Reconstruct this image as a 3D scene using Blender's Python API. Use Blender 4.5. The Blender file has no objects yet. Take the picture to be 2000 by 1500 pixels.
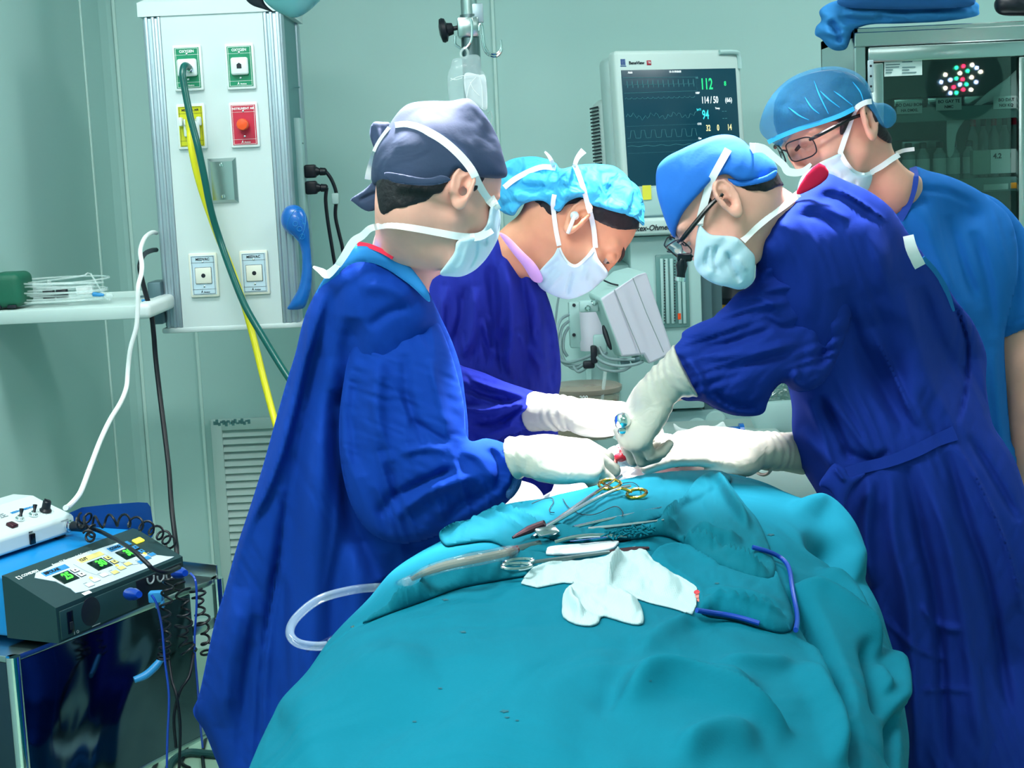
import bpy, bmesh, math, random
import numpy as np
from mathutils import Vector, Matrix
from mathutils.bvhtree import BVHTree
random.seed(7); np.random.seed(7)
SC = bpy.context.scene; COL = SC.collection
# ---------------------------------------------------------------- camera
FPX = 3000.0                       # focal length in pixels of the 2000 x 1500 frame
CAM = np.array([0.0, 0.0, 1.55]); PITCH = math.radians(8.0); ROLL = 0.045
_F = np.array([0, math.cos(PITCH), -math.sin(PITCH)])
_R0 = np.array([1.0, 0, 0]); _U0 = np.array([0, math.sin(PITCH), math.cos(PITCH)])
CR = _R0*math.cos(ROLL) - _U0*math.sin(ROLL)
CU = _U0*math.cos(ROLL) + _R0*math.sin(ROLL)
CF = _F
def P(u, v, Y):                    # the point at depth Y (metres from the camera) seen at (u, v)
    u = np.asarray(u, float); v = np.asarray(v, float); Y = np.asarray(Y, float)
    d = CF + CR*((u-1000)/FPX)[..., None] - CU*((v-750)/FPX)[..., None]
    return CAM + d*(Y/d[..., 1])[..., None]
def proj(p):
    p = np.asarray(p, float) - CAM
    c = p@CF
    return 1000+FPX*(p@CR)/c, 750-FPX*(p@CU)/c
cd = bpy.data.cameras.new('camera'); co = bpy.data.objects.new('camera', cd); COL.objects.link(co)
co.matrix_world = Matrix(((CR[0], CU[0], -CF[0], CAM[0]), (CR[1], CU[1], -CF[1], CAM[1]), (CR[2], CU[2], -CF[2], CAM[2]), (0, 0, 0, 1)))
cd.sensor_width = 36; cd.lens = 54.0; cd.clip_start = 0.05; cd.clip_end = 60
SC.camera = co
cd.dof.use_dof = True; cd.dof.focus_distance = 2.5; cd.dof.aperture_fstop = 45.0
# ---------------------------------------------------------------- world, lights, exposure
W = bpy.data.worlds.new('world'); SC.world = W; W.use_nodes = True
W.node_tree.nodes['Background'].inputs[0].default_value = (0.55, 0.85, 0.9, 1)
W.node_tree.nodes['Background'].inputs[1].default_value = 0.25
SC.view_settings.view_transform = 'Standard'; SC.view_settings.look = 'None'
SC.view_settings.exposure = 0.0; SC.view_settings.gamma = 1.0; SC.view_settings.use_curve_mapping = False
def light(kind, name, loc, target, power, color, size=0.3, **kw):
    l = bpy.data.lights.new(name, kind); o = bpy.data.objects.new(name, l); COL.objects.link(o)
    l.energy = power; l.color = color
    if kind == 'AREA':
        l.shape = kw.get('shape', 'RECTANGLE'); l.size = size; l.size_y = kw.get('size_y', size)
    else: l.shadow_soft_size = size
    if kind == 'SPOT': l.spot_size = kw['spot']; l.spot_blend = kw['blend']
    o.location = loc
    o.rotation_euler = (Vector(target)-Vector(loc)).to_track_quat('-Z', 'Y').to_euler()
    return o
CEIL = 2.9
PANELS = [(-0.70, 0.95), (0.9, 0.3), (-0.9, 3.0), (1.3, 3.3)]
for (x, y), pw in zip(PANELS, (60, 13, 27, 26)):
    light('AREA', 'ceiling_panel_light', (x, y, CEIL-0.07), (x, y, 0), pw, (0.99, 1.0, 0.98), 1.1, size_y=0.5)
SITE = P(1290, 905, 2.42)          # where the surgical lamp is aimed
LAMPPOS = np.array([0.43, 2.50, 2.45])
light('SPOT', 'surgical_lamp_light', tuple(LAMPPOS), tuple(SITE), 560, (1.0, 0.95, 1.0), 0.10, spot=math.radians(42), blend=1.0)
LAMP2 = np.array([-0.13, 2.62, 2.42]); TGT2 = np.array([-0.115, 2.33, 1.62])
light('SPOT', 'added_cap_top_light', tuple(LAMP2), tuple(TGT2), 620, (1.0, 0.96, 1.0), 0.08, spot=math.radians(23), blend=0.8)  # narrow spot added only to brighten the top of the dark cap
# ---------------------------------------------------------------- helpers
def lin(h):
    if isinstance(h, str):
        h = h.lstrip('#'); c = [int(h[i:i+2], 16)/255 for i in (0, 2, 4)]
    else: c = h
    return tuple(x/12.92 if x <= 0.04045 else ((x+0.055)/1.055)**2.4 for x in c)
MATS = {}
def mat(name, color, rough=0.5, metal=0.0, bump=None, weave=None, mott=None, emit=None, trans=0, alpha=1, coat=0, sheen=0, ior=1.45, sss=0, fold=None, two=None, spec=0.5):
    """two = (other colour, noise scale, lo, hi) : patches of another colour; bump = (scale, strength, distance)"""
    m = bpy.data.materials.new(name); m.use_nodes = True; MATS[name] = m
    nt = m.node_tree; b = nt.nodes['Principled BSDF']; L = nt.links
    c = lin(color)+(1,)
    b.inputs['Base Color'].default_value = c; b.inputs['Roughness'].default_value = rough
    b.inputs['Metallic'].default_value = metal; b.inputs['Specular IOR Level'].default_value = spec; b.inputs['IOR'].default_value = ior
    b.inputs['Transmission Weight'].default_value = trans; b.inputs['Alpha'].default_value = alpha
    b.inputs['Coat Weight'].default_value = coat; b.inputs['Sheen Weight'].default_value = sheen
    if sss:
        b.inputs['Subsurface Weight'].default_value = sss; b.inputs['Subsurface Radius'].default_value = (1, 0.35, 0.2); b.inputs['Subsurface Scale'].default_value = 0.01
    if emit:
        b.inputs['Emission Color'].default_value = lin(emit[0])+(1,); b.inputs['Emission Strength'].default_value = emit[1]
    tc = nt.nodes.new('ShaderNodeTexCoord')
    if mott or two:
        n = nt.nodes.new('ShaderNodeTexNoise'); L.new(tc.outputs['Object'], n.inputs['Vector'])
        sc_, lo, hi = (mott[0], 0.3, 0.7) if mott else two[1:]
        n.inputs['Scale'].default_value = sc_; n.inputs['Detail'].default_value = 4
        r = nt.nodes.new('ShaderNodeMapRange'); L.new(n.outputs['Fac'], r.inputs['Value'])
        r.inputs['From Min'].default_value = lo; r.inputs['From Max'].default_value = hi
        mx = nt.nodes.new('ShaderNodeMix'); mx.data_type = 'RGBA'; L.new(r.outputs['Result'], mx.inputs['Factor'])
        mx.inputs['A'].default_value = c
        if mott: k = 1-mott[1]; mx.inputs['B'].default_value = (c[0]*k, c[1]*k, c[2]*k, 1)
        else: mx.inputs['B'].default_value = lin(two[0])+(1,)
        L.new(mx.outputs['Result'], b.inputs['Base Color'])
    last = None
    for spec, kind in ((bump, 'n'), (fold, 'f'), (weave, 'w')):
        if not spec: continue
        bm = nt.nodes.new('ShaderNodeBump'); bm.inputs['Strength'].default_value = spec[1]; bm.inputs['Distance'].default_value = spec[2]
        if kind == 'w':
            n = nt.nodes.new('ShaderNodeTexWave'); n.inputs['Scale'].default_value = spec[0]; n.inputs['Distortion'].default_value = 1.5; n.wave_profile = 'TRI'
            L.new(tc.outputs['Object'], n.inputs['Vector']); out = n.outputs['Fac']
        else:
            n = nt.nodes.new('ShaderNodeTexNoise'); n.inputs['Scale'].default_value = spec[0]; n.inputs['Detail'].default_value = 3 if kind == 'n' else 1.5
            n.inputs['Distortion'].default_value = 0 if kind == 'n' else 1.2
            mp = nt.nodes.new('ShaderNodeMapping'); L.new(tc.outputs['Object'], mp.inputs['Vector']); L.new(mp.outputs['Vector'], n.inputs['Vector'])
            if kind == 'f': mp.inputs['Scale'].default_value = spec[3]
            out = n.outputs['Fac']
        L.new(out, bm.inputs['Height'])
        if last: L.new(last, bm.inputs['Normal'])
        last = bm.outputs['Normal']
    if last: L.new(last, b.inputs['Normal'])
    return m
WL = {}                            # world position of each object's origin
def tag(o, label=None, cat=None, group=None, kind=None):
    for k, v in (('label', label), ('category', cat), ('group', group), ('kind', kind)):
        if v: o[k] = v
    return o
def thing(name, loc, label, cat, group=None):
    o = bpy.data.objects.new(name, None); o.empty_display_size = 0.05; COL.objects.link(o)
    o.location = tuple(float(x) for x in loc); WL[o.name] = np.array(loc, float)
    return tag(o, label, cat, group)
def mk(name, verts, faces, m, parent=None, smooth=True, auto=None, origin=None):
    v = np.asarray(verts, float).reshape(-1, 3)
    if parent is not None: org = WL[parent.name]
    elif origin is not None: org = np.array(origin, float)
    else:
        lo, hi = v.min(0), v.max(0); org = np.array([(lo[0]+hi[0])/2, (lo[1]+hi[1])/2, lo[2]])
    me = bpy.data.meshes.new(name)
    me.from_pydata((v-org).tolist(), [], [tuple(int(i) for i in f) for f in faces]); me.validate(); me.update()
    for mm in (m if isinstance(m, (list, tuple)) else [m]): me.materials.append(mm)
    if smooth: me.polygons.foreach_set('use_smooth', [True]*len(me.polygons))
    o = bpy.data.objects.new(name, me); COL.objects.link(o)
    if parent is not None: o.parent = parent
    else: o.location = org
    WL[o.name] = org
    if smooth and auto:
        bm = bmesh.new(); bm.from_mesh(me)
        for e in bm.edges:
            if len(e.link_faces) == 2 and e.calc_face_angle(0) > auto: e.smooth = False
        bm.to_mesh(me); bm.free()
    return o
def nrm(a):
    a = np.asarray(a, float); return a/(np.linalg.norm(a, axis=-1, keepdims=True)+1e-12)
def crom(pts, n=8, closed=False):
    p = np.asarray(pts, float); k = len(p)
    if k < 3 and not closed: return np.array([p[0]+(p[-1]-p[0])*t for t in np.linspace(0, 1, n+1)])
    out = []
    for i in range(k if closed else k-1):
        if closed: a, b, c, d = p[(i-1) % k], p[i], p[(i+1) % k], p[(i+2) % k]
        else: a, b, c, d = p[max(i-1, 0)], p[i], p[i+1], p[min(i+2, k-1)]
        for j in range(n):
            t = j/n
            out.append(0.5*((2*b)+(-a+c)*t+(2*a-5*b+4*c-d)*t*t+(-a+3*b-3*c+d)*t**3))
    if not closed: out.append(p[-1])
    return np.array(out)
class MB:
    def __init__(s, M=None): s.v = []; s.f = []; s.M = M; s.n = []
    def add(s, v, f):
        v = np.asarray(v, float).reshape(-1, 3)
        if s.M is not None: v = v@s.M[:3, :3].T + s.M[:3, 3]
        k = sum(len(a) for a in s.v); s.v.append(v); s.n.append((len(s.f), len(s.f)+len(f), k)); s.f += [tuple(i+k for i in q) for q in f]; return s
    def box(s, c, d, bev=0.0, seg=2, rot=None):
        bm = bmesh.new(); bmesh.ops.create_cube(bm, size=1); bmesh.ops.scale(bm, vec=Vector(d), verts=bm.verts)
        if bev > 0: bmesh.ops.bevel(bm, geom=bm.edges[:], offset=min(bev, min(d)*0.49), segments=seg, affect='EDGES', profile=0.5)
        v = np.array([x.co[:] for x in bm.verts]); f = [[q.index for q in g.verts] for g in bm.faces]; bm.free()
        if rot is not None: v = v@np.array(rot).T
        return s.add(v+np.array(c), f)
    def prism(s, poly, z0, z1, bev=0.0, axis='z'):
        bm = bmesh.new(); vs = [bm.verts.new((x, y, z0)) for x, y in poly]; fc = bm.faces.new(vs)
        r = bmesh.ops.extrude_face_region(bm, geom=[fc]); bmesh.ops.translate(bm, vec=(0, 0, z1-z0), verts=[g for g in r['geom'] if isinstance(g, bmesh.types.BMVert)])
        bmesh.ops.recalc_face_normals(bm, faces=bm.faces[:])
        if bev > 0: bmesh.ops.bevel(bm, geom=bm.edges[:], offset=bev, segments=2, affect='EDGES', profile=0.5)
        v = np.array([x.co[:] for x in bm.verts]); f = [[q.index for q in g.verts] for g in bm.faces]; bm.free()
        if axis == 'y': v = v[:, [0, 2, 1]]; f = [g[::-1] for g in f]     # poly in x-z, extruded along y
        if axis == 'x': v = v[:, [2, 0, 1]]
        return s.add(v, f)
    def lathe(s, p0, p1, prof, n=24, caps=True):        # prof: (t along axis in metres from p0, radius)
        p0, p1 = np.array(p0, float), np.array(p1, float); ax = nrm(p1-p0)
        a = nrm(np.cross(ax, [0, 0, 1] if abs(ax[2]) < 0.9 else [1, 0, 0])); b = np.cross(ax, a)
        V = []; F = []
        for t, r in prof:
            for k in range(n):
                th = 2*math.pi*k/n; V.append(p0+ax*t+(a*math.cos(th)+b*math.sin(th))*r)
        for i in range(len(prof)-1):
            for k in range(n):
                F.append((i*n+k, i*n+(k+1) % n, (i+1)*n+(k+1) % n, (i+1)*n+k))
        if caps: F.append(tuple(range(n))[::-1]); F.append(tuple((len(prof)-1)*n+k for k in range(n)))
        return s.add(V, F)
    def cyl(s, p0, p1, r, n=20, r1=None):
        L = float(np.linalg.norm(np.array(p1, float)-np.array(p0, float)))
        return s.lathe(p0, p1, [(0, r), (L, r if r1 is None else r1)], n)
    def tube(s, pts, r, n=10, sm=6, closed=False):
        p = crom(pts, sm, closed) if sm > 1 else np.asarray(pts, float)
        k = len(p); rr = np.interp(np.linspace(0, 1, k), np.linspace(0, 1, len(r)), r) if hasattr(r, '__len__') else np.full(k, r)
        t = nrm(np.roll(p, -1, 0)-np.roll(p, 1, 0)) if closed else nrm(np.gradient(p, axis=0))
        a = np.cross(t[0], [0, 0, 1]);  a = np.cross(t[0], [1, 0, 0]) if np.linalg.norm(a) < 0.1 else a
        a = nrm(a); V = []; F = []
        for i in range(k):
            a = nrm(a-t[i]*(a@t[i])); b = np.cross(t[i], a)
            for j in range(n):
                th = 2*math.pi*j/n; V.append(p[i]+(a*math.cos(th)+b*math.sin(th))*rr[i])
        for i in range(k if closed else k-1):
            for j in range(n):
                i2 = (i+1) % k; F.append((i*n+j, i*n+(j+1) % n, i2*n+(j+1) % n, i2*n+j))
        if not closed: F.append(tuple(range(n))[::-1]); F.append(tuple((k-1)*n+j for j in range(n)))
        return s.add(V, F)
    def ribbon(s, pts, wdir, w, th=0.0012, sm=6):       # flat strap: wdir per point or one vector
        p = crom(pts, sm) if sm > 1 else np.asarray(pts, float); k = len(p)
        wd = np.asarray(wdir, float)
        wd = np.repeat(wd[None], k, 0) if wd.ndim == 1 else (crom(wd, sm) if sm > 1 else wd)
        t = nrm(np.gradient(p, axis=0)); wd = nrm(wd-t*(wd*t).sum(1)[:, None]); nn = np.cross(t, wd)
        w = np.interp(np.linspace(0, 1, k), np.linspace(0, 1, len(w)), w)[:, None] if hasattr(w, '__len__') else w
        q = [p-wd*w/2-nn*th/2, p+wd*w/2-nn*th/2, p+wd*w/2+nn*th/2, p-wd*w/2+nn*th/2]
        V = np.stack(q, 1).reshape(-1, 3); F = []
        for i in range(k-1):
            for j in range(4): F.append((i*4+j, i*4+(j+1) % 4, (i+1)*4+(j+1) % 4, (i+1)*4+j))
        F += [(3, 2, 1, 0), tuple((k-1)*4+j for j in range(4))]
        return s.add(V, F)
    def text(s, txt, size, pos, align='CENTER', ext=0.0004, sx=1.0, rotz=0.0, shear=0.0, z=0.0, bold=0.0):
        c = bpy.data.curves.new('t', 'FONT'); c.body = txt; c.size = size; c.align_x = align; c.align_y = 'CENTER'; c.extrude = ext; c.resolution_u = 3; c.offset = bold; c.shear = shear
        o = bpy.data.objects.new('t', c); COL.objects.link(o)
        dg = bpy.context.evaluated_depsgraph_get(); me = o.evaluated_get(dg).to_mesh()
        v = np.array([x.co[:] for x in me.vertices]).reshape(-1, 3); f = [list(q.vertices) for q in me.polygons]
        o.evaluated_get(dg).to_mesh_clear(); bpy.data.objects.remove(o); bpy.data.curves.remove(c)
        if len(v):
            v[:, 0] *= sx; cs, sn = math.cos(rotz), math.sin(rotz)
            v = np.stack([v[:, 0]*cs-v[:, 1]*sn+pos[0], v[:, 0]*sn+v[:, 1]*cs+pos[1], v[:, 2]+z], 1)
            s.add(v, f)
        return s
    def mk(s, name, m, parent=None, smooth=True, auto=0.6, **k):
        return mk(name, np.concatenate(s.v), s.f, m, parent, smooth, auto, **k)
def mks(mb, name, m, parent=None, smooth=True, auto=0.6, **kw):    # every added shape becomes an object of its own
    return [mk(name, v, [tuple(i-k for i in q) for q in mb.f[a:b]], m, parent, smooth, auto, **kw) for v, (a, b, k) in zip(mb.v, mb.n)]
def frame(o, x, y):                # 4x4: origin o, local x and y (orthonormalised), z = x cross y
    x = nrm(x); y = np.asarray(y, float); y = nrm(y-x*(x@y)); z = np.cross(x, y)
    M = np.eye(4); M[:3, 0] = x; M[:3, 1] = y; M[:3, 2] = z; M[:3, 3] = o
    return M
def bvh(*objs):
    V = []; F = []
    for o in objs:
        k = len(V); org = WL[o.name]
        V += [Vector(np.array(v.co)+org) for v in o.data.vertices]; F += [[i+k for i in p.vertices] for p in o.data.polygons]
    return BVHTree.FromPolygons(V, F)
def hit(tree, u, v, off=0.0, default=None):            # the surface point seen at (u, v), lifted off it
    d = P(u, v, 1.0)-CAM; d = nrm(d)
    h = tree.ray_cast(Vector(CAM), Vector(d))
    if h[0] is None: return None if default is None else P(u, v, default)
    n = np.array(h[1]); n = n if n@d < 0 else -n
    return np.array(h[0]) + n*off
def hits(tree, uv, off=0.0, default=None, n=1):
    uv = np.asarray(uv, float); uv = crom(np.c_[uv, np.zeros(len(uv))], n)[:, :2] if n > 1 else uv
    out = [hit(tree, a, b, off, default) for a, b in uv]
    return np.array([o for o in out if o is not None])
def noise3(p, seed=0):             # smooth value noise in [-1, 1]
    p = np.asarray(p, float); i = np.floor(p).astype(int); f = p-i; f = f*f*(3-2*f)
    def h(a, b, c):
        n = (a*374761393+b*668265263+c*2147483647+seed*974634777) & 0x7fffffff
        n = ((n ^ (n >> 13))*1274126177) & 0x7fffffff
        return ((n ^ (n >> 16)) & 0xffff)/32767.5-1
    r = 0
    for dx in (0, 1):
        for dy in (0, 1):
            for dz in (0, 1):
                w = (f[..., 0] if dx else 1-f[..., 0])*(f[..., 1] if dy else 1-f[..., 1])*(f[..., 2] if dz else 1-f[..., 2])
                r = r+w*h(i[..., 0]+dx, i[..., 1]+dy, i[..., 2]+dz)
    return r
# ---------------------------------------------------------------- signed distance modelling
def smin(a, b, k):
    if a is None: return b
    h = np.clip(0.5+0.5*(b-a)/k, 0, 1); return b*(1-h)+a*h-k*h*(1-h)
def smax(a, b, k): return -smin(-a, -b, k)
def ell(p, c, r, rot=None):
    q = p-np.array(c, float)
    if rot is not None: q = q@rot
    r = np.array(r, float); k0 = np.linalg.norm(q/r, axis=-1); k1 = np.linalg.norm(q/(r*r), axis=-1)
    return k0*(k0-1)/(k1+1e-9)
def cap(p, a, b, ra, rb=None):
    a = np.array(a, float); b = np.array(b, float); rb = ra if rb is None else rb
    ba = b-a; t = np.clip(((p-a)@ba)/(ba@ba), 0, 1)
    return np.linalg.norm(p-a-t[..., None]*ba, axis=-1)-(ra+(rb-ra)*t)
def chain(p, pts, rs, k=0.01):
    d = None
    for i in range(len(pts)-1): d = smin(d, cap(p, pts[i], pts[i+1], rs[i], rs[i+1]), k)
    return d
def nets(F, xs, ys, zs):           # naive surface nets on a rectilinear grid
    ins = F < 0
    nx, ny, nz = F.shape
    acc = np.zeros((nx-1, ny-1, nz-1, 3)); cnt = np.zeros((nx-1, ny-1, nz-1))
    cs = [(a, b, c) for a in (0, 1) for b in (0, 1) for c in (0, 1)]
    X, Y, Z = np.meshgrid(xs, ys, zs, indexing='ij')
    G = np.stack([X, Y, Z], -1)
    def sl(A, c): return A[c[0]:nx-1+c[0], c[1]:ny-1+c[1], c[2]:nz-1+c[2]]
    for i in range(8):
        for j in range(i+1, 8):
            if sum(abs(cs[i][k]-cs[j][k]) for k in range(3)) != 1: continue
            fa, fb = sl(F, cs[i]), sl(F, cs[j]); m = (fa < 0) != (fb < 0)
            t = np.where(m, fa/(fa-fb+1e-20), 0)
            p = sl(G, cs[i])*(1-t)[..., None]+sl(G, cs[j])*t[..., None]
            acc += p*m[..., None]; cnt += m
    act = cnt > 0; idx = -np.ones(act.shape, int); idx[act] = np.arange(act.sum())
    V = acc[act]/cnt[act][:, None]; FC = []
    for ax in range(3):
        o = [k for k in range(3) if k != ax]
        a = [slice(1, -1)]*3; b = [slice(1, -1)]*3
        a[ax] = slice(0, -1); b[ax] = slice(1, None)
        A, B = ins[tuple(a)], ins[tuple(b)]
        for flip, m in ((False, A & ~B), (True, ~A & B)):
            q = np.argwhere(m)
            if not len(q): continue
            q = q.copy()
            for k in o: q[:, k] += 1
            def cell(d1, d2):
                c = q.copy(); c[:, o[0]] -= d1; c[:, o[1]] -= d2
                return idx[c[:, 0], c[:, 1], c[:, 2]]
            f = np.stack([cell(0, 0), cell(1, 0), cell(1, 1), cell(0, 1)], 1)
            if flip != (ax == 1): f = f[:, ::-1]
            FC.append(f)
    FC = np.concatenate(FC); FC = FC[(FC >= 0).all(1)]
    return V, FC
def relax(V, F, it=1, lam=0.5):
    F = np.asarray(F); e = np.concatenate([F[:, [0, 1]], F[:, [1, 2]], F[:, [2, 3]], F[:, [3, 0]]])
    for _ in range(it):
        s = np.zeros_like(V); c = np.zeros(len(V))
        for a, b in ((0, 1), (1, 0)):
            for k in range(3): s[:, k] += np.bincount(e[:, a], V[e[:, b], k], len(V))
            c += np.bincount(e[:, a], minlength=len(V))
        V = V*(1-lam)+lam*s/np.maximum(c, 1)[:, None]
    return V
def sdf_mesh(fn, lo, hi, step, it=1):
    if np.isscalar(step): ax = [np.arange(lo[k]-2*step, hi[k]+2*step, step) for k in range(3)]
    else: ax = step
    X, Y, Z = np.meshgrid(*ax, indexing='ij'); G = np.stack([X, Y, Z], -1)
    F = np.empty(X.shape)
    for i in range(0, X.shape[0], 8): F[i:i+8] = fn(G[i:i+8])
    V, FC = nets(F, *ax)
    return relax(V, FC, it), FC
# ---------------------------------------------------------------- inflated shapes with a traced outline
def inside(poly, u, v):
    poly = np.asarray(poly, float); r = np.zeros(u.shape, bool); j = len(poly)-1
    for i in range(len(poly)):
        x0, y0 = poly[j]; x1, y1 = poly[i]; j = i
        if y0 == y1: continue
        c = ((y0 > v) != (y1 > v)) & (u < (x1-x0)*(v-y0)/(y1-y0)+x0); r ^= c
    return r
def segd(pts, u, v, closed=False):  # distance to a polyline, side sign and parameter
    pts = np.asarray(pts, float); best = np.full(u.shape, 1e9); side = np.zeros(u.shape); par = np.zeros(u.shape)
    cx = np.zeros(u.shape); cy = np.zeros(u.shape); n = len(pts)
    L = [0]
    for i in range(n if closed else n-1): L.append(L[-1]+np.hypot(*(pts[(i+1) % n]-pts[i])))
    for i in range(n if closed else n-1):
        a = pts[i]; b = pts[(i+1) % n]; d = b-a; l2 = d@d+1e-9
        t = np.clip(((u-a[0])*d[0]+(v-a[1])*d[1])/l2, 0, 1); px = a[0]+t*d[0]; py = a[1]+t*d[1]
        r = np.hypot(u-px, v-py); m = r < best
        best = np.where(m, r, best); cx = np.where(m, px, cx); cy = np.where(m, py, cy)
        side = np.where(m, np.sign((v-a[1])*d[0]-(u-a[0])*d[1]), side); par = np.where(m, (L[i]+t*(L[i+1]-L[i]))/(L[-1]+1e-9), par)
    return best, side, par, cx, cy
def foldsum(folds, u, v):
    """folds: (pts, width px, height m[, kind]) kind 's' soft ridge (negative = groove), 'e' overlapping edge: high on the right-hand side of the stroke, sharp towards the left"""
    z = np.zeros(u.shape)
    for fo in folds:
        pts, w, a = fo[:3]; kd = fo[3] if len(fo) > 3 else 's'
        pts = crom(np.c_[np.array(pts, float), np.zeros(len(pts))], 5)[:, :2] if len(pts) > 2 else np.array(pts, float)
        lo = pts.min(0)-w*3.2; hi = pts.max(0)+w*3.2
        m = (u > lo[0]) & (u < hi[0]) & (v > lo[1]) & (v < hi[1])
        if not m.any(): continue
        d, sd, t, _, _ = segd(pts, u[m], v[m]); tp = np.clip(np.minimum(t, 1-t)*5, 0, 1)**0.7 if kd != 'c' else 1
        if kd in 'e': s = d*sd; pr = np.where(s > 0, np.exp(-s/w), np.exp(-(s/(0.34*w))**2))
        else: pr = np.exp(-(d/w)**2)
        z[m] += a*pr*tp
    return z
def poisson(mask, spacing, it=260):
    def solve(m, lv):
        if lv > 0 and min(m.shape) > 24:
            mc = m[::2, ::2]; hc = solve(mc, lv-1)*4
            h = np.repeat(np.repeat(hc, 2, 0), 2, 1)[:m.shape[0], :m.shape[1]]
            if h.shape != m.shape: h = np.pad(h, ((0, m.shape[0]-h.shape[0]), (0, m.shape[1]-h.shape[1])), mode='edge')
        else: h = np.zeros(m.shape)
        h = h*m
        for _ in range(it):
            p = np.pad(h, 1); h = (p[:-2, 1:-1]+p[2:, 1:-1]+p[1:-1, :-2]+p[1:-1, 2:]+1)/4*m
        return h
    return solve(mask.astype(float), 4)*spacing**2
def interp(ctrl, u, v, pw=2.0):
    ctrl = np.array(ctrl, float)
    if ctrl.ndim == 1: return np.full(u.shape, ctrl[-1] if len(ctrl) else 0)
    w = [1/(np.hypot(u-c[0], v-c[1])+40)**pw for c in ctrl]; return sum(a*c[2] for a, c in zip(w, ctrl))/sum(w)
def inflate(outline, Y, flat=0.6, step=6, folds=(), wr=(), tmax=9, back=1.0, full=None, smooth=True, pinch=0, post=None, sm=5, tmin=0.0):
    """closed surface whose outline seen from the front is `outline` (pixels), centred at depth Y (number or control points (u,v,Y)),
    half thickness from the width. wr: (angle deg, length px, width px, height m) fine wrinkles"""
    ol = np.array(outline, float)
    if sm > 1: ol = crom(np.c_[ol, np.zeros(len(ol))], sm, True)[:, :2]
    lo = ol.min(0)-2*step; hi = ol.max(0)+2*step
    us = np.arange(lo[0], hi[0]+step, step); vs = np.arange(lo[1], hi[1]+step, step)
    U, V = np.meshgrid(us, vs, indexing='ij')
    m = inside(ol, U, V); d, _, _, cx, cy = segd(ol, U, V, True)
    if full is not None:
        fo = np.array(full, float); fo = crom(np.c_[fo, np.zeros(len(fo))], 4, True)[:, :2]
        # thickness from a larger outline
        lo2 = fo.min(0)-2*step; hi2 = fo.max(0)+2*step; U2, V2 = np.meshgrid(np.arange(lo2[0], hi2[0]+step, step), np.arange(lo2[1], hi2[1]+step, step), indexing='ij')
        h2 = poisson(inside(fo, U2, V2), step)
        a = np.clip(((U-lo2[0])/step), 0, h2.shape[0]-1.001); b = np.clip(((V-lo2[1])/step), 0, h2.shape[1]-1.001)
        i = a.astype(int); j = b.astype(int); a -= i; b -= j
        h = h2[i, j]*(1-a)*(1-b)+h2[i+1, j]*a*(1-b)+h2[i, j+1]*(1-a)*b+h2[i+1, j+1]*a*b
    else: h = poisson(m, step)
    near = (~m) & (d < step*1.45)
    pc = np.pad(m, 1); adj = pc[:-2, 1:-1] | pc[2:, 1:-1] | pc[1:-1, :-2] | pc[1:-1, 2:] | pc[:-2, :-2] | pc[2:, 2:] | pc[:-2, 2:] | pc[2:, :-2]
    rim = near & adj
    UU = np.where(rim, cx, U); VV = np.where(rim, cy, V)
    close = m & (d < step*0.35)
    T = np.sqrt(np.maximum(2*h, 0)); edge = np.clip(d/step, 0, 1)
    if full is None: T = np.where(rim, 0, T)
    Yc = interp(Y, UU, VV) if not np.isscalar(Y) else np.full(U.shape, float(Y))
    Tm = np.minimum(T*Yc/FPX*flat, 9) ; Tm = tmax*np.tanh(Tm/tmax) if tmax < 5 else Tm
    if tmin: Tm = np.maximum(Tm, tmin)
    fz = 1.5*foldsum(folds, UU, VV)
    for k, (ang, ln, wd, am) in enumerate(wr):
        a = math.radians(ang); x = (UU*math.cos(a)+VV*math.sin(a)); y = (-UU*math.sin(a)+VV*math.cos(a))
        q = np.stack([x/ln, y/wd, np.full(x.shape, 3.7+k)], -1)
        w1 = noise3(np.stack([UU/170, VV/170, np.full(x.shape, k+.5)], -1), 5+k)
        q[..., 1] += w1*1.3
        n = noise3(q, 11+k); n = 1-2*np.abs(n)
        msk = np.clip(0.5+1.2*noise3(np.stack([UU/120, VV/120, np.full(x.shape, k+9.5)], -1), 3+k), 0, 1)
        fz = fz+1.4*am*n*msk
    soft = np.clip(d/(3.5*step), 0, 1)
    fz = fz*soft*(m)
    Yf = Yc-Tm-fz; Yb = Yc+Tm*back
    ok = m | rim
    idx = -np.ones(U.shape, int); idx[ok] = np.arange(ok.sum()); n = ok.sum()
    VF = P(UU[ok], VV[ok], Yf[ok]); VB = P(UU[ok], VV[ok], Yb[ok])
    q = ok[:-1, :-1] & ok[1:, :-1] & ok[1:, 1:] & ok[:-1, 1:] & (m[:-1, :-1] | m[1:, :-1] | m[1:, 1:] | m[:-1, 1:])
    i, j = np.nonzero(q)
    fr = np.stack([idx[i, j], idx[i, j+1], idx[i+1, j+1], idx[i+1, j]], 1)
    bk = fr[:, ::-1]+n
    # triangles to fill corners of the outline
    tri = []
    cnt = ok[:-1, :-1].astype(int)+ok[1:, :-1]+ok[1:, 1:]+ok[:-1, 1:]
    for a, b in zip(*np.nonzero((cnt == 3) & (m[:-1, :-1] | m[1:, :-1] | m[1:, 1:] | m[:-1, 1:]))):
        c = [idx[a, b], idx[a, b+1], idx[a+1, b+1], idx[a+1, b]]; tri.append([x for x in c if x >= 0])
    F = [tuple(x) for x in fr]+[tuple(x) for x in bk]+[tuple(x) for x in tri]+[tuple(y+n for y in x[::-1]) for x in tri]
    # stitch the rim front to back
    ed = {}
    for f in [tuple(x) for x in fr]+[tuple(x) for x in tri]:
        for k in range(len(f)):
            e = (f[k], f[(k+1) % len(f)])
            if (e[1], e[0]) in ed: del ed[(e[1], e[0])]
            else: ed[e] = 1
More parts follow.
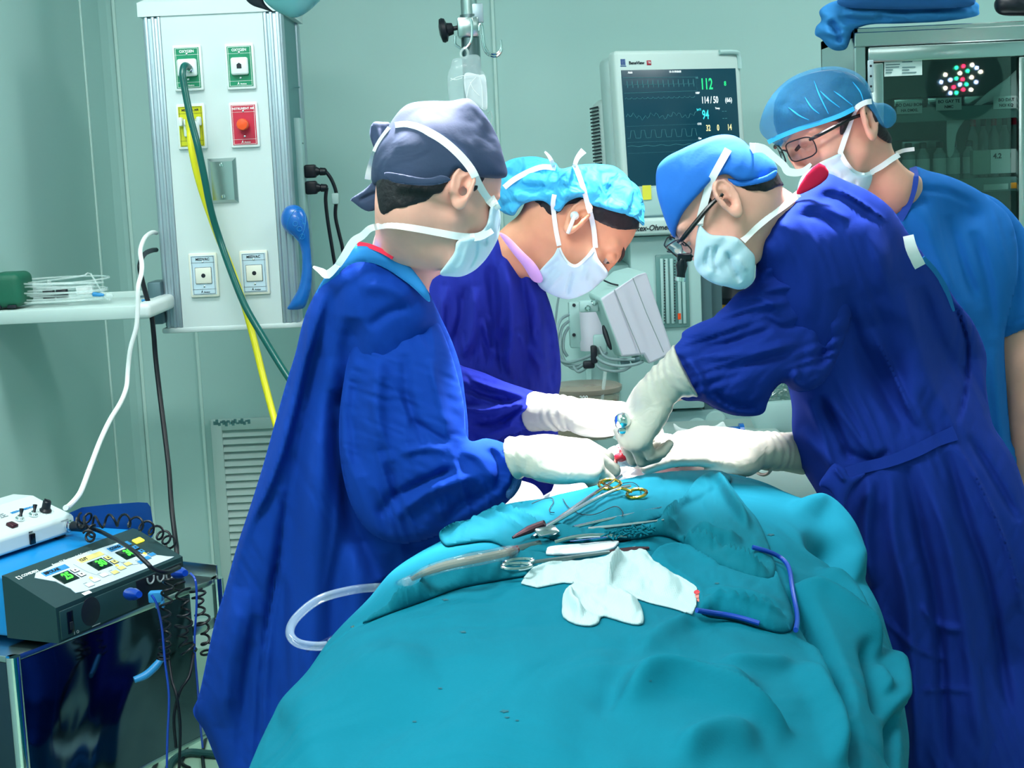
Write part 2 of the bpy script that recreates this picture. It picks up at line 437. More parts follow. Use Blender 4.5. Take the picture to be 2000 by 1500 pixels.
    F += [(b, a, a+n, b+n) for a, b in ed]
    return np.concatenate([VF, VB]), F
# ---------------------------------------------------------------- materials
M = MATS
mat('wall', '#B5D9D6', 0.42, bump=(6, 0.05, 0.01)); mat('wall_l', '#B0D4D0', 0.42, bump=(6, 0.05, 0.01))
mat('bead', '#CDE9E4', 0.35); mat('floor', '#A6CDB6', 0.22, mott=(3, 0.15)); mat('ceiling', '#DDEBE8', 0.8)
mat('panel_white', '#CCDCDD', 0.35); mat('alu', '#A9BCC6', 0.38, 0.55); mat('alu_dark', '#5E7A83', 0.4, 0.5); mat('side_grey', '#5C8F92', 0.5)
mat('plastic_white', '#E4EFEF', 0.35); mat('cream', '#E6E9DD', 0.4); mat('green', '#05855E', 0.4); mat('yellow', '#D2D21C', 0.35)
mat('red', '#C22643', 0.4); mat('orange', '#F2551E', 0.35); mat('ink', '#101A26', 0.5); mat('white', '#F4FAFA', 0.5); mat('label_blue', '#C4DDEB', 0.4)
mat('yellow_hose', '#E3DC22', 0.35); mat('green_hose', '#0B5A54', 0.28); mat('black', '#07101C', 0.42); mat('black_gloss', '#060D18', 0.18)
mat('steel', '#B8C6C6', 0.24, 1.0, bump=(14, 0.05, 0.01)); mat('steel_dark', '#7C8C90', 0.3, 1.0); mat('chrome', '#E6ECEE', 0.08, 1.0)
mat('mirror_steel', '#4C5C6C', 0.10, 1.0, fold=(2.2, 0.35, 0.05, (1, 1, 1)))
mat('blue_plastic', '#0B62B8', 0.3, coat=0.3); mat('blue_dark', '#08458F', 0.35); mat('blue_label', '#2E8FCE', 0.4)
mat('clear', '#E8F6F6', 0.06, trans=0.92, ior=1.25); mat('clear_soft', '#DDF0EF', 0.15, alpha=0.32); mat('bag', '#CFE6EA', 0.1, alpha=0.30)
mat('sheet_film', '#E3EFF5', 0.3, alpha=0.75)
mat('esu_blue', '#0E86CC', 0.35); mat('esu_dark', '#173A3F', 0.5); mat('esu_face', '#183B40', 0.5); mat('lcd', '#04211D', 0.2)
mat('digit', '#3BFF3B', 0.5, emit=('#48FF3A', 1.6)); mat('led_yellow', '#F5F25A', 0.5, emit=('#F5F03A', 0.9)); mat('btn_yellow', '#EDE08A', 0.4)
mat('grey_ink', '#8D9BA0', 0.6); mat('cord_blue', '#0B3FB0', 0.3, coat=0.4); mat('machine', '#A9CCCB', 0.45); mat('machine_grey', '#8FB6B9', 0.5)
mat('lilac_grey', '#CBCBDA', 0.5); mat('machine_dark', '#52747B', 0.5); mat('cable_grey', '#7E989C', 0.4)
mat('screen', '#0B3442', 0.25, emit=('#0A3546', 0.55)); mat('scr_green', '#23D47A', 0.5, emit=('#25D07A', 0.9)); mat('scr_white', '#D8E6E6', 0.5, emit=('#D8DCE0', 0.8))
mat('scr_cyan', '#35C8D2', 0.5, emit=('#38C4CC', 0.9)); mat('scr_yellow', '#E6DCA0', 0.5, emit=('#DCD09A', 0.8)); mat('scr_dim', '#4A8C94', 0.5, emit=('#2C626C', 0.3))
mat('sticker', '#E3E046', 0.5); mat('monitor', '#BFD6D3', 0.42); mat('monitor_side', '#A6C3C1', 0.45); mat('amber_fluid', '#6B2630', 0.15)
mat('cloth_blue', '#2A7FC2', 0.85, bump=(60, 0.2, 0.002), fold=(9, 0.5, 0.03, (1, 1, 1))); mat('paper', '#C3DAD9', 0.6)
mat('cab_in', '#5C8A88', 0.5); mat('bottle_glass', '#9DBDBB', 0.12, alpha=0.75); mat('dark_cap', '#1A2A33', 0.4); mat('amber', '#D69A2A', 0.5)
# people
mat('skin', '#F6B3A0', 0.5, sss=0.12, mott=(30, 0.10), bump=(250, 0.08, 0.001)); mat('skin_f', '#E3A07F', 0.5, sss=0.12, mott=(30, 0.10), bump=(250, 0.08, 0.001))
mat('skin_d', '#E0A892', 0.5, sss=0.12, mott=(30, 0.10), bump=(250, 0.08, 0.001))
mat('hair', '#15131A', 0.55, bump=(160, 0.5, 0.003)); mat('glove', '#B4B5A8', 0.38, fold=(38, 0.35, 0.006, (1, 1, 1)), sss=0.05)
FB = dict(rough=0.85, spec=.15, fold=(5.5, .55, .05, (1, 1, .38)), bump=(420, 0.12, 0.0015))
mat('gown_a', '#0A3A98', **FB); mat('gown_b', '#212F9A', **FB); mat('gown_c', '#15318C', **FB); mat('scrub_d', '#1A66B4', **FB)
for n_ in ('gown_a', 'gown_b', 'gown_c', 'scrub_d'): pass
mat('under_a', '#2A7CBE', **FB); mat('collar_red', '#B01C3C', **FB); mat('collar_pink', '#C79CDC', **FB); mat('trim_red', '#E0334E', **FB)
mat('cap_dark', '#2B3B58', 0.8, bump=(300, 0.15, 0.001), fold=(16, 0.4, 0.012, (1, 1, 1))); mat('cap_blue', '#1E6FD0', 0.8, bump=(300, 0.15, 0.001), fold=(14, 0.35, 0.012, (1, 1, 1)))
mat('cap_net', '#3BB2E2', 0.7, bump=(90, 0.4, 0.003), fold=(30, 0.9, 0.012, (1, 1, 1))); mat('cap_sheer', '#2A93CC', 0.7, alpha=0.46, bump=(90, 0.4, 0.003))
mat('net_band', '#2FB2E6', 0.7); mat('mask', '#C6E2F1', 0.7, bump=(300, 0.1, 0.001)); mat('mask_line', '#F0F8FC', 0.7); mat('tie', '#F2F6F7', 0.7, bump=(200, 0.15, 0.001))
mat('eye_white', '#C9B4AC', 0.5); mat('iris', '#1D120E', 0.4); mat('brow', '#3A2322', 0.7); mat('frame_black', '#0A0D16', 0.3)
mat('drape', '#036C82', 0.85, spec=.12, fold=(6, .5, .035, (1, 1, 1)), bump=(380, 0.15, 0.0015), mott=(2.2, 0.16)); mat('towel', '#046173', 0.85, spec=.12, bump=(380, 0.18, 0.0015))
mat('gauze', '#A9C4C8', 0.9, weave=(260, 0.35, 0.001), bump=(500, 0.2, 0.001)); mat('gold', '#C9A646', 0.2, 1.0); mat('instrument', '#B9C3C6', 0.18, 1.0)
mat('tissue', '#C8273A', 0.25, bump=(60, 0.6, 0.01), coat=0.6, two=('#F08A80', 40, 0.45, 0.6)); mat('blood', '#6A0F1E', 0.3, coat=0.4)
mat('sterile_white', '#EEF0F2', 0.8); mat('tube_clear', '#A9C6D2', 0.08, alpha=0.20, coat=1.0); mat('fluid', '#9A8A70', 0.3, alpha=0.6); mat('blue_cord', '#0A3C9E', 0.4)
mat('stain', '#075564', 0.8); mat('pale_tag', '#E6EFF0', 0.7)
def glassmat(name, refl, tint):
    m = bpy.data.materials.new(name); m.use_nodes = True; nt = m.node_tree; nt.nodes.clear(); MATS[name] = m
    o = nt.nodes.new('ShaderNodeOutputMaterial'); mx = nt.nodes.new('ShaderNodeMixShader'); t = nt.nodes.new('ShaderNodeBsdfTransparent'); g = nt.nodes.new('ShaderNodeBsdfGlossy'); f = nt.nodes.new('ShaderNodeFresnel')
    t.inputs[0].default_value = lin(tint)+(1,); g.inputs['Roughness'].default_value = 0.02; f.inputs[0].default_value = refl
    for a, b in ((f.outputs[0], mx.inputs[0]), (t.outputs[0], mx.inputs[1]), (g.outputs[0], mx.inputs[2]), (mx.outputs[0], o.inputs[0])): nt.links.new(a, b)
    return m
glassmat('glass', 1.75, '#DCEEEA'); glassmat('lens', 1.6, '#EEF4F6')
LED = {}
for n_, c_ in (('g', '#2BE0A0'), ('r', '#FF2A55'), ('w', '#FFF0D8'), ('b', '#B8CCFF')): LED[n_] = mat('led_'+n_, c_, 0.5, emit=(c_, 40.0))
# ---------------------------------------------------------------- the room
BW = 5.0; XL = P(221, 420, BW)[0]; XR = 2.6; Y0 = -1.6
def struct(name, mb, m, **k): o = mb.mk(name, m, None, False, None, **k); o['kind'] = 'structure'; return o
T_ = 0.1
struct('floor', MB().box(((XL+XR)/2, (BW+Y0)/2, -T_/2), (XR-XL+2*T_, BW-Y0+2*T_, T_)), M['floor'])
struct('ceiling', MB().box(((XL+XR)/2, (BW+Y0)/2, CEIL+T_/2), (XR-XL+2*T_, BW-Y0+2*T_, T_)), M['ceiling'])
struct('wall_back', MB().box(((XL+XR)/2, BW+T_/2, CEIL/2), (XR-XL+2*T_, T_, CEIL)), M['wall'])
struct('wall_left', MB().box((XL-T_/2, (BW+Y0)/2, CEIL/2), (T_, BW-Y0, CEIL)), M['wall_l'])
struct('wall_right', MB().box((XR+T_/2, (BW+Y0)/2, CEIL/2), (T_, BW-Y0, CEIL)), M['wall'])
struct('wall_front', MB().box(((XL+XR)/2, Y0-T_/2, CEIL/2), (XR-XL+2*T_, T_, CEIL)), M['wall'])
def onleft(u, v):
    d = P(u, v, 1.0)-CAM; return CAM+d*(XL/d[0])
def bead(n, x, y, left=False):
    b = MB().box((x, y, CEIL/2), (0.006, 0.012, CEIL) if left else (0.010, 0.008, CEIL), 0.002); struct(n, b, M['bead'])
pl = onleft(188, 420); bead('trim_1', XL+0.003, pl[1], True)
for i, (u, v) in enumerate(((254, 420), (389, 720), (970, 200))): bead('trim_%d' % (i+2), P(u, v, BW)[0], BW-0.004)
# coved strip that covers the corner between the two walls
wl_, wr_ = BW-pl[1], P(254, 420, BW)[0]-XL
cv = MB(); cv.prism([(XL, BW), (XL, BW-wl_+0.01), (XL+0.005, BW-wl_+0.01), (XL+0.02, BW-0.06), (XL+0.035, BW-0.02), (XL+wr_-0.008, BW-0.004), (XL+wr_-0.008, BW)], 0, CEIL)
struct('trim_5', cv, M['wall'])
for (x0, y0, x1, y1, n) in ((XL, BW-0.008, XR, BW, 'baseboard_back'), (XL, Y0, XL+0.008, BW, 'baseboard_left')):
    struct(n, MB().box(((x0+x1)/2, (y0+y1)/2, 0.05), (abs(x1-x0), abs(y1-y0), 0.10)), M['bead'])
for p in (onleft(217, 729)+np.array([0.001, 0, 0]), P(267, 726, BW)-np.array([0, 0.001, 0])):
    left = abs(p[0]-XL) < 0.01
    o = MB().lathe(p, p+np.array([0.004, 0, 0] if left else [0, -0.004, 0]), [(0, 0.006), (0.003, 0.005), (0.004, 0.002)], 12).mk('wall_screw', M['steel_dark'])
    tag(o, 'small screw head on the left wall beside the corner strip' if left else 'small screw head on the back wall just right of the corner strip', 'screw')
for i, (x, y) in enumerate(PANELS):
    t = thing('ceiling_light', (x, y, CEIL-0.05), 'recessed ceiling light panel above the %s of the operating room' % ('near left side', 'near right side', 'far left side', 'far right side')[i], 'ceiling light')
    f = MB()
    for dx, dy, sx, sy in ((0, .28, 1.2, .04), (0, -.28, 1.2, .04), (.58, 0, .04, .6), (-.58, 0, .04, .6)): f.box((x+dx, y+dy, CEIL-0.025), (sx, sy, 0.05))
    f.mk('frame', M['panel_white'], t)
    MB().box((x, y, CEIL-0.02), (1.12, 0.52, 0.02)).mk('diffuser', mat('diffuser%d' % i, '#E8FAF8', 0.5, emit=('#D8FFFA', 1.5)), t)
# ---------------------------------------------------------------- boxes placed at a depth by their front outline
def pbox(mb, u0, v0, u1, v1, Y, dep, bev=0.0, seg=2):
    um, vm = (u0+u1)/2, (v0+v1)/2
    x0, x1 = P(u0, vm, Y)[0], P(u1, vm, Y)[0]; z1, z0 = P(um, v0, Y)[2], P(um, v1, Y)[2]
    return mb.box(((x0+x1)/2, Y+dep/2, (z0+z1)/2), (x1-x0, dep, z1-z0), bev, seg)
# ---------------------------------------------------------------- gas pendant
PY = 4.0
bl = P(320, 640, PY); tr = P(552, 35, PY)
x0 = (P(275, 33, PY)[0]+bl[0])/2; x1 = (tr[0]+P(590, 630, PY)[0])/2; zb = P(450, 636, PY)[2]; zt = P(420, 27, PY)[2]; PD = 0.36
pen = thing('gas_supply_pendant', ((x0+x1)/2, PY+PD/2, zb), 'tall white ceiling pendant column with medical gas outlets and aluminium edges', 'medical pendant')
W_ = x1-x0; e_ = 0.052
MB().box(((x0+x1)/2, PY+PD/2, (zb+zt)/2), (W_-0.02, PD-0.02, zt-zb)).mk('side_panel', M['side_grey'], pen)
MB().box(((x0+x1)/2, PY+0.008, (zb+zt)/2), (W_-2*e_+0.004, 0.02, zt-zb)).mk('front_panel', M['panel_white'], pen)
for sx in (0, 1):
    for sy in (0, 1):
        m_ = MB(); cx = x0+e_/2 if sx == 0 else x1-e_/2; s = -1 if sx == 0 else 1; cy = PY+0.026 if sy == 0 else PY+PD-0.026
        m_.box((cx, cy, (zb+zt)/2), (e_-0.006, 0.052, zt-zb), 0.008, 3)
        for dx in (-0.019, -0.004, 0.013): m_.box((cx+s*dx, cy-(0.024 if sy == 0 else -0.024), (zb+zt)/2), (0.009, 0.012, zt-zb), 0.003, 2)
        m_.mk('edge_profile', M['alu'], pen)
m_ = MB(); h1, h2 = 0.035, 0.07
for a, b, k in (((0.006, 0), (0.006, h1), 0), ((0.006, h1), (0.13, h1+h2), 0)):
    V = []
    for (o_, h_) in (a, b):
        o_ = -o_ if h_ <= h1 else o_-0.006
        V += [(x0+o_, PY+o_, zt+h_), (x1-o_, PY+o_, zt+h_), (x1-o_, PY+PD-o_, zt+h_), (x0+o_, PY+PD-o_, zt+h_)]
    m_.add(V, [(0, 1, 5, 4), (1, 2, 6, 5), (2, 3, 7, 6), (3, 0, 4, 7), (4, 5, 6, 7), (3, 2, 1, 0)])
m_.cyl(((x0+x1)/2, PY+PD/2, zt+h1), ((x0+x1)/2, PY+PD/2, CEIL), 0.06, 24).mk('top_cover', M['panel_white'], pen)
m_ = MB(); m_.box(((x0+x1)/2, PY+PD/2, zb-0.006), (W_+0.01, PD+0.01, 0.014), 0.004); m_.mk('bottom_plate', M['panel_white'], pen)
# outlet plates
def plate(u, v, kind, lbl):
    c = P(u, v, PY-0.002); Mx = frame(c, (1, 0, 0), (0, 0, 1)); Mx[:3, 1] = (0, 0, 1); Mx[:3, 2] = (0, -1, 0); w, h = 0.074, 0.115
    t = MB(Mx).box((0, 0, 0.004), (w, h, 0.010), 0.004).mk('outlet_plate', M['cream'] if kind == 'v' else M['plastic_white'], pen); t['label'] = lbl
    fc = {'g': M['green'], 'y': M['yellow'], 'r': M['red'], 'v': M['label_blue']}[kind]; ink = M['ink'] if kind in 'yv' else M['white']
    MB(Mx).box((0, 0, 0.0095), (w-0.012, h-0.014, 0.0016), 0.0004).mk('face_label', fc, t, auto=0.3)
    d = MB(Mx)
    d.text({'g': 'OXYGEN', 'y': 'MEDICAL AIR', 'r': 'INSTRUMENT AIR', 'v': 'MEDVAC'}[kind], 0.0095 if kind in 'gv' else 0.0078, (0, 0.041), z=0.0106, sx=0.95, bold=0.0002)
    d.text('Amico', 0.006, (0.006, -0.044), z=0.0106, bold=0.0001); d.add([(-.010, -.047, .0107), (-.006, -.038, .0107), (-.004, -.047, .0107), (-.0065, -.0435, .0107)], [(0, 1, 3), (1, 2, 3)])
    for yy in (0.0325, -0.0365): d.box((0, yy, 0.0106), (w-0.014, 0.0006, 0.0004))
    for yy, sx, sy in ((0.0485, w-0.017, 0.0008), (-0.0485, w-0.017, 0.0008)): d.box((0, yy, 0.0106), (sx, sy, 0.0004))
    for xx in (-1, 1): d.box((xx*(w-0.018)/2, 0, 0.0106), (0.0008, 0.097, 0.0004))
    d.mk('lettering', ink, t, smooth=False)
    s = MB(Mx)
    for yy in (0.0345, -0.029): s.lathe((0, yy, 0.0103), (0, yy, 0.013), [(0, 0.003), (0.0015, 0.0026), (0.0022, 0.001)], 12)
    s.mk('plate_screw', M['chrome'], t)
    return t, Mx
op, oM = plate(368, 133, 'g', 'green oxygen outlet plate, upper left'); MB(oM).box((0, 0, 0.016), (0.05, 0.044, 0.016), 0.006, 3).mk('socket', M['plastic_white'], op)
o2, oM2 = plate(470, 130, 'g', 'green oxygen outlet plate with an empty socket, upper right'); s_ = MB(oM2).box((0, 0, 0.016), (0.044, 0.044, 0.016), 0.006, 3).mk('socket', M['plastic_white'], o2)
MB(oM2).lathe((0, 0, 0.0235), (0, 0, 0.0255), [(0, 0.0115), (0.0008, 0.0115), (0.001, 0.0095), (0.0011, 0.0095), (0.0012, 0.0)], 24).mk('socket_ring', M['plastic_white'], o2)
MB(oM2).prism([(-.006, .004), (0, .008), (.006, .004), (.006, -.006), (-.006, -.006)], 0.0245, 0.0258).mk('socket_hole', M['ink'], o2, smooth=False)
yp, yM = plate(375, 247, 'y', 'yellow medical air outlet plate'); s_ = MB(yM)
for sx in (-1, 1): s_.box((sx*0.023, 0.012, 0.022), (0.010, 0.022, 0.024), 0.003)
s_.box((0, -0.004, 0.016), (0.036, 0.045, 0.014), 0.004).box((0, 0.009, 0.024), (0.030, 0.012, 0.010), 0.002).mk('socket', M['plastic_white'], yp)
rp, rM = plate(478, 244, 'r', 'red instrument air outlet plate with an orange button')
MB(rM).lathe((0, 0.0, 0.010), (0, 0, 0.03), [(0, 0.0135), (0.016, 0.0135), (0.018, 0.0148), (0.030, 0.0148), (0.034, 0.013), (0.035, 0.006)], 28).mk('cap_plug', M['orange'], rp)
for (u, v, l) in ((399, 537, 'pale blue MEDVAC vacuum outlet plate, lower left'), (498, 532, 'pale blue MEDVAC vacuum outlet plate, lower right')):
    vp, vM = plate(u, v, 'v', l)
    MB(vM).box((0, -0.001, 0.0105), (0.043, 0.043, 0.003), 0.0015).mk('socket_border', M['ink'], vp); MB(vM).box((0, -0.001, 0.0115), (0.041, 0.041, 0.004), 0.0015).mk('socket', M['cream'], vp)
    MB(vM).lathe((0, -0.001, 0.0132), (0, -0.001, 0.0142), [(0, 0.0055), (0.001, 0.0055), (0.001, 0.003)], 20).mk('socket_hole', M['ink'], vp)
# blank steel plate
c = P(436, 353, PY-0.002); Mx = np.eye(4); Mx[:3, 0] = (1, 0, 0); Mx[:3, 1] = (0, 0, 1); Mx[:3, 2] = (0, -1, 0); Mx[:3, 3] = c
w, h = 0.037, 0.058; V = []
for (a, b, z) in ((w, h, 0), (w-0.001, h-0.001, 0.002), (w-0.009, h-0.009, 0.011)): V += [(-a, -b, z), (a, -b, z), (a, b, z), (-a, b, z)]
Fq = []
for r in (0, 4):
    for k in range(4): Fq.append((r+k, r+(k+1) % 4, r+4+(k+1) % 4, r+4+k))
Fq.append((8, 9, 10, 11))
st = MB(Mx).add(V, Fq).mk('blank_plate', M['steel'], pen, auto=0.2); st['label'] = 'brushed steel blank plate'
s_ = MB(Mx)
for yy in (0.04, -0.04): s_.lathe((0, yy, 0.0105), (0, yy, 0.013), [(0, 0.0055), (0.0015, 0.005), (0.002, 0.002)], 14)
s_.mk('plate_screw', M['chrome'], st)
# side socket rail with two plugs
XS = x1-0.001
sk = MB(); sk.box((x1-0.004, PY+0.20, P(600, 340, PY+.2)[2]), (0.02, 0.07, 0.30), 0.004).mk('socket_rail', M['machine'], pen)
for zz in (170, 280, 330):
    q = P(590, zz, PY+0.2); MB().box((x1+0.0, PY+0.2, q[2]), (0.012, 0.02, 0.004)).mk('slot', M['side_grey'], pen)
for k, (vv, path, lb) in enumerate(((335, [(630, 338), (648, 352), (657, 380), (655, 420), (662, 455), (668, 480), (675, 520), (690, 560)], 'upper black power plug with its cable, pushed into the side of the white pendant'),
                                (367, [(628, 368), (636, 390), (640, 430), (648, 480), (655, 520), (668, 570)], 'lower black power plug with its cable, pushed into the side of the white pendant'))):
    q = P(598, vv, PY+0.2); q[0] = x1+0.008
    t = thing('power_plug', q, lb, 'power plug', 'power plugs on the pendant')
    MB().box(q+np.array([0.014, 0, 0]), (0.032, 0.03, 0.036), 0.006, 3).lathe(q+np.array([0.028, 0, -0.001]), q+np.array([0.08, 0, -0.004]), [(0, 0.014), (0.01, 0.009), (0.012, 0.011), (0.026, 0.010), (0.03, 0.006)], 16).mk('plug_body', M['black'], t)
    pp = [P(a, b, PY+0.2) for a, b in path]; pp[0] = q+np.array([0.055, 0, -0.002])
    MB().tube(pp, 0.005, 8).mk('cord', M['black'], t)
    if k == 0: MB().box(P(655, 388, PY+0.195), (0.02, 0.012, 0.03), 0.004).mk('cable_clip', M['monitor_side'], t)
# blue handset hanging on the pendant's right edge
ol = [(553, 412), (563, 402), (580, 401), (595, 413), (603, 440), (606, 480), (609, 520), (608, 560), (600, 590), (590, 603), (562, 604), (568, 590), (582, 565), (589, 535), (590, 500), (585, 478), (575, 462), (562, 455), (551, 440), (549, 425)]
hs = thing('pendant_handset', P(580, 604, PY-0.03), 'curved blue remote control handset hanging on the right edge of the white pendant', 'handset')
V, F = inflate(ol, PY-0.035, 1.0, 2.5, tmax=9); mk('handset_body', V, F, M['blue_plastic'], hs)
HB = bvh(hs.children[0])
oval = [(578+16*math.cos(a)*1.0-math.sin(a)*9, 442+math.sin(a)*34+math.cos(a)*6) for a in np.linspace(0, 2*math.pi, 24, endpoint=False)]
q = hits(HB, oval, 0.0008); MB().tube(q, 0.0007, 6, 1, True).mk('keypad_border', M['blue_label'], hs)
s_ = MB()
for cx, cy, r in ((577, 437, 4.5), (585, 447, 4.5), (590, 462, 5)):
    q = hits(HB, [(cx+r*math.cos(a), cy+r*math.sin(a)) for a in np.linspace(0, 2*math.pi, 14, endpoint=False)], 0.0008)
    if len(q) > 5: s_.tube(q, 0.0005, 5, 1, True)
for ln in ([(573, 414), (577, 410), (580, 413), (583, 413)], [(579, 422), (583, 428), (590, 430), (594, 441)], [(590, 436), (597, 437)]):
    q = hits(HB, ln, 0.0008)
    if len(q) > 1: s_.tube(q, 0.0006, 5, 1)
s_.mk('button_marks', M['blue_label'], hs)
# shelf on the left with its bracket
SY = 3.72
shf = thing('equipment_shelf', P(150, 630, SY), 'pale metal shelf bracketed to the left side of the white pendant', 'shelf')
za = P(60, 606, SY)[2]; zb2 = P(60, 632, SY)[2]; xs0, xs1 = P(-60, 610, SY)[0], P(268, 600, SY)[0]
m_ = MB(); m_.box(((xs0+xs1)/2, SY+0.005, (za+zb2)/2), (xs1-xs0, 0.01, za-zb2), 0.003).box(((xs0+xs1)/2, SY+0.17, za-0.008), (xs1-xs0, 0.33, 0.012), 0.003)
m_.box(((xs0+xs1)/2, SY+0.335, za-0.002), (xs1-xs0, 0.01, 0.03), 0.003).mk('tray', M['monitor'], shf)
xe = P(292, 600, SY)[0]
MB().box(((xs1+xe)/2-.005, SY+0.17, (za+zb2)/2+0.001), (xe-xs1+0.012, 0.34, za-zb2+0.006), 0.012, 3).mk('end_cap', M['plastic_white'], shf)
br = MB(); xb = x0-0.012; br.box((xb, PY+0.02, (za+zb2)/2+0.0), (0.035, 0.10, 0.11), 0.004).box((xb-0.02, SY+0.31, (za+zb2)/2), (0.07, 0.06, 0.035), 0.004).mk('bracket', M['alu_dark'], shf)
SHZ = za-0.002
# green box on the shelf
gb = thing('green_speaker', P(10, 604, SY+0.08), 'small dark green rounded box at the left end of the shelf', 'box')
pb = MB(); q = P(10, 604, SY+0.06); xg1 = P(39, 570, SY+0.06)[0]; hgt = P(20, 534, SY+.06)[2]-SHZ
pb.box((xg1-0.10, SY+0.12, SHZ+hgt/2+0.003), (0.20, 0.12, hgt-0.006), 0.018, 4).mk('body', mat('dkgreen', '#12604A', 0.55, bump=(300, 0.2, 0.001)), gb)
fm = MB()
for dx in (-0.012, -0.05, -0.15): fm.box((xg1+dx-0.012, SY+0.064, SHZ+0.008), (0.022, 0.008, 0.008), 0.002)
fm.mk('foot_slot', M['ink'], gb); 
# clear tubing coil and clips on the shelf
tc_ = MB(); ctr = np.array([P(120, 596, SY+0.14)[0], SY+0.15, SHZ+0.006])
pts = []
for k in range(150):
    a = k*0.42; r = 0.075+0.022*math.sin(k*0.113); pts.append(ctr+np.array([r*1.35*math.cos(a)+0.01*math.sin(k*0.31), 0.75*r*math.sin(a), 0.004+k*0.0003+0.012*(1+math.sin(a*0.5+1))*(k/150)]))
pts += [ctr+np.array([0.115, -0.03, 0.012]), ctr+np.array([0.13, -0.04, 0.006])]
co_ = tc_.tube(pts, 0.0024, 7, 2).mk('tubing_coil', M['clear_soft']); tag(co_, 'coil of clear plastic tubing lying on the shelf beside the green box', 'tubing')
m_ = MB(); q = ctr+np.array([-0.065, 0.02, 0]); m_.prism([(-0.03, 0.003), (-0.02, 0.055), (-0.012, 0.052), (-0.008, 0.02), (0.012, 0.02), (0.02, 0.058), (0.028, 0.05), (0.034, 0.003)], 0.05, 0.06, 0.001, 'y')
m_.v = [a+q-np.array([0, 0.03, 0]) for a in m_.v]; o = m_.mk('clear_clip', M['clear_soft']); tag(o, 'clear plastic forked clip standing in the tubing on the shelf', 'clip')
for dx, dy, lb in ((-0.035, 0.03, 'black cable adapter lying inside the coil of clear tubing, left one'), (0.0, 0.025, 'black cable adapter lying inside the coil of clear tubing, right one')):
    o = MB().box(ctr+np.array([dx, dy-0.02, 0.022]), (0.028, 0.02, 0.026), 0.004).lathe(ctr+np.array([dx-0.012, dy-0.02, 0.02]), ctr+np.array([dx-0.05, dy, 0.02]), [(0, 0.007), (0.03, 0.005)], 12).mk('cable_adapter', M['black']); tag(o, lb, 'adapter', 'adapters on the shelf')
o = MB().box(ctr+np.array([0.062, -0.01, 0.030]), (0.042, 0.014, 0.02), 0.003).mk('paper_tag', M['white']); tag(o, 'small white paper tag on the coiled tubing', 'tag')
t = thing('luer_connector', ctr+np.array([0.11, -0.03, 0]), 'small blue tube connector at the right end of the coiled tubing', 'connector')
MB().lathe(ctr+np.array([0.085, -0.03, 0.02]), ctr+np.array([0.12, -0.033, 0.016]), [(0, 0.003), (0.003, 0.006), (0.02, 0.005), (0.03, 0.003)], 12).mk('collar', M['blue_label'], t)
MB().lathe(ctr+np.array([0.118, -0.033, 0.016]), ctr+np.array([0.15, -0.036, 0.010]), [(0, 0.003), (0.004, 0.008), (0.012, 0.008), (0.02, 0.003)], 12).mk('hub', M['clear_soft'], t)
o = MB().cyl(P(277, 587, SY+0.1), P(289, 587, SY+0.1), 0.0035, 10).mk('shelf_peg', M['blue_label']); tag(o, 'tiny blue peg at the right end of the shelf', 'peg')
# cables running down from the pendant
def cable(name, pts, r, m, lb, cat='cable', n=10, sm=6):
    q = [P(a, b, y) for a, b, y in pts]; o = MB().tube(q, r, n, sm).mk(name, m); return tag(o, lb, cat)
o = cable('white_cable', [(305, 455, 4.02), (297, 454, 3.98), (284, 463, 3.9), (276, 480, 3.8), (274, 495, 3.72), (277, 515, 3.66), (276, 535, 3.62), (270, 560, 3.60), (269, 600, 3.6), (266, 640, 3.6), (255, 680, 3.6), (250, 720, 3.6), (247, 755, 3.58), (236, 785, 3.5), (215, 820, 3.4), (196, 860, 3.3), (175, 915, 3.15), (160, 955, 3.05), (150, 972, 3.0), (135, 988, 2.94), (128, 992, 2.9)], 0.0055, M['white'], 'white power cable curving down from the pendant to the white control box')
o = cable('black_cable', [(305, 488, 4.03), (297, 489, 3.98), (285, 494, 3.9), (277, 504, 3.84), (273, 520, 3.8), (276, 540, 3.8), (285, 575, 3.8), (295, 610, 3.8), (300, 650, 3.8), (304, 700, 3.8), (312, 770, 3.78), (322, 850, 3.74), (330, 920, 3.7), (335, 990, 3.66), (342, 1050, 3.6), (345, 1075, 3.56), (346, 1130, 3.52)], 0.0062, M['black'], 'long black cable hanging from the left side of the pendant behind the cart')
yh = thing('yellow_air_hose', P(375, 290, PY), 'yellow air hose hanging from the yellow outlet of the pendant', 'hose')
MB().tube([P(a, b, y) for a, b, y in ((371, 240, PY-0.03), (371, 256, PY-0.07), (374, 290, PY-0.085), (385, 340, PY-0.08), (400, 390, PY-0.07), (425, 460, PY-0.06), (450, 520, PY-0.06), (475, 590, PY-0.08), (495, 660, PY-0.1), (515, 740, PY-0.15), (535, 815, PY-0.2), (560, 900, PY-0.3), (580, 980, PY-0.4))], 0.0088, 12).mk('hose', M['yellow_hose'], yh)
m_ = MB(); q = P(372, 243, PY-0.028); m_.box(q, (0.024, 0.02, 0.035), 0.005).mk('plug', M['yellow'], yh); m_ = MB(); m_.box(P(378, 255, PY-0.035), (0.03, 0.02, 0.045), 0.005).mk('latch', M['plastic_white'], yh)
gh = thing('oxygen_hose', P(365, 133, PY), 'dark green oxygen hose hanging from the upper left outlet of the pendant', 'hose')
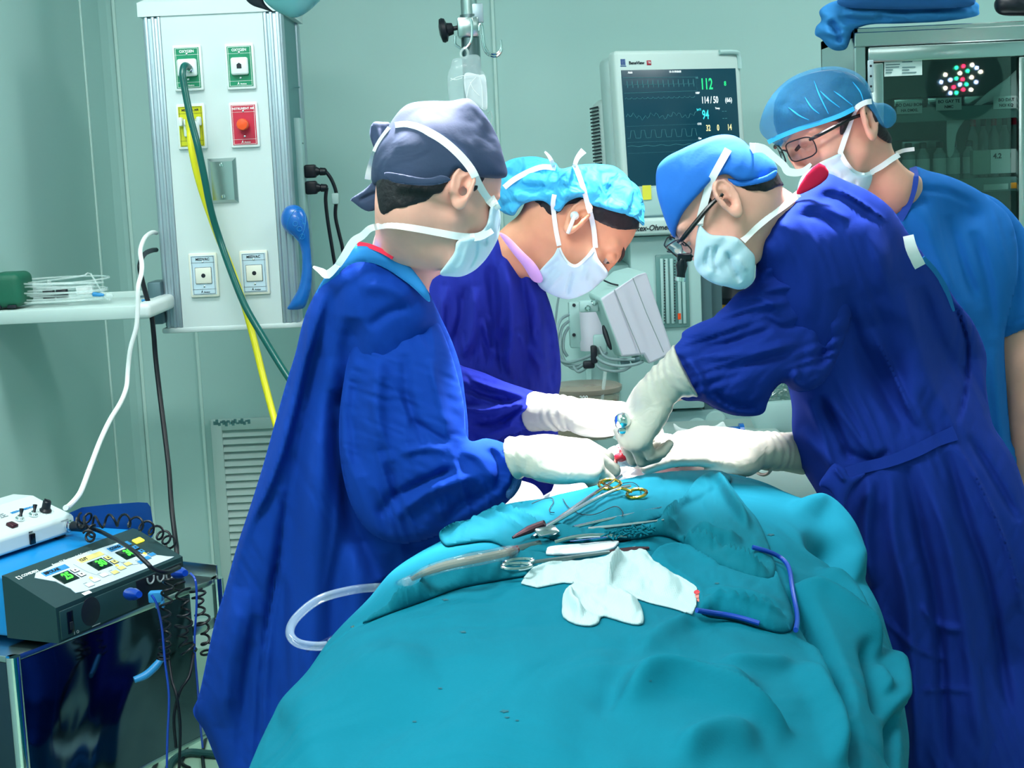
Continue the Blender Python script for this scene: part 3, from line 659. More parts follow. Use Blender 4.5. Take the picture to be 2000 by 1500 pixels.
MB().tube([P(a, b, y) for a, b, y in ((368, 131, PY-0.04), (362, 128, PY-0.065), (358, 133, PY-0.075), (357, 150, PY-0.085), (362, 180, PY-0.09), (372, 230, PY-0.105), (385, 280, PY-0.12), (398, 340, PY-0.12), (412, 410, PY-0.11), (430, 470, PY-0.10), (455, 540, PY-0.13), (480, 600, PY-0.16), (515, 660, PY-0.2), (555, 725, PY-0.25), (620, 820, PY-0.35), (680, 900, PY-0.5))], 0.0088, 12).mk('hose', M['green_hose'], gh)
q = P(370, 134, PY-0.022); MB().lathe(q+np.array([0.004, 0, -0.004]), q+np.array([-0.004, -0.03, 0.004]), [(0, 0.010), (0.01, 0.010), (0.012, 0.008), (0.03, 0.008)], 16).mk('coupling', M['chrome'], gh)
# return air grille low on the back wall
vg = thing('air_grille', P(500, 1180, BW-0.01), 'white louvred air grille low on the back wall behind the surgeon in the dark cap', 'air grille')
xa, xz = P(413, 820, BW)[0], P(413, 820, BW)[0]+0.62; zt_, zb_ = P(500, 815, BW)[2], 0.12
m_ = MB(); fw = 0.036
for cx, cz, sx, sz in (((xa+xz)/2, zt_-fw/2, xz-xa-2*fw+.004, fw), ((xa+xz)/2, zb_+fw/2, xz-xa-2*fw+.004, fw), (xa+fw/2, (zt_+zb_)/2, fw, zt_-zb_), (xz-fw/2, (zt_+zb_)/2, fw, zt_-zb_)): m_.box((cx, BW-0.012, cz), (sx, 0.022, sz), 0.002)
m_.mk('frame', M['monitor'], vg)
MB().box(((xa+xz)/2, BW-0.002, (zt_+zb_)/2), (xz-xa-fw, 0.003, zt_-zb_-fw)).mk('backing', M['ink'], vg)
m_ = MB(); z = zt_-fw-0.012; a_ = math.radians(-32)
while z > zb_+fw:
    R_ = [[1, 0, 0], [0, math.cos(a_), -math.sin(a_)], [0, math.sin(a_), math.cos(a_)]]
    m_.box(((xa+xz)/2, BW-0.012, z), (xz-xa-2*fw+0.004, 0.003, 0.027), 0.001, 1, R_); z -= 0.0245
m_.mk('louvre', M['monitor'], vg)
m_ = MB(); q = P(455, 825, BW-0.0235)
for k in range(16):
    m_.box(q+np.array([(k-8)*0.0075, 0, 0.004*math.sin(k*2.3)]), (0.009, 0.0006, 0.012+0.006*math.sin(k*1.7)), 0)
m_.mk('glue_residue', M['side_grey'], vg, smooth=False)
# ================================================================ instrument cart with the electrosurgical generator (left)
def rayz(u, v, z):
    d = P(u, v, 1.0)-CAM; return CAM+d*((z-CAM[2])/d[2])
EO = P(115, 1257, 2.60); EA = np.array([.4183, .9083, 0]); EZ_ = EO[2]
def eframe(o): return frame(o, EA, np.cross([0, 0, 1.0], EA))      # x along the front, y into the unit, z up
M0 = eframe(EO); WE = .365
# cart
CT = EZ_-.012
c0_ = rayz(20, 1284, CT)
Mc = eframe(c0_); WC = float(np.linalg.norm(rayz(428, 1127, CT)-c0_)); DC = .40; EAc = nrm(rayz(428, 1127, CT)-c0_); Mc = frame(c0_, EAc, np.cross([0, 0, 1.0], EAc)); hb = .30
cart = thing('instrument_cart', c0_+Mc[:3, 0]*.3+Mc[:3, 1]*.2-np.array([0, 0, CT]), 'polished stainless steel cart carrying the blue electrosurgical generator at the lower left', 'cart')
MB(Mc).box((WC/2, DC/2, -.006), (WC, DC, .012), .003).mk('top_plate', M['steel'], cart)
MB(Mc).box((WC*.42, .006, -.012-hb/2), (WC*.84, .010, hb), .002).mk('front_panel', M['mirror_steel'], cart)
MB(Mc).box((.005, DC/2, -.012-hb/2), (.008, DC-.02, hb), .002).mk('side_panel', M['mirror_steel'], cart)
MB(Mc).box((WC/2, DC-.01, -.012-hb/2), (WC-.03, .008, hb), .002).mk('back_panel', M['steel_dark'], cart)
MB(Mc).box((WC*.84+.005, DC/2, -.012-hb/2), (.008, DC-.03, hb), .002).mk('inner_panel', M['steel_dark'], cart)
MB(Mc).box((WC/2, DC/2, -.012-hb), (WC, DC, .010), .002).mk('bottom_plate', M['steel'], cart)
for x, y in ((.006, .0), (WC-.006, 0), (.006, DC), (WC-.006, DC)):
    b = c0_+Mc[:3, 0]*x+Mc[:3, 1]*y; MB().cyl(b, (b[0], b[1], .06), .0125, 16).mk('leg', M['chrome'], cart)
    MB().lathe((b[0]-.012, b[1], .035), (b[0]+.012, b[1], .035), [(0, .03), (.003, .035), (.021, .035), (.024, .03)], 20).mk('caster', M['black'], cart)
MB(Mc).box((WC*.92, .004, -.09), (WC*.15, .008, .02), .002, 2).mk('rail', M['steel'], cart)
MB(Mc).box((WC-.004, DC/2, .012), (.006, DC, .03), .002).mk('edge_rail', M['steel'], cart)
# generator
esu = thing('electrosurgical_generator', EO, 'blue electrosurgical generator with dark sloping panel and green digits, standing on the steel cart', 'generator')
hF, hT, dS = .064, .112, .104
def sidepoly(y0, pts): return [(a, b) for a, b in pts]
m_ = MB(M0); m_.v = []; pl_ = [(0, .0), (0, hF), (dS, hT), (dS+.012, hT+.002), (dS+.012, 0)]
V = [(x, a, b) for x in (0, WE) for a, b in pl_]; n = len(pl_)
m_.add(V, [tuple(range(n))[::-1], tuple(range(n, 2*n))]+[(k, (k+1) % n, n+(k+1) % n, n+k) for k in range(n)])
fr_b = m_.mk('front_bezel', M['esu_dark'], esu, auto=.3)
MB(M0).box((WE/2, dS+.012+.145, hT/2+.001), (WE-.002, .29, hT), .008, 3).mk('housing', M['esu_blue'], esu)
MB(M0).box((WE/2, -.0012, hF/2-.002), (WE-.012, .004, hF-.012), .002).mk('front_plate', M['esu_face'], esu)
for x in (.03, WE-.03):
    for y in (.04, .34): MB(M0).cyl((x, y, -.001), (x, y, -.0005), .012, 12)
sl = math.hypot(dS, hT-hF); Ms = frame(M0[:3, :3]@np.array([0, 0, hF])+EO, EA, M0[:3, 1]*dS+np.array([0, 0, 1.0])*(hT-hF))
lab = [(.092, .010), (.325, .006), (.335, .014), (.300, .045), (.290, .075), (.285, .098), (.055, .098), (.066, .06), (.072, .03)]
MB(Ms).prism(crom(np.c_[np.array(lab), np.zeros(len(lab))], 3, True)[:, :2].tolist(), .0002, .0014).mk('control_label', mat('label_pale', '#C9DDE6', .4), esu, auto=.3)
def dig(x, t): 
    o = MB(Ms).box((x, .060, .0016), (.042, .030, .002), .001).mk('display_window', M['lcd'], esu); MB(Ms).text(t, .026, (x+.004, .0605), z=.0030, sx=.8, shear=.12, bold=.0006).mk('digits', M['digit'], o, smooth=False)
dig(.093, '25'); dig(.187, '30'); dig(.268, '30')
for x0_, w, t, mm in ((.062, .064, 'BIPOLAR', 'blue_label'), (.158, .066, 'CUT', 'btn_yellow'), (.244, .062, 'COAG', 'blue_label')):
    o = MB(Ms).box((x0_+w/2, .0865, .0016), (w, .013, .0012), .0005).mk('heading_strip', M[mm], esu); MB(Ms).text(t, .010, (x0_+.003, .0865), 'LEFT', z=.0026, bold=.0002).mk('heading', M['ink'], o, smooth=False)
for x, mm in ((.126, 'white'), (.219, 'btn_yellow'), (.300, 'blue_label')):
    for y, t in ((.068, '\u25b2'), (.052, '\u25bc')):
        o = MB(Ms).box((x, y, .0018), (.015, .012, .002), .001).mk('button_border', M['ink'], esu); MB(Ms).box((x, y, .0022), (.0135, .0105, .0022), .001).mk('button', M[mm], o)
        s_ = 1 if y > .06 else -1; MB(Ms).add([(x-.003, y-.002*s_, .0036), (x+.003, y-.002*s_, .0036), (x, y+.003*s_, .0036)], [(0, 1, 2)]).mk('arrow', M['ink'], o, smooth=False)
for x, y, mm in ((.112, .020, 'white'), (.135, .026, 'white'), (.163, .030, 'white'), (.190, .026, 'btn_yellow'), (.214, .030, 'btn_yellow'), (.237, .034, 'btn_yellow'), (.268, .026, 'blue_label'), (.290, .030, 'blue_label'), (.310, .034, 'blue_label')):
    o = MB(Ms).box((x, y, .0016), (.018, .011, .0016), .001).mk('button_border', M['grey_ink'], esu); MB(Ms).box((x, y, .0021), (.0166, .0096, .0018), .001).mk('button', M[mm], o)
    MB(Ms).box((x-.003, y+.0085, .0016), (.010, .0015, .0004)).mk('caption', M['grey_ink'], o)
for x, y in ((.134, .036), (.214, .041), (.300, .044)): MB(Ms).lathe((x, y, .0014), (x, y, .003), [(0, .004), (.0012, .003), (.0018, .001)], 12).mk('indicator_lamp', M['led_yellow'], esu)
for xx in (.149, .232): MB(Ms).tube([(xx-.008, .085, .0016), (xx-.004, .05, .0016), (xx+.012, .028, .0016), (xx+.03, .024, .0016)], .0005, 5, 5).mk('divider_line', M['grey_ink'], esu)
MB(Ms).box((.086, .004, .0015), (.020, .008, .0015), .0006).mk('small_label', M['white'], esu)
for x in (.322, .334): MB(Ms).box((x, .083, .002), (.013, .014, .004), .003).mk('warning_lamp', M['led_yellow'], esu)
MB(Ms).text('COVIDIEN', .009, (.046, .103), z=.0005, bold=.0001).mk('maker_text', M['white'], esu, smooth=False); MB(Ms).text('Force EZ Electrosurgical Generator', .0075, (.105, .103), 'LEFT', z=.0005).mk('model_text', M['white'], esu, smooth=False)
m_ = MB(Ms); m_.add([(a+.012, b+.098, .0006) for a, b in ((0, 0), (.004, 0), (.004, .002), (.002, .002), (.002, .007), (.004, .007), (.004, .009), (0, .009))], [tuple(range(8))]); m_.add([(a+.018, b+.098, .0006) for a, b in ((0, 0), (.004, 0), (.004, .009), (0, .009), (0, .007), (.002, .007), (.002, .002), (0, .002))], [tuple(range(8))]); m_.mk('logo', M['white'], esu, smooth=False)
Mf = frame(EO+M0[:3, 1]*(-.0034), EA, (0, 0, 1.0))
MB(Mf).box((.030, .030, 0), (.016, .040, .002), .002).mk('power_switch', M['black_gloss'], esu)
MB(Mf).box((.030, .024, .002), (.008, .014, .003), .001).mk('switch_rocker', M['ink'], esu)
MB(Mf).lathe((.085, .034, -.002), (.085, .034, .001), [(0, .026), (.0018, .026), (.0024, .024)], 28).mk('speaker_cover', M['ink'], esu)
MB(Mf).text('I  O', .008, (.042, .008), z=.0012).mk('switch_mark', M['grey_ink'], esu, smooth=False)
MB(Mf).box((.095, .006, .0008), (.022, .0015, .0004)).mk('caption', M['grey_ink'], esu)
for k, x in enumerate((.255, .285, .312)):
    MB(Mf).tube([(x+.010*math.cos(t), .05-.004*k+.010*math.sin(t), .003) for t in np.linspace(math.pi*.9, math.pi*2.1, 9)], .0018, 8, 2).mk('socket_ring', M['grey_ink'], esu)
MB(Mf).box((.285, .030, 0), (.14, .05, .003), .002).mk('socket_panel', M['black'], esu)
# plugs and leads on the generator
def lead(name, plug, pts, lb, r=.0022, m='cord_blue', pm='cord_blue'):
    t = thing(name, plug[0], lb, 'plug', None); a, b = plug; MB().lathe(a, b, [(0, .010), (.012, .012), (.022, .010), (.030, .011), (.050, .006)], 16).mk('plug_body', M[pm], t); MB().tube([b]+pts, r, 8, 6).mk('cord', M[m], t); return t
fw_ = -M0[:3, 1]
a = P(250, 1160, 2.70)
lead('blue_plug', (a, P(296, 1162, 2.62)), [P(306, 1180, 2.62), P(316, 1225, 2.65), P(322, 1290, 2.66), P(330, 1360, 2.66), P(327, 1440, 2.66), P(326, 1500, 2.66), P(326, 1560, 2.66)], 'blue plug with a thin blue cord in the middle of the generator front')
lead('blue_plug', (P(342, 1118, 2.82), P(372, 1120, 2.76)), [P(382, 1135, 2.74), P(384, 1180, 2.74), P(380, 1260, 2.74), P(386, 1340, 2.74), P(390, 1400, 2.75), P(396, 1460, 2.76)], 'blue plug with a cord at the right end of the generator front')
q = P(305, 1165, 2.75); MB().box(q, (.026, .02, .02), .003).box(q+np.array([.002, -.004, -.014]), (.006, .012, .014), .002).box(q+np.array([.012, -.004, -.014]), (.006, .012, .014), .002).mk('pale_connector', M['blue_label']); tag(bpy.data.objects['pale_connector'], 'pale blue three-pronged connector under the right sockets of the generator', 'connector')
def coil(name, ax, r, turns, lb, m='black', w=.0024, wob=0.0):
    p = crom(np.array(ax), 12); n = int(turns*14); s_ = np.linspace(0, len(p)-1, n); c = np.stack([np.interp(s_, np.arange(len(p)), p[:, k]) for k in range(3)], 1)
    t = nrm(np.gradient(c, axis=0)); a1 = nrm(np.cross(t, [0.3, 1, .2])); a2 = np.cross(t, a1); ph = np.linspace(0, turns*2*math.pi, n)
    pts = c+(a1*np.cos(ph)[:, None]+a2*np.sin(ph)[:, None])*r*(1+wob*np.sin(ph*.31))[:, None]
    o = MB().tube(pts, w, 6, 1).mk(name, M[m]); return tag(o, lb, 'cable', 'coiled black cables at the generator')
coil('coiled_cable', [P(152, 1022, 2.86), P(185, 1020, 2.86), P(240, 1016, 2.88), P(285, 1028, 2.92), P(318, 1046, 2.96), P(335, 1062, 2.99)], .0115, 9.5, 'coiled black cable lying along the top of the blue generator')
coil('coiled_cable', [P(330, 1130, 2.74), P(322, 1200, 2.72), P(322, 1260, 2.72), P(318, 1290, 2.72)], .010, 9, 'coiled black cable hanging straight down in front of the generator, left one')
coil('coiled_cable', [P(352, 1140, 2.76), P(362, 1190, 2.74), P(356, 1240, 2.74), P(372, 1275, 2.74)], .011, 8, 'coiled black cable hanging beside the right end of the generator, middle one', wob=.4)
coil('coiled_cable', [P(385, 1150, 2.78), P(395, 1210, 2.78), P(408, 1280, 2.80)], .010, 8, 'coiled black cable hanging nearest to the blue gown, right one', wob=.4)
coil('coiled_cable', [P(160, 1010, 2.90), P(175, 1018, 2.88), P(178, 1045, 2.84), P(172, 1048, 2.82)], .009, 4, 'bunched coil of black cable behind the connector of the white control box', wob=.3)
for lb, pts in (('black lead hanging down in front of the cart, left strand', [(330, 1290, 2.72), (336, 1330, 2.70), (345, 1360, 2.68), (352, 1420, 2.68), (350, 1500, 2.68)]), ('black lead hanging down in front of the cart, right strand', [(378, 1275, 2.74), (370, 1320, 2.70), (352, 1350, 2.69), (340, 1400, 2.68), (344, 1460, 2.68)])):
    o = cable('hanging_lead', pts, .0028, M['black'], lb)
# white control box on the generator
ztop = EZ_+hT+.004
wr_ = rayz(149, 1042, ztop); wl = rayz(0, 1092, ztop); ax_ = nrm(wr_-wl); W0 = wr_-ax_*.26
Mw = frame(W0, ax_, np.cross([0, 0, 1.0], ax_)); wx = .26
wb = thing('white_control_box', W0+ax_*.13, 'white surgical control box with knobs and switches standing on the blue generator', 'control box')
hf_, hr_, dp = .036, .072, .125; pl_ = [(0, .004), (0, hf_), (.006, hf_+.004), (.085, hr_-.006), (.10, hr_), (dp+.03, hr_), (dp+.03, .004)]
V = [(x, a, b) for x in (0, wx) for a, b in pl_]; n = len(pl_)
bmw = MB(Mw).add(V, [tuple(range(n))[::-1], tuple(range(n, 2*n))]+[(k, (k+1) % n, n+(k+1) % n, n+k) for k in range(n)]).mk('housing', M['panel_white'], wb, auto=.35)
bv = bmw.modifiers.new('bevel', 'BEVEL'); bv.width = .006; bv.segments = 3; bv.limit_method = 'ANGLE'
for x in (.03, wx-.03):
    for y in (.02, dp): MB(Mw).box((x, y, .001), (.025, .02, .006), .002).mk('foot', M['black'], wb)
Mp = frame(Mw[:3, :3]@np.array([0, .006, hf_+.004])+W0, ax_, Mw[:3, 1]*.079+np.array([0, 0, 1.0])*(hr_-hf_-.010))
MB(Mp).text('ROTEX', .020, (.055, .060), z=.0008, sx=1.0).text('782E', .020, (.125, .061), z=.0008).mk('lettering', M['grey_ink'], wb, smooth=False)
MB(Mp).text('BERTHOMEDICAL', .008, (.190, .061), z=.0008, bold=.0002).mk('maker_lettering', M['blue_label'], wb, smooth=False)
for x in (.150, .186):
    o = MB(Mp).lathe((x, .032, .001), (x, .032, .02), [(0, .0085), (.003, .0085), (.004, .005), (.008, .005)], 16).mk('toggle_nut', M['chrome'], wb); MB(Mp).tube([(x, .032, .006), (x+.004, .034, .012), (x+.008, .038, .019)], [.0032, .0028, .0045], 10, 3).mk('toggle_lever', M['black'], o)
MB(Mp).lathe((.222, .034, .001), (.222, .034, .024), [(0, .0115), (.002, .0118), (.006, .0085), (.020, .008), (.022, .0065)], 20).box((.222, .034, .022), (.003, .014, .006), .001).mk('dial_knob', M['black'], wb)
for t in np.linspace(-2.3, 2.3, 12): MB()
m_ = MB(Mp)
for t in np.linspace(-.8, 4.0, 13): m_.box((.222+.0155*math.cos(t), .034+.0155*math.sin(t), .0008), (.0012, .0012, .0004))
m_.mk('dial_scale', M['grey_ink'], wb, smooth=False)
MB(Mp).box((.118, .020, .002), (.016, .018, .008), .002).mk('red_switch', mat('dark_red', '#3A1020', .3), wb)
Mq = frame(W0+Mw[:3, 1]*(-.0005), ax_, (0, 0, 1.0))
MB(Mq).box((.140, .018, .001), (.013, .020, .005), .001).mk('rocker_switch', M['black_gloss'], wb)
MB(Mq).text('RESET', .004, (.138, .0315), z=.0006).mk('caption', M['ink'], wb, smooth=False)
o = MB(Mq).lathe((.240, .020, -.001), (.240, .020, .01), [(0, .012), (.006, .012), (.007, .010), (.012, .010)], 20).mk('socket', M['chrome'], wb)
MB(Mq).box((.230, .0335, .0006), (.020, .0015, .0004)).mk('caption', M['grey_ink'], wb)
pq = Mq[:3, :3]@np.array([.240, .020, .010])+Mq[:3, 3]; pe = P(172, 1030, pq[1]-.03)
t = thing('cable_plug', pq, 'black round plug and lead coming out of the front of the white control box', 'plug')
MB().lathe(pq, pe, [(0, .0098), (.030, .0098), (.032, .008), (.038, .0085), (.044, .006), (.05, .0045)], 18).mk('plug_body', M['black'], t)
MB().tube([pe, P(200, 1040, pe[1]), P(250, 1068, 2.70), P(285, 1098, 2.66), P(300, 1112, 2.66), P(325, 1118, 2.68), P(350, 1108, 2.75)], .0042, 10).mk('lead', M['black'], t)
# blue plastic plate standing behind the generator
bp = [(135, 1002), (160, 991), (215, 985), (270, 981), (288, 982), (294, 990), (302, 1040), (290, 1060), (140, 1062)]
V = []; 
for y in (3.02, 3.026): V += [P(a, b, y) for a, b in bp]
n = len(bp); o = mk('blue_plate', V, [tuple(range(n)), tuple(range(n, 2*n))[::-1]]+[(k, n+k, n+(k+1) % n, (k+1) % n) for k in range(n)], M['blue_dark'], auto=.3); tag(o, 'dark blue plastic plate standing upright behind the generator', 'plate')
# floor cables
for k, (lb, r, pts, mm) in enumerate((('thick dark footswitch hose bending across the floor beside the cart leg', .011, [(325, 1540), (330, 1500), (345, 1480), (370, 1470), (400, 1472), (425, 1474)], 'cable_dk'), ('black cable looping on the green floor behind the cart leg', .005, [(340, 1438), (365, 1442), (362, 1470), (355, 1490), (370, 1500)], 'black'), ('thin green cable loop on the floor under the cart', .003, [(240, 1492), (290, 1488), (312, 1470), (306, 1462), (290, 1470)], 'green_hose'), ('black cable lying on the floor in front of the gown hem', .005, [(402, 1440), (396, 1470), (398, 1500), (405, 1530)], 'black'), ('black cable bent round under the middle of the cart', .006, [(282, 1500), (290, 1475), (300, 1470), (305, 1490), (295, 1510)], 'black'))):
    if mm not in M: mat(mm, '#1D4B4C', .45)
    q = [rayz(u, v, r+.001) for u, v in pts]; o = MB().tube(q, r, 10, 6).mk('floor_cable', M[mm]); tag(o, lb, 'cable')
# reflected blue handle tray on the cart front: none; a curved blue tube clipped to it
o = MB().tube([P(262, 1328, 2.74), P(285, 1318, 2.75), (P(305, 1300, 2.76)), P(320, 1280, 2.77)], [.006, .0075, .0075, .005], 12, 5).mk('blue_handpiece', M['blue_label']); tag(o, 'light blue curved handpiece clipped to the cart front under the generator', 'handpiece')
# ---------------------------------------------------------------- people: shared pieces
def cv(r, u, t): return CR*r+CU*u-CF*t          # right, up, towards the viewer -> world
class Head:
    def __init__(s, ear, Y, fwd, up, side, sc=1.0):
        f = nrm(cv(*fwd)); u = cv(*up); u = nrm(u-f*(u@f)); l = np.cross(u, f)
        s.R = np.stack([f, l, u], 1); s.sc = sc; s.side = side
        s.c = P(*ear, Y)-s.R@(np.array([-.005, .080*side, -.005])*sc)
    def loc(s, p): return ((p-s.c)@s.R)/s.sc
    def W(s, x, y, z): return s.c+s.R@(np.array([x, y, z])*s.sc)
    def px(s, x, y, z): return proj(s.W(x, y, z))
    def skull(s, q):
        d = ell(q, (-.010, 0, .032), (.094, .075, .077))
        d = smin(d, ell(q, (-.035, 0, -.005), (.070, .066, .062)), .03)
        return d
    def face(s, q, fem=0):
        d = s.skull(q)
        d = smin(d, ell(q, (.030, 0, -.030), (.056, .060, .078)), .03)
        d = smin(d, ell(q, (.042, 0, -.082), (.040, .042-.004*fem, .032)), .025)
        ay = np.abs(q[..., 1]); m = np.stack([q[..., 0], ay, q[..., 2]], -1)
        d = smin(d, cap(m, (.01, .056, -.045), (.055, .028, -.088), .014, .012), .02)   # jaw line
        d = smin(d, ell(m, (.052, .044, -.024), (.024, .020, .018)), .018)               # cheek
        d = smin(d, cap(m, (.080, .012, .021), (.066, .050, .019), .010, .009), .012)    # brow ridge
        d = smax(d, -ell(m, (.093, .031, .001), (.016, .019, .012)), .010)               # eye socket
        d = smin(d, cap(q, (.084, 0, .012), (.104, 0, -.028), .007, .011), .010)         # nose
        d = smin(d, cap(m, (.092, .006, -.034), (.094, .012, -.035), .008, .007), .006)
        d = smin(d, cap(m, (.088, .0, -.056), (.080, .020, -.057), .007, .004), .006)    # lips
        d = smin(d, cap(m, (.086, .0, -.066), (.078, .018, -.064), .007, .004), .006)
        d = smin(d, ell(m, (.079, .031, .0035), (.012, .016, .0105)), .003)              # lids
        d = smax(d, -cap(m, (.0935, .021, -.0005), (.086, .042, .0005), .0028, .0022), .002)
        return d
    def ear(s, q):
        y = q[..., 1]*1.0; r = np.stack([q[..., 0], np.abs(y), q[..., 2]], -1)
        a = math.radians(24); b = math.radians(-10)
        Ra = np.array([[math.cos(a), math.sin(a), 0], [-math.sin(a), math.cos(a), 0], [0, 0, 1.0]])
        Rb = np.array([[math.cos(b), 0, math.sin(b)], [0, 1, 0], [-math.sin(b), 0, math.cos(b)]])
        Rt = (Ra.T@Rb)
        g = (r-np.array([-.012, .083, -.002]))@Rt
        d = ell(g, (0, 0, .004), (.0185, .0062, .030)); d = smin(d, ell(g, (.004, 0, -.022), (.011, .006, .014)), .008)
        d = smax(d, -ell(g, (.003, .0062, .003), (.0125, .0085, .0225)), .002)
        hx = [(.014, .004, -.002), (.0155, .005, .012), (.010, .0055, .026), (-.001, .0055, .0315), (-.011, .0055, .026), (-.0155, .005, .010), (-.014, .004, -.006), (-.007, .003, -.020)]
        d = smin(d, chain(g, hx, [.0030]*8, .002), .0025)
        d = smin(d, cap(g, (-.002, .0015, -.012), (-.006, .002, .012), .0030), .004)
        d = smin(d, cap(g, (-.006, .002, .010), (.003, .002, .020), .0026), .004)
        d = smin(d, ell(g, (.013, .002, -.006), (.005, .004, .007)), .005)
        d = smax(d, -ell(g, (.004, .003, -.006), (.0065, .012, .008)), .003)
        return d
class Field:                        # signed distance to a traced polygon, in metres at depth Y
    def __init__(s, poly, Y, sm=4):
        p = np.array(poly, float); p = crom(np.c_[p, np.zeros(len(p))], sm, True)[:, :2] if sm > 1 else p
        s.lo = p.min(0)-160; hi = p.max(0)+160; s.k = 2.5
        U, V = np.meshgrid(np.arange(s.lo[0], hi[0], s.k), np.arange(s.lo[1], hi[1], s.k), indexing='ij')
        d, _, _, _, _ = segd(p, U, V, True); s.d = np.where(inside(p, U, V), -d, d)*Y/FPX
    def __call__(s, pt):
        u, v = proj(pt); a = np.clip((u-s.lo[0])/s.k, 0, s.d.shape[0]-1.001); b = np.clip((v-s.lo[1])/s.k, 0, s.d.shape[1]-1.001)
        i = a.astype(int); j = b.astype(int); a = a-i; b = b-j; D = s.d
        return D[i, j]*(1-a)*(1-b)+D[i+1, j]*a*(1-b)+D[i, j+1]*(1-a)*b+D[i+1, j+1]*a*b
def bbox(pts, pad):
    p = np.array(pts); return p.min(0)-pad, p.max(0)+pad
def grade(lo, hi, flo, fhi, fine, coarse):
    a = np.arange(lo, flo, coarse); b = np.arange(flo, fhi, fine); c = np.arange(fhi, hi+coarse, coarse)
    return np.unique(np.round(np.concatenate([a, b, c]), 6))
def body(person, H, m, neck, limbs, fem=0, fine=0.0028, lid=None):
    """head, neck, trunk, arms and legs as one continuous surface; neck and limbs: list of (points, radii, blend)"""
    pts = [H.W(*q) for q in ((.12, 0, 0), (-.12, 0, 0), (0, .1, 0), (0, -.1, 0), (0, 0, .13), (.05, 0, -.13))]
    flo, fhi = bbox(pts, 0.012); al = list(pts)
    for ps, rs, k in [neck]+limbs:
        for a, r in zip(ps, rs): al += [np.array(a)-r, np.array(a)+r]
    lo, hi = bbox(al, 0.05)
    LF = Field(lid[0], lid[1], 3) if lid else None
    ax = [grade(lo[k], hi[k], flo[k], fhi[k], fine, 0.018) for k in range(3)]
    def fn(p):
        q = H.loc(p); near = np.linalg.norm(q, axis=-1) < .26
        d = np.full(p.shape[:-1], 1.0)
        if near.any():
            qn = q[near]; h = H.face(qn, fem); h = smin(h, H.ear(qn), .006); d[near] = h*H.sc
        d = smin(d, chain(p, neck[0], neck[1], .03), neck[2])
        if LF is not None:
            nn = np.linalg.norm(p-H.c, axis=-1) < .30
            if nn.any(): d[nn] = smax(d[nn], LF(p[nn])+.006, .008)
        for ps, rs, k in limbs: d = smin(d, chain(p, ps, rs, .03), k)
        return d
    V, F = sdf_mesh(fn, None, None, ax, 1)
    o = mk('body', V, F, m, person); return o
def eyes(person, H, cols=('eye_white', 'iris')):
    for s in (-1, 1):
        w = MB(); c = H.W(.0750, s*.031, -.001); f = nrm(H.R[:, 0]*.9-H.R[:, 2]*.25+nrm(CAM-c)*.35); a = H.R[:, 1]; r = .0118*H.sc
        w.lathe(c-f*r, c+f*r, [(r*(1-math.cos(t)), r*math.sin(t)+1e-5) for t in np.linspace(0.01, math.pi-.01, 14)], 20)
        e = w.mk('eye', M[cols[0]], person)
        MB().lathe(c+f*(r*0.86), c+f*(r*1.05), [(0, r*.5), (r*.10, r*.38), (r*.15, .0001)], 16).mk('iris', M[cols[1]], e)
def press(V, folds):                # folds traced on the side that faces the viewer
    u, v = proj(V); z = foldsum(folds, u, v); d = nrm(V-CAM); c = V.mean(0); near = np.clip((c-V)@nrm(c-CAM)/.02+.5, 0, 1)
    return V-d*(z*near)[:, None]
def solid(person, name, m, H, fn, pts, pad=0.03, step=0.0032, it=2, parent=None, folds=()):
    lo, hi = bbox(pts, pad); V, F = sdf_mesh(fn, lo, hi, step, it); V = press(V, folds); return mk(name, V, F, m, parent or person)
def trousers(person, legs, m):
    sh = [(ps, [r+.022 for r in rs]) for ps, rs, k in legs]; ft = [ps[-1] for ps, rs, k in legs]
    al = [q for ps, _ in sh for q in ps]; lo, hi = bbox(al, .15)
    def fn(p):
        d = None
        for ps, rs in sh: d = smin(d, chain(p, ps, rs, .05), .03)
        return smax(d, .09-p[..., 2], .01)
    V, F = sdf_mesh(fn, lo, hi, .014, 2); mk('trousers', V, F, m, person)
    for f in ft:
        f = np.array([f[0], f[1], .045]); V, F = sdf_mesh(lambda p: smax(smin(cap(p, f+[0, .02, .01], f+[.0, -.15, -.01], .045, .042), cap(p, f, f+[0, 0, .05], .042, .05), .03), .003-p[..., 2], .01), f-np.array([.08, .24, .05]), f+np.array([.08, .10, .12]), .009, 1); mk('shoe', V, F, M['under_a'], person)
def hbox(H, e=.0): return [H.W(*q) for q in ((.13, 0, 0), (-.13, 0, 0), (0, .11, 0), (0, -.11, 0), (0, 0, .15), (0, 0, -.13), (.1, .1, -.1), (.1, -.1, -.1), (-.1, .1, -.08), (-.1, -.1, -.08))]
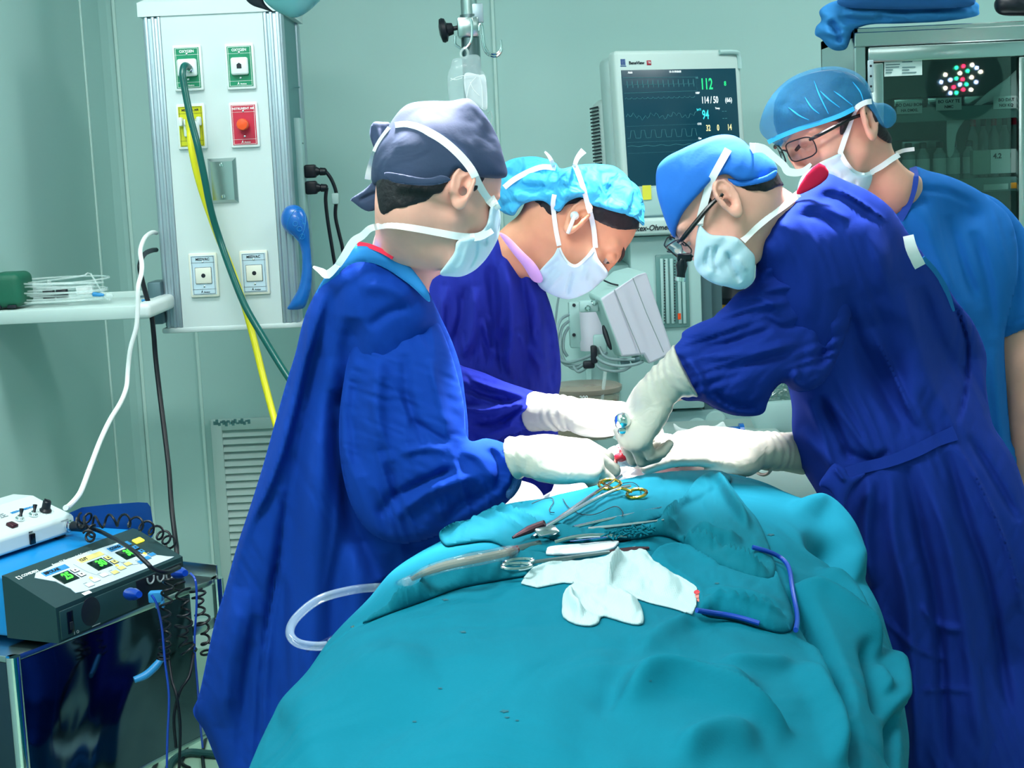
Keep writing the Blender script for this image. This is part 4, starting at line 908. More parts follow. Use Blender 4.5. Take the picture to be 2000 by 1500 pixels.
def strap(person, name, tree, uv, w, m, off=0.003, default=None, n=4, wdir=None, parent=None):
    """tape following the surface under the traced line"""
    uv = np.array(uv, float); q = crom(np.c_[uv, np.zeros(len(uv))], n)[:, :2] if len(uv) > 2 else np.array([uv[0]+(uv[1]-uv[0])*t for t in np.linspace(0, 1, n+1)])
    pts = []; last = None
    raw = [hit(tree, a, b, off) for a, b in q]
    ys = np.array([r[1] if r is not None else np.nan for r in raw])
    if np.isnan(ys).all(): ys = np.interp(np.linspace(0, 1, len(ys)), np.linspace(0, 1, len(np.atleast_1d(default))), np.atleast_1d(default))
    ok = ~np.isnan(ys); ys = np.interp(np.arange(len(ys)), np.nonzero(ok)[0], ys[ok])
    if default is not None and not np.isscalar(default): ys = np.where(ok, ys, np.interp(np.linspace(0, 1, len(ys)), np.linspace(0, 1, len(default)), default))
    for _ in range(2): ys[1:-1] = np.minimum(ys[1:-1], (ys[:-2]+ys[1:-1]*2+ys[2:])/4)
    pts = P(q[:, 0], q[:, 1], ys)
    t = nrm(np.gradient(pts, axis=0)); vd = nrm(pts-CAM); wd = np.cross(t, vd) if wdir is None else wdir
    return MB().ribbon(pts, wd, w, 0.0014, 1).mk(name, m, parent or person)
def part(person, name, m, outline, Y, parent=None, **k):
    V, F = inflate(outline, Y, **k); return mk(name, V, F, m, parent or person)
def finger(base, d, n, L, curl):   # joints of one finger: base, direction, back-of-hand normal, lengths, curl angles
    pts = [base]; c = 0
    for l, a in zip(L, curl):
        c += a; v = d*math.cos(c)-n*math.sin(c); pts.append(pts[-1]+v*l)
    return pts
def glove(person, name, m, wrist, x, z, elbow, curls, hand='R', sc=1.0, thumb=(0.5, 0.3), spread=0.0, step=0.0026, cuff_r=0.040, split=None, Lc=0.10, parent=None):
    x = nrm(x); z = np.asarray(z, float); z = nrm(z-x*(x@z)); y = np.cross(z, x)*(1 if hand == 'R' else -1)   # y: thumb side
    w = np.array(wrist, float); e = nrm(np.array(elbow)-w); s = sc
    def W(a, b, c): return w+(x*a+y*b+z*c)*s
    ch = []
    bases = [(.090, .031, .002, .0100), (.095, .010, .004, .0104), (.091, -.011, .003, .0100), (.082, -.030, .000, .0090)]
    Ls = [(.040, .024, .020), (.044, .028, .021), (.041, .026, .020), (.032, .020, .018)]
    for k, ((a, b, c, r), L) in enumerate(zip(bases, Ls)):
        an = spread*(1.5-k)/1.5*0.5; d = x*math.cos(an)+y*math.sin(an)
        ch.append((finger(W(a, b, c), d, z, [l*s for l in L], curls[k]), [r*1.08*s, r*1.02*s, r*.93*s, r*.80*s]))
    ta, tc = thumb; td = nrm(x*math.cos(ta)*.9+y*math.sin(ta)-z*0.25); t0 = W(.026, .026, -.006)
    tp = [t0, t0+td*.040*s]; td2 = nrm(td*math.cos(tc)+(x*.6-z*.5-y*.3)*math.sin(tc)); tp += [tp[1]+td2*.032*s, tp[1]+td2*.032*s+nrm(td2*.9+x*.3-z*.2)*.026*s]
    tr = [.0150*s, .0118*s, .0105*s, .0088*s]
    cf = w+e*Lc
    R = np.stack([x, y, z], 1)
    def fn(p):
        q = (p-w)@R/s
        d = ell(q, (.050, .0, 0), (.056, .044, .0175)); d = smin(d, ell(q, (.082, 0, .001), (.026, .041, .0135)), .014)
        d = smin(d, ell(q, (.040, .026, -.010), (.036, .018, .015)), .012); d = smin(d, ell(q, (.035, -.028, -.008), (.036, .013, .014)), .012)*s
        d = smin(d, cap(p, w+x*.014*s, w+e*.03, .0245*s, .0275), .022); d = smin(d, cap(p, w+e*.02, cf, .0275, cuff_r), .015)
        for ps, rs in ch:
            f = None
            for i in range(3): f = smin(f, cap(p, ps[i], ps[i+1], rs[i], rs[i+1]), .002)
            d = smin(d, f, .0045)
        d = smin(d, chain(p, tp, tr, .004), .010)
        return smax(d, (p-cf)@e, .004)
    al = [w, cf]+tp+[q for ps, _ in ch for q in ps]
    lo, hi = bbox(al, cuff_r+.012); V, F = sdf_mesh(fn, lo, hi, step, 1)
    # wrinkles round the wrist
    t = (V-w)@e; k = np.exp(-((t-.02)/.03)**2)
    V = V+nrm(V-w-np.outer(t, e))*(0.0011*k*np.sin(t*420+3*noise3(V*30)))[:, None]
    o = mk(name, V, F, m, parent or person)
    return o, ch, tp
def rolled(person, c, ax, r, m, name='glove_cuff', parent=None, th=.0028):
    ax = nrm(ax); a = nrm(np.cross(ax, [0, 0, 1.0])); b = np.cross(ax, a)
    q = [c+(a*math.cos(t)+b*math.sin(t))*r*(1+.03*math.sin(3*t)) for t in np.linspace(0, 2*math.pi, 28, endpoint=False)]
    return MB().tube(q, th, 8, 1, True).mk(name, m, parent or person)
def hairfn(H, poly, Y, off, neck, wrk=.0015, wsc=240):
    Fd = Field(poly, Y)
    def fn(p):
        d = H.face(H.loc(p))*H.sc; d = smin(d, chain(p, neck[0], neck[1], .03), neck[2])-off
        d = d+wrk*noise3(p*wsc, 7); return smax(d, Fd(p), .003)
    return fn
def capfn(H, poly, Y, off, k=.012, blobs=(), wrk=0, wsc=60, skull=True, bk=.03):
    Fd = Field(poly, Y)
    B = [(P(u, v, Y+dy), r) for u, v, dy, r in blobs]
    def fn(p):
        q = H.loc(p); d = H.skull(q)*H.sc-off
        for c, r in B: d = smin(d, np.linalg.norm(p-c, axis=-1)-r, bk)
        if wrk: d = d+wrk*(1-2*np.abs(noise3(p*wsc, 2)))+wrk*.6*noise3(p*wsc*2.1, 5)
        return smax(d, Fd(p), k)
    return fn
def maskfn(H, poly, Y, off=.011, k=.005, puff=None, pl=None):
    Fd = Field(poly, Y, 3)
    def fn(p):
        q = H.loc(p); d = H.face(q)-off/H.sc
        d = smin(d, ell(q, (.062, 0, -.048), (.062, .050, .060)), .03)
        if puff: d = smin(d, ell(q, puff[0], puff[1]), .03)
        a = np.arctan2(q[..., 2]+.045, q[..., 0]-.02)     # pleats across the face
        d = d*H.sc+.0016*np.sin((q[..., 2]+.05)*300*.7)*np.exp(-((q[..., 2]+.05)/.03)**2)
        return smax(d, Fd(p), k)
    return fn
# ================================================================ far right and middle background
# IV pole
IY = 4.1
iv = thing('iv_pole', np.array([P(917, 60, IY)[0], IY, 0]), 'steel drip stand pole with a black clamp knob and hooks behind the left surgeon', 'drip stand')
xp = P(918, 60, IY)[0]; zc = P(918, 55, IY)[2]
MB().cyl((xp, IY, .03), (xp, IY, 2.35), .0215, 20).mk('pole', M['steel'], iv)
MB().cyl((xp, IY, zc-.20), (xp, IY, 1.95), .0245, 20).mk('inner_sleeve', M['steel_dark'], iv)
for k in range(5):
    a = k*2*math.pi/5+.3; MB().tube([(xp, IY, .06), (xp+.22*math.cos(a), IY+.22*math.sin(a), .035)], .011, 10, 1).mk('foot', M['steel'], iv)
q = P(908, 55, IY); MB().box((xp-.004, IY-.004, q[2]+.0), (.056, .060, .052), .006).mk('clamp', M['steel'], iv)
MB().box((xp+.022, IY-.01, q[2]+.035), (.03, .02, .05), .004).mk('bracket', M['alu'], iv)
kb = P(890, 55, IY); kn_ = MB().lathe(P(858, 61, IY), kb, [(0, .012), (.004, .03), (.010, .033), (.018, .030), (.022, .018), (.036, .015), (.038, .006), (.07, .006)], 10).mk('clamp_knob', M['black'], iv)
for lb, pts in (('front hook', [(920, 35), (922, 50), (921, 75), (914, 90), (905, 96), (896, 92), (889, 85), (889, 70)]), ('right hook', [(936, 60), (937, 48), (942, 50), (945, 75), (948, 92), (958, 104), (972, 104), (979, 92), (978, 78)]), ('right hook', [(940, 66), (946, 96), (956, 108), (970, 110), (978, 102), (980, 94)])):
    MB().tube([P(a, b, IY-.035) for a, b in pts], .0032, 8).mk('hook', M['chrome'], iv)
bg = thing('infusion_bag', P(928, 235, IY-.05), 'clear infusion bag hanging from the drip stand above the dark cap', 'infusion bag')
MB().tube([P(a, b, IY-.05) for a, b in ((908, 93), (901, 100), (900, 108), (905, 113), (912, 111), (914, 103), (911, 96))], .0035, 8, 4, True).mk('hanger_ring', M['clear_soft'], bg)
part(bg, 'bag', M['bag'], [(885, 115), (900, 112), (925, 106), (938, 112), (940, 135), (950, 150), (952, 200), (950, 260), (935, 300), (900, 300), (885, 230), (876, 190), (874, 150), (880, 130)], IY-.06, flat=.35, step=4, tmax=.02)
part(bg, 'label_sheet', M['sheet_film'], [(907, 145), (935, 146), (948, 150), (952, 200), (948, 215), (930, 205), (912, 195)], IY-.083, flat=.15, step=4, tmax=.004)
for pts in ([(880, 157), (895, 150), (905, 148), (920, 147), (935, 146)], [(880, 153), (890, 156), (903, 152)], [(918, 160), (925, 175), (936, 187)], [(936, 150), (941, 170), (943, 210)], [(911, 190), (918, 165), (930, 150)]):
    MB().tube([P(a, b, IY-.092) for a, b in pts], .0009, 6).mk('film_fold', M['white'], bg)
MB().tube([P(a, b, IY-.05) for a, b in ((952, 222), (958, 218), (961, 228), (959, 240), (952, 250), (950, 300))], .0018, 8).mk('drip_line', M['clear_soft'], bg)
# patient monitor
MYc = P(1333, 235, 4.35); th_ = math.radians(24); mx = np.array([math.cos(th_), math.sin(th_), -.0]); my = nrm(np.array([.06, .10, 1.0]))
Mm = frame(MYc, mx, my); WS, HS = .405, .40
mon = thing('patient_monitor', MYc-np.array([0, 0, .2]), 'pale grey-green patient monitor with a dark screen of traces and numbers', 'monitor')
MB(Mm).box((0, -.005, -.02), (WS, HS, .045), .012, 3).mk('front_housing', M['monitor'], mon)
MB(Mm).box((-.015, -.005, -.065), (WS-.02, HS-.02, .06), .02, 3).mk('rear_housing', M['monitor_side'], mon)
sd = MB(Mm).box((-.012, -.055, -.13), (WS-.02, HS-.13, .10), .035, 4).mk('power_unit', M['monitor'], mon)
m_ = MB(Mm)
for k in range(24): m_.box((-.2075, .055-k*.0098, -.130), (.002, .0042, .05))
m_.mk('vent_slots', M['ink'], sd, smooth=False)
MB(Mm).tube([(.13, .186, .006), (.175, .186, .008), (.194, .178, .006), (.197, .14, .004)], .007, 8, 5).mk('alarm_light_bar', M['machine'], mon)
scr = MB(Mm).box((-.002, -.018, .0028), (.368, .318, .002), .001).mk('screen', M['screen'], mon)
X0 = -.186; X1 = .182; YT = .141
def T(s_, x, y, sz, m, al='LEFT', sx=.8): MB(Mm).text(s_, sz, (x, y), al, z=.0045, sx=sx, bold=sz*.012).mk('reading', M[m], scr, smooth=False)
def line(pts, m, r=.0007): MB(Mm).tube([(a, b, .0046) for a, b in pts], r*.75, 4, 1).mk('trace', M[m], scr, smooth=False)
line([(X0+.004, .120), (X0+.236, .118), (X0+.236, .080), (X0+.004, .078)], 'scr_dim')
e = []
for k in range(14):
    b = X0+.008+k*.0162; e += [(b, .100), (b+.006, .100), (b+.0075, .113), (b+.0085, .092), (b+.0095, .100)]
line(e, 'scr_dim'); line([(X0+.006+k*.0042, .062+(.004 if k % 4 == 1 else 0)) for k in range(54)], 'scr_dim')
line([(X0+.006+k*.0055, .014+.006*math.sin(k*1.9)+.005*math.sin(k*.5)) for k in range(42)], 'scr_dim')
e = []
for k in range(7): b = X0+.006+k*.0325; e += [(b, -.045), (b+.008, -.045), (b+.012, -.024), (b+.022, -.024), (b+.026, -.045)]
line(e, 'scr_dim'); line([(X0+.004+k*.006, -.067+.0015*math.sin(k*.8)) for k in range(40)], 'scr_dim')
for yy in (-.012, -.056, -.086): line([(X0+.004, yy), (X0+.236, yy)], 'scr_dim', .0003)
T('112', .062, .097, .044, 'scr_green', sx=.62); T('8', .140, .098, .018, 'scr_green'); T('114 / 50', .062, .053, .027, 'scr_white', sx=.62); T('(66)', .140, .052, .018, 'scr_white'); T('94', .062, .012, .036, 'scr_cyan', sx=.62)
T('32', .072, -.025, .024, 'scr_yellow', sx=.62); T('0', .108, -.025, .024, 'scr_yellow', sx=.62); T('14', .142, -.025, .024, 'scr_yellow', sx=.62)
T('4.21', .072, -.058, .010, 'scr_white'); T('6.37', .072, -.076, .010, 'scr_white'); T('T-g', .094, -.071, .008, 'scr_dim'); T('HR', .048, .116, .008, 'scr_dim'); T('NIBP', .045, .074, .008, 'scr_white'); T('SpO2', .045, .028, .008, 'scr_cyan'); T('CO2', .045, -.012, .008, 'scr_white'); T('Temp', .106, .030, .008, 'scr_white')
T('-- --', .128, .022, .012, 'scr_dim'); T('-- --', .128, .002, .012, 'scr_dim'); T('Gas', .045, -.052, .008, 'scr_white'); T('Adult', X0+.02, .134, .008, 'scr_white'); T('10-10 09:08:08', X0+.15, .134, .008, 'scr_white')
MB(Mm).text('BeneView', .012, (-.136, .160), z=.0035, bold=.0002).mk('lettering', M['ink'], mon, smooth=False)
o = MB(Mm).box((-.097, .160, .0030), (.014, .013, .0012), .0005).mk('red_badge', mat('badge_red', '#A82238', .4), mon); MB(Mm).text('T8', .008, (-.097, .160), z=.0042).mk('badge_text', M['white'], o, smooth=False)
m_ = MB(Mm)
for k in range(4): m_.box((-.184+k*.0038, .163, .0030), (.0025, .016, .001))
m_.box((-.178, .152, .0030), (.018, .002, .001)).mk('logo', M['blue_dark'], mon, smooth=False)
MB(Mm).box((-.03, -.25, -.06), (.10, .12, .06), .01).mk('mount', M['machine_dark'], mon)
# anaesthesia machine
AY = 4.25
an = thing('anaesthesia_machine', np.array([P(1240, 700, AY)[0], AY+.2, 0]), 'pale teal anaesthesia machine behind the two bending heads, under the monitor', 'anaesthesia machine')
m_ = MB(); pbox(m_, 1120, 368, 1300, 426, AY, .35, .006); m_.mk('top_shelf', M['machine'], an)
m_ = MB(); pbox(m_, 1110, 424, 1310, 430, AY-.004, .34); m_.mk('dark_strip', M['machine_dark'], an)  # thin dark strip between the top shelf and the name band
m_ = MB(); pbox(m_, 1105, 428, 1350, 462, AY-.03, .36, .01, 3); m_.mk('name_band', M['monitor'], an)
Mt = np.eye(4); Mt[:3, 0] = (1, 0, 0); Mt[:3, 1] = (0, 0, 1); Mt[:3, 2] = (0, -1, 0); Mt[:3, 3] = P(1280, 445, AY-.031)
MB(Mt).text('Datex-Ohmeda', .0215, (-.012, 0), z=.0005, shear=.25, bold=.0004, sx=.92).mk('lettering', M['ink'], an, smooth=False)
m_ = MB(); pbox(m_, 1255, 362, 1272, 390, AY-.003, .003); m_.mk('yellow_sticker', M['sticker'], an)
m_ = MB(); pbox(m_, 1235, 460, 1372, 800, AY+.02, .34, .006); m_.mk('cabinet_body', M['machine'], an)
m_ = MB(); pbox(m_, 1060, 520, 1240, 1150, AY+.06, .34, .006); m_.mk('left_body', M['machine'], an)
m_ = MB(); pbox(m_, 1235, 800, 1560, 1250, AY+.04, .34, .006); m_.mk('lower_body', M['machine_grey'], an)  # lower panels in a greyer tone than the body above
wdw = MB(); pbox(wdw, 1282, 497, 1346, 640, AY+.012, .012, .003); wd = wdw.mk('flowmeter_window', mat('window_grey', '#64908F', .2), an)
for u in (1294, 1303, 1313, 1327, 1336):
    m_ = MB(); pbox(m_, u-3, 505, u+3, 632, AY+.008, .004, .001); m_.mk('flow_tube', M['machine'], wd)
m_ = MB()
for u in (1298, 1318):
    m_ = MB()
    for k in range(22): pbox(m_, u-1.4, 508+k*5.6, u+1.4, 509.8+k*5.6, AY+.006, .002)
    m_.mk('scale_marks', M['ink'], wd, smooth=False)
m_ = MB(); pbox(m_, 1324, 612, 1330, 624, AY+.006, .003); m_.mk('float', M['orange'], wd)
m_ = MB(); pbox(m_, 1372, 520, 1392, 800, AY+.05, .03); pbox(m_, 1392, 520, 1412, 800, AY+.10, .03); m_.mk('rear_pillar', M['machine_dark'], an)
for u, v, r in ((1362, 838, 22), (1398, 822, 20)): MB().lathe(P(u, v, AY+.04), P(u, v, AY+.01), [(0, r*.00145), (.012, r*.00145), (.016, r*.0012)], 28).mk('round_cover', M['machine'], an)
m_ = MB(); pbox(m_, 1150, 640, 1160, 1100, AY+.03, .03); pbox(m_, 1215, 690, 1285, 1100, AY-.02, .06, .01); m_.mk('side_column', M['machine'], an)
m_ = MB(); pbox(m_, 1112, 590, 1150, 680, AY-.06, .05, .006); o = m_.mk('hinge_plate', M['machine'], an)
for v in (596, 654): MB().lathe(P(1121, v, AY-.06), P(1121, v, AY-.07), [(0, .005), (.004, .004)], 10).mk('bolt', M['ink'], o)
MB().lathe(P(1152, 590, AY-.10), P(1158, 682, AY-.10), [(0, .030), (.10, .030), (.11, .034), (.13, .034)], 28).mk('arm_cylinder', M['lilac_grey'], an)
m_ = MB(); a_ = P(1290, 935, 3.55); b_x = P(1600, 935, 3.55)[0]; SHW = .82; m_.box(((a_[0]+b_x)/2, 3.92, SHW-.045), (b_x-a_[0], .74, .09), .006); m_.mk('work_shelf', M['monitor'], an)
# tilted display on its arm
ds = thing('tilted_display_unit', P(1230, 700, 3.9), 'tilted lilac-grey back of a small display unit between the two bending heads', 'display')
y1, y2 = 3.86, 3.99
f_ = [P(1172, 584, y1), P(1246, 537, y1+.03), P(1263, 531, y1+.06), P(1316, 690, y1+.06), P(1268, 712, y1+.03), P(1257, 693, y1+.02), P(1214, 698, y1)]
b_ = [P(1148, 574, y2), P(1196, 530, y2+.03), P(1228, 521, y2+.05), P(1292, 690, y2+.06), P(1240, 700, y2), P(1225, 694, y2), P(1200, 694, y2)]
n = 7; o = mk('housing', f_+b_, [tuple(range(n))[::-1], tuple(range(n, 2*n))]+[(k, (k+1) % n, n+(k+1) % n, n+k) for k in range(n)], [M['lilac_grey'], M['machine']], ds, auto=.2)
for p_ in o.data.polygons[1:]: p_.material_index = 1
bv = o.modifiers.new('bevel', 'BEVEL'); bv.width = .006; bv.segments = 3; bv.limit_method = 'ANGLE'
for pts in ([(1200, 566), (1218, 610), (1254, 697)], [(1236, 543), (1262, 610), (1296, 688)]):
    MB().tube([P(a, b, y1+.012+.02*(k_ == 1)+(.0)) for a, b in pts for k_ in (0,)], .0012, 5, 1).mk('seam', M['grey_ink'], ds)
MB().tube([P(1178, 636, 3.90), P(1182, 650, 3.89), P(1190, 674, 3.88), P(1194, 683, 3.88)], [.003, .007, .006, .002], 8).mk('side_slot', M['ink'], ds)
MB().tube([P(1180, 548, 3.93), P(1194, 554, 3.9), P(1207, 557, 3.88)], .0022, 6).mk('top_slot', M['ink'], ds)
m_ = MB(); m_.box(P(1150, 598, 3.92), (.05, .02, .03), .006); m_.mk('tilt_bracket', M['machine'], ds); MB().box(P(1172, 672, 3.93), (.035, .02, .05), .006).mk('lower_bracket', M['machine'], ds)
for u, v in ((1148, 602), (1160, 590)): MB().lathe(P(u, v, 3.91), P(u, v, 3.895), [(0, .007), (.004, .008), (.010, .004)], 12).mk('clamp_screw', M['chrome'], ds)
grp = 'grey cables bundled under the tilted display'
for k, pts in enumerate(([(1110, 615, 4.1), (1095, 625, 4.05), (1088, 650, 4.0), (1090, 690, 4.0), (1105, 712, 3.98), (1130, 712, 3.96), (1160, 700, 3.94)], [(1110, 628, 4.1), (1098, 640, 4.04), (1094, 665, 4.0), (1100, 700, 3.99), (1120, 720, 3.97), (1140, 712, 3.95), (1168, 690, 3.93)], [(1110, 640, 4.1), (1102, 655, 4.03), (1100, 680, 4.0), (1108, 696, 4.0)],
                         [(1088, 700, 3.99), (1110, 708, 3.97), (1140, 700, 3.95), (1165, 690, 3.93), (1185, 690, 3.9)], [(1165, 685, 3.92), (1168, 700, 3.9), (1185, 710, 3.88), (1210, 715, 3.86), (1240, 712, 3.86), (1255, 706, 3.9)], [(1163, 690, 3.92), (1168, 715, 3.9), (1190, 724, 3.88), (1215, 724, 3.87), (1232, 715, 3.87)], [(1170, 678, 3.92), (1180, 695, 3.9), (1200, 702, 3.88), (1240, 702, 3.87)], [(1120, 716, 3.96), (1130, 726, 3.95), (1145, 718, 3.94), (1160, 700, 3.93)])):
    o = cable('grey_cable', pts, .0042, M['cable_grey'], ('outermost grey cable arching left beside the blue gown', 'second grey cable arching left, inside the outermost one', 'short innermost grey cable arching left', 'grey cable running level into the black strap', 'longest grey loop sagging right of the black strap', 'lowest grey loop hanging right of the black strap', 'uppermost flat grey loop right of the black strap', 'small grey loop sagging left of the black strap')[k]); o['group'] = grp
for u, v, y, w, h in ((1158, 708, 3.93, .03, .03), (1166, 690, 3.915, .018, .05)): pass
o = MB().box(P(1160, 692, 3.915), (.016, .03, .045), .004).box(P(1150, 712, 3.92), (.03, .02, .02), .005).mk('cable_wrap', M['ink']); tag(o, 'black strap holding the grey cables together beside the arm cylinder', 'strap')
for u, v, lb in ((1222, 707, 'grey cable connector under the tilted display, left one'), (1242, 702, 'grey cable connector under the tilted display, right one')):
    o = MB().lathe(P(u-10, v+3, 3.885), P(u+10, v-3, 3.885), [(0, .005), (.004, .008), (.020, .008), (.024, .006)], 14).mk('cable_connector', M['machine_dark']); tag(o, lb, 'connector')
MB().tube([P(a, b, 4.15) for a, b in ((1092, 575), (1088, 600), (1084, 640), (1080, 700))], .003, 8).mk('thin_grey_line', M['cable_grey']); tag(bpy.data.objects['thin_grey_line'], 'thin grey cable running down beside the blue gown of the woman', 'cable')
# suction canister
cn = thing('suction_canister', P(1140, 800, 3.8), 'amber suction canister marked 200 behind the gloved hands', 'canister')
bz = P(1140, 850, 3.8); tz = P(1140, 748, 3.8); r_ = 72*3.8/3000
MB().lathe(bz, tz, [(0, r_*.9), (.02, r_), ((tz-bz)[2]-.02, r_)], 40).mk('jar', mat('jar', '#B7B59E', .12, alpha=.5, coat=1), cn)
MB().lathe(bz+np.array([0, 0, .002]), tz, [(0, r_*.88), (.02, r_*.97), (.095, r_*.97)], 40).mk('fluid', M['amber_fluid'], cn)
MB().lathe(tz-np.array([0, 0, .02]), tz+np.array([0, 0, .05]), [(0, r_*1.03), (.006, r_*1.05), (.012, r_*1.05), (.016, r_*.98)], 40).mk('lid', mat('lid_clear', '#8C8578', .25, alpha=.75), cn)
Mt2 = Mt.copy(); Mt2[:3, 3] = P(1140, 777, 3.8-r_-.002); MB(Mt2).text('200', .014, (0, 0), z=.001).mk('volume_mark', M['white'], cn, smooth=False)
MB().tube([P(a, b, 3.72) for a, b in ((1182, 726), (1180, 745), (1177, 770), (1174, 800))], .0045, 8).mk('tube', M['clear_soft'], cn)
# things on the machine's work shelf, seen under the surgeon's arm
o = MB().lathe(P(1400, 850, 4.02), P(1454, 846, 4.02), [(0, .020), (.060, .020), (.0601, .027), (.072, .027), (.0725, .013)], 24).mk('tape_roll', M['blue_plastic']); tag(o, 'blue-ended roll lying behind the right hand glove under the arm', 'roll')
part(tag(thing('paper_sheet', P(1370, 860, 4.02), 'crumpled white paper sheet behind the right-hand glove', 'paper'), None), 'sheet', M['pale_tag'], [(1315, 826), (1330, 836), (1360, 838), (1395, 832), (1412, 823), (1420, 835), (1440, 838), (1440, 860), (1400, 870), (1350, 862), (1325, 850)], 4.0, flat=.3, step=4, tmax=.01)
o = MB().lathe(P(1300, 862, 4.0), P(1322, 858, 3.97), [(0, .018), (.02, .018), (.022, .014), (.028, .013)], 24).mk('round_jar', mat('red_lens', '#4A2028', .1, coat=1)); tag(o, 'small dark red round jar lens just beyond the white sheet', 'jar')
o = part(thing('plastic_basin', P(1510, 850, 4.12), 'pale plastic basin under the forearm beside the purple-lit gown', 'basin'), 'bowl', M['machine'], [(1462, 790), (1500, 784), (1560, 782), (1580, 800), (1570, 850), (1500, 850), (1478, 842), (1466, 815)], 4.12, flat=.5, step=4, tmax=.08)
o = part(thing('plastic_bag', P(1530, 840, 4.2), 'crinkled clear plastic bag above the basin, under the armpit', 'bag'), 'film', mat('film_dark', '#58837F', .15, bump=(30, 1, .02), coat=1), [(1495, 782), (1505, 765), (1525, 752), (1535, 748), (1565, 790), (1560, 846), (1500, 846)], 4.22, flat=.5, step=4, tmax=.05)
MB().lathe(P(1535, 985, 3.85), P(1545, 980, 3.80), [(0, .030), (.01, .034), (.02, .026), (.022, .012)], 24).mk('hose_port', M['machine'], an)
for k, (u, v, w, h, mm) in enumerate(((1480, 975, .05, .05, 'machine_dark'), (1505, 990, .03, .06, 'machine'), (1565, 1000, .06, .06, 'bead'))):
    o = MB().box(P(u, v, 3.85), (w, .05, h), .008).lathe(P(u, v-10, 3.82), P(u+3, v-12, 3.80), [(0, w*.3), (.01, w*.3), (.012, w*.2)], 16).mk('valve_block', M[mm], an)
# yellow cylinder
cy = thing('yellow_cylinder', np.array([P(1426, 600, 4.5)[0], 4.74, .0]), 'yellow gas cylinder with a black top behind the right surgeon\'s mask', 'gas cylinder')
q = P(1430, 585, 4.74); MB().cyl((q[0], 4.74, .02), (q[0], 4.74, q[2]-.01), .045, 28).mk('tank', M['amber'], cy)
MB().lathe((q[0], 4.74, q[2]-.012), (q[0], 4.74, q[2]+.2), [(0, .046), (.02, .05), (.05, .035), (.065, .015)], 28).mk('black_cap', M['ink'], cy)
Mt3 = Mt.copy(); Mt3[:3, 3] = P(1434, 606, 4.692); MB(Mt3).text('N2O', .022, (0, 0), z=.001, rotz=math.pi/2).mk('lettering', M['ink'], cy, smooth=False)
# ---------------------------------------------------------------- steel and glass cabinet
CY = 3.75; xl_ = P(1668, 150, CY)[0]; xr_ = xl_+.62; zt_ = P(1830, 48, CY)[2]; DP = .38
cb = thing('glass_cabinet', np.array([(xl_+xr_)/2, CY+DP/2, 0]), 'stainless steel medicine cabinet with glass doors behind the man in scrubs', 'cabinet')
def wall_(nm, c, s, m): return MB().box(c, s, .002, 1).mk(nm, M[m], cb)
wall_('side_panel', (xl_+.006, CY+DP/2, zt_/2+.03), (.012, DP, zt_-.06), 'steel'); wall_('side_panel', (xr_-.006, CY+DP/2, zt_/2+.03), (.012, DP, zt_-.06), 'steel')
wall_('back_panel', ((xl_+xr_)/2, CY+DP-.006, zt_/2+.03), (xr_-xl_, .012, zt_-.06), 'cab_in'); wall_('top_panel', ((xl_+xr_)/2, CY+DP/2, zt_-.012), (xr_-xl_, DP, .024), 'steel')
wall_('bottom_panel', ((xl_+xr_)/2, CY+DP/2, .08), (xr_-xl_, DP, .04), 'steel')
for x in (xl_+.02, xr_-.02):
    for y in (CY+.03, CY+DP-.03): MB().cyl((x, y, 0), (x, y, .07), .014, 12).mk('foot', M['black'], cb)
fw = .030
wall_('front_frame', ((xl_+xr_)/2, CY-.004, zt_-.028), (xr_-xl_, .02, .034), 'steel'); wall_('front_frame', (xl_+.013, CY-.004, zt_/2+.01), (.026, .02, zt_-.11), 'steel'); wall_('front_frame', (xr_-.013, CY-.004, zt_/2+.01), (.026, .02, zt_-.11), 'steel')
dz = zt_-.048; dx0 = xl_+.030; dx1 = P(1990, 250, CY)[0]+.012
door = MB().box(((dx0+dx1)/2, CY-.010, (dz+.12)/2), (dx1-dx0-.07, .004, dz-.12-.06), 0).mk('door_glass', M['glass'], cb)
for c, s in ((((dx0+dx1)/2, dz-.018), (dx1-dx0, .036)), (((dx0+dx1)/2, .138), (dx1-dx0, .036)), ((dx0+.018, (dz+.12)/2), (.036, dz-.12-.074)), ((dx1-.010, (dz+.12)/2), (.020, dz-.12-.074))):
    MB().box((c[0], CY-.012, c[1]), (s[0], .022, s[1]), .004, 2).mk('door_frame', M['steel'], cb)
for zz, nm in ((P(1697, 150, CY)[2], 'hinge'), (.5, 'hinge')):
    o = MB().box((dx0+.004, CY-.025, zz), (.014, .006, .075), .002).mk('hinge', M['alu'], cb)
    for k in (-1, 0, 1): MB().lathe((dx0+.004, CY-.028, zz+k*.024), (dx0+.004, CY-.030, zz+k*.024), [(0, .003), (.001, .002)], 10).mk('hinge_screw', M['ink'], o)
MB().box((dx1+.05, CY-.008, (dz+.12)/2), (.05, .012, dz-.14), .003).mk('door_stile', M['steel'], cb)
shz = [P(1850, v, CY+.1)[2] for v in (212, 352)]+[1.05, .75, .45]
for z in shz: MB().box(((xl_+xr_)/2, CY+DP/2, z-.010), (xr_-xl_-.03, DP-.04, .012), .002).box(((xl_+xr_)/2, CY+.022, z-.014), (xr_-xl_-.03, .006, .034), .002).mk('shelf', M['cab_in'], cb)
pp_ = MB(); pbox(pp_, 1727, 106, 1801, 148, CY-.014, .001); pp = pp_.mk('notice_sheet', M['paper'], None, False, None); tag(pp, 'small printed white notice behind the top left corner of the cabinet glass', 'notice')
m_ = MB()
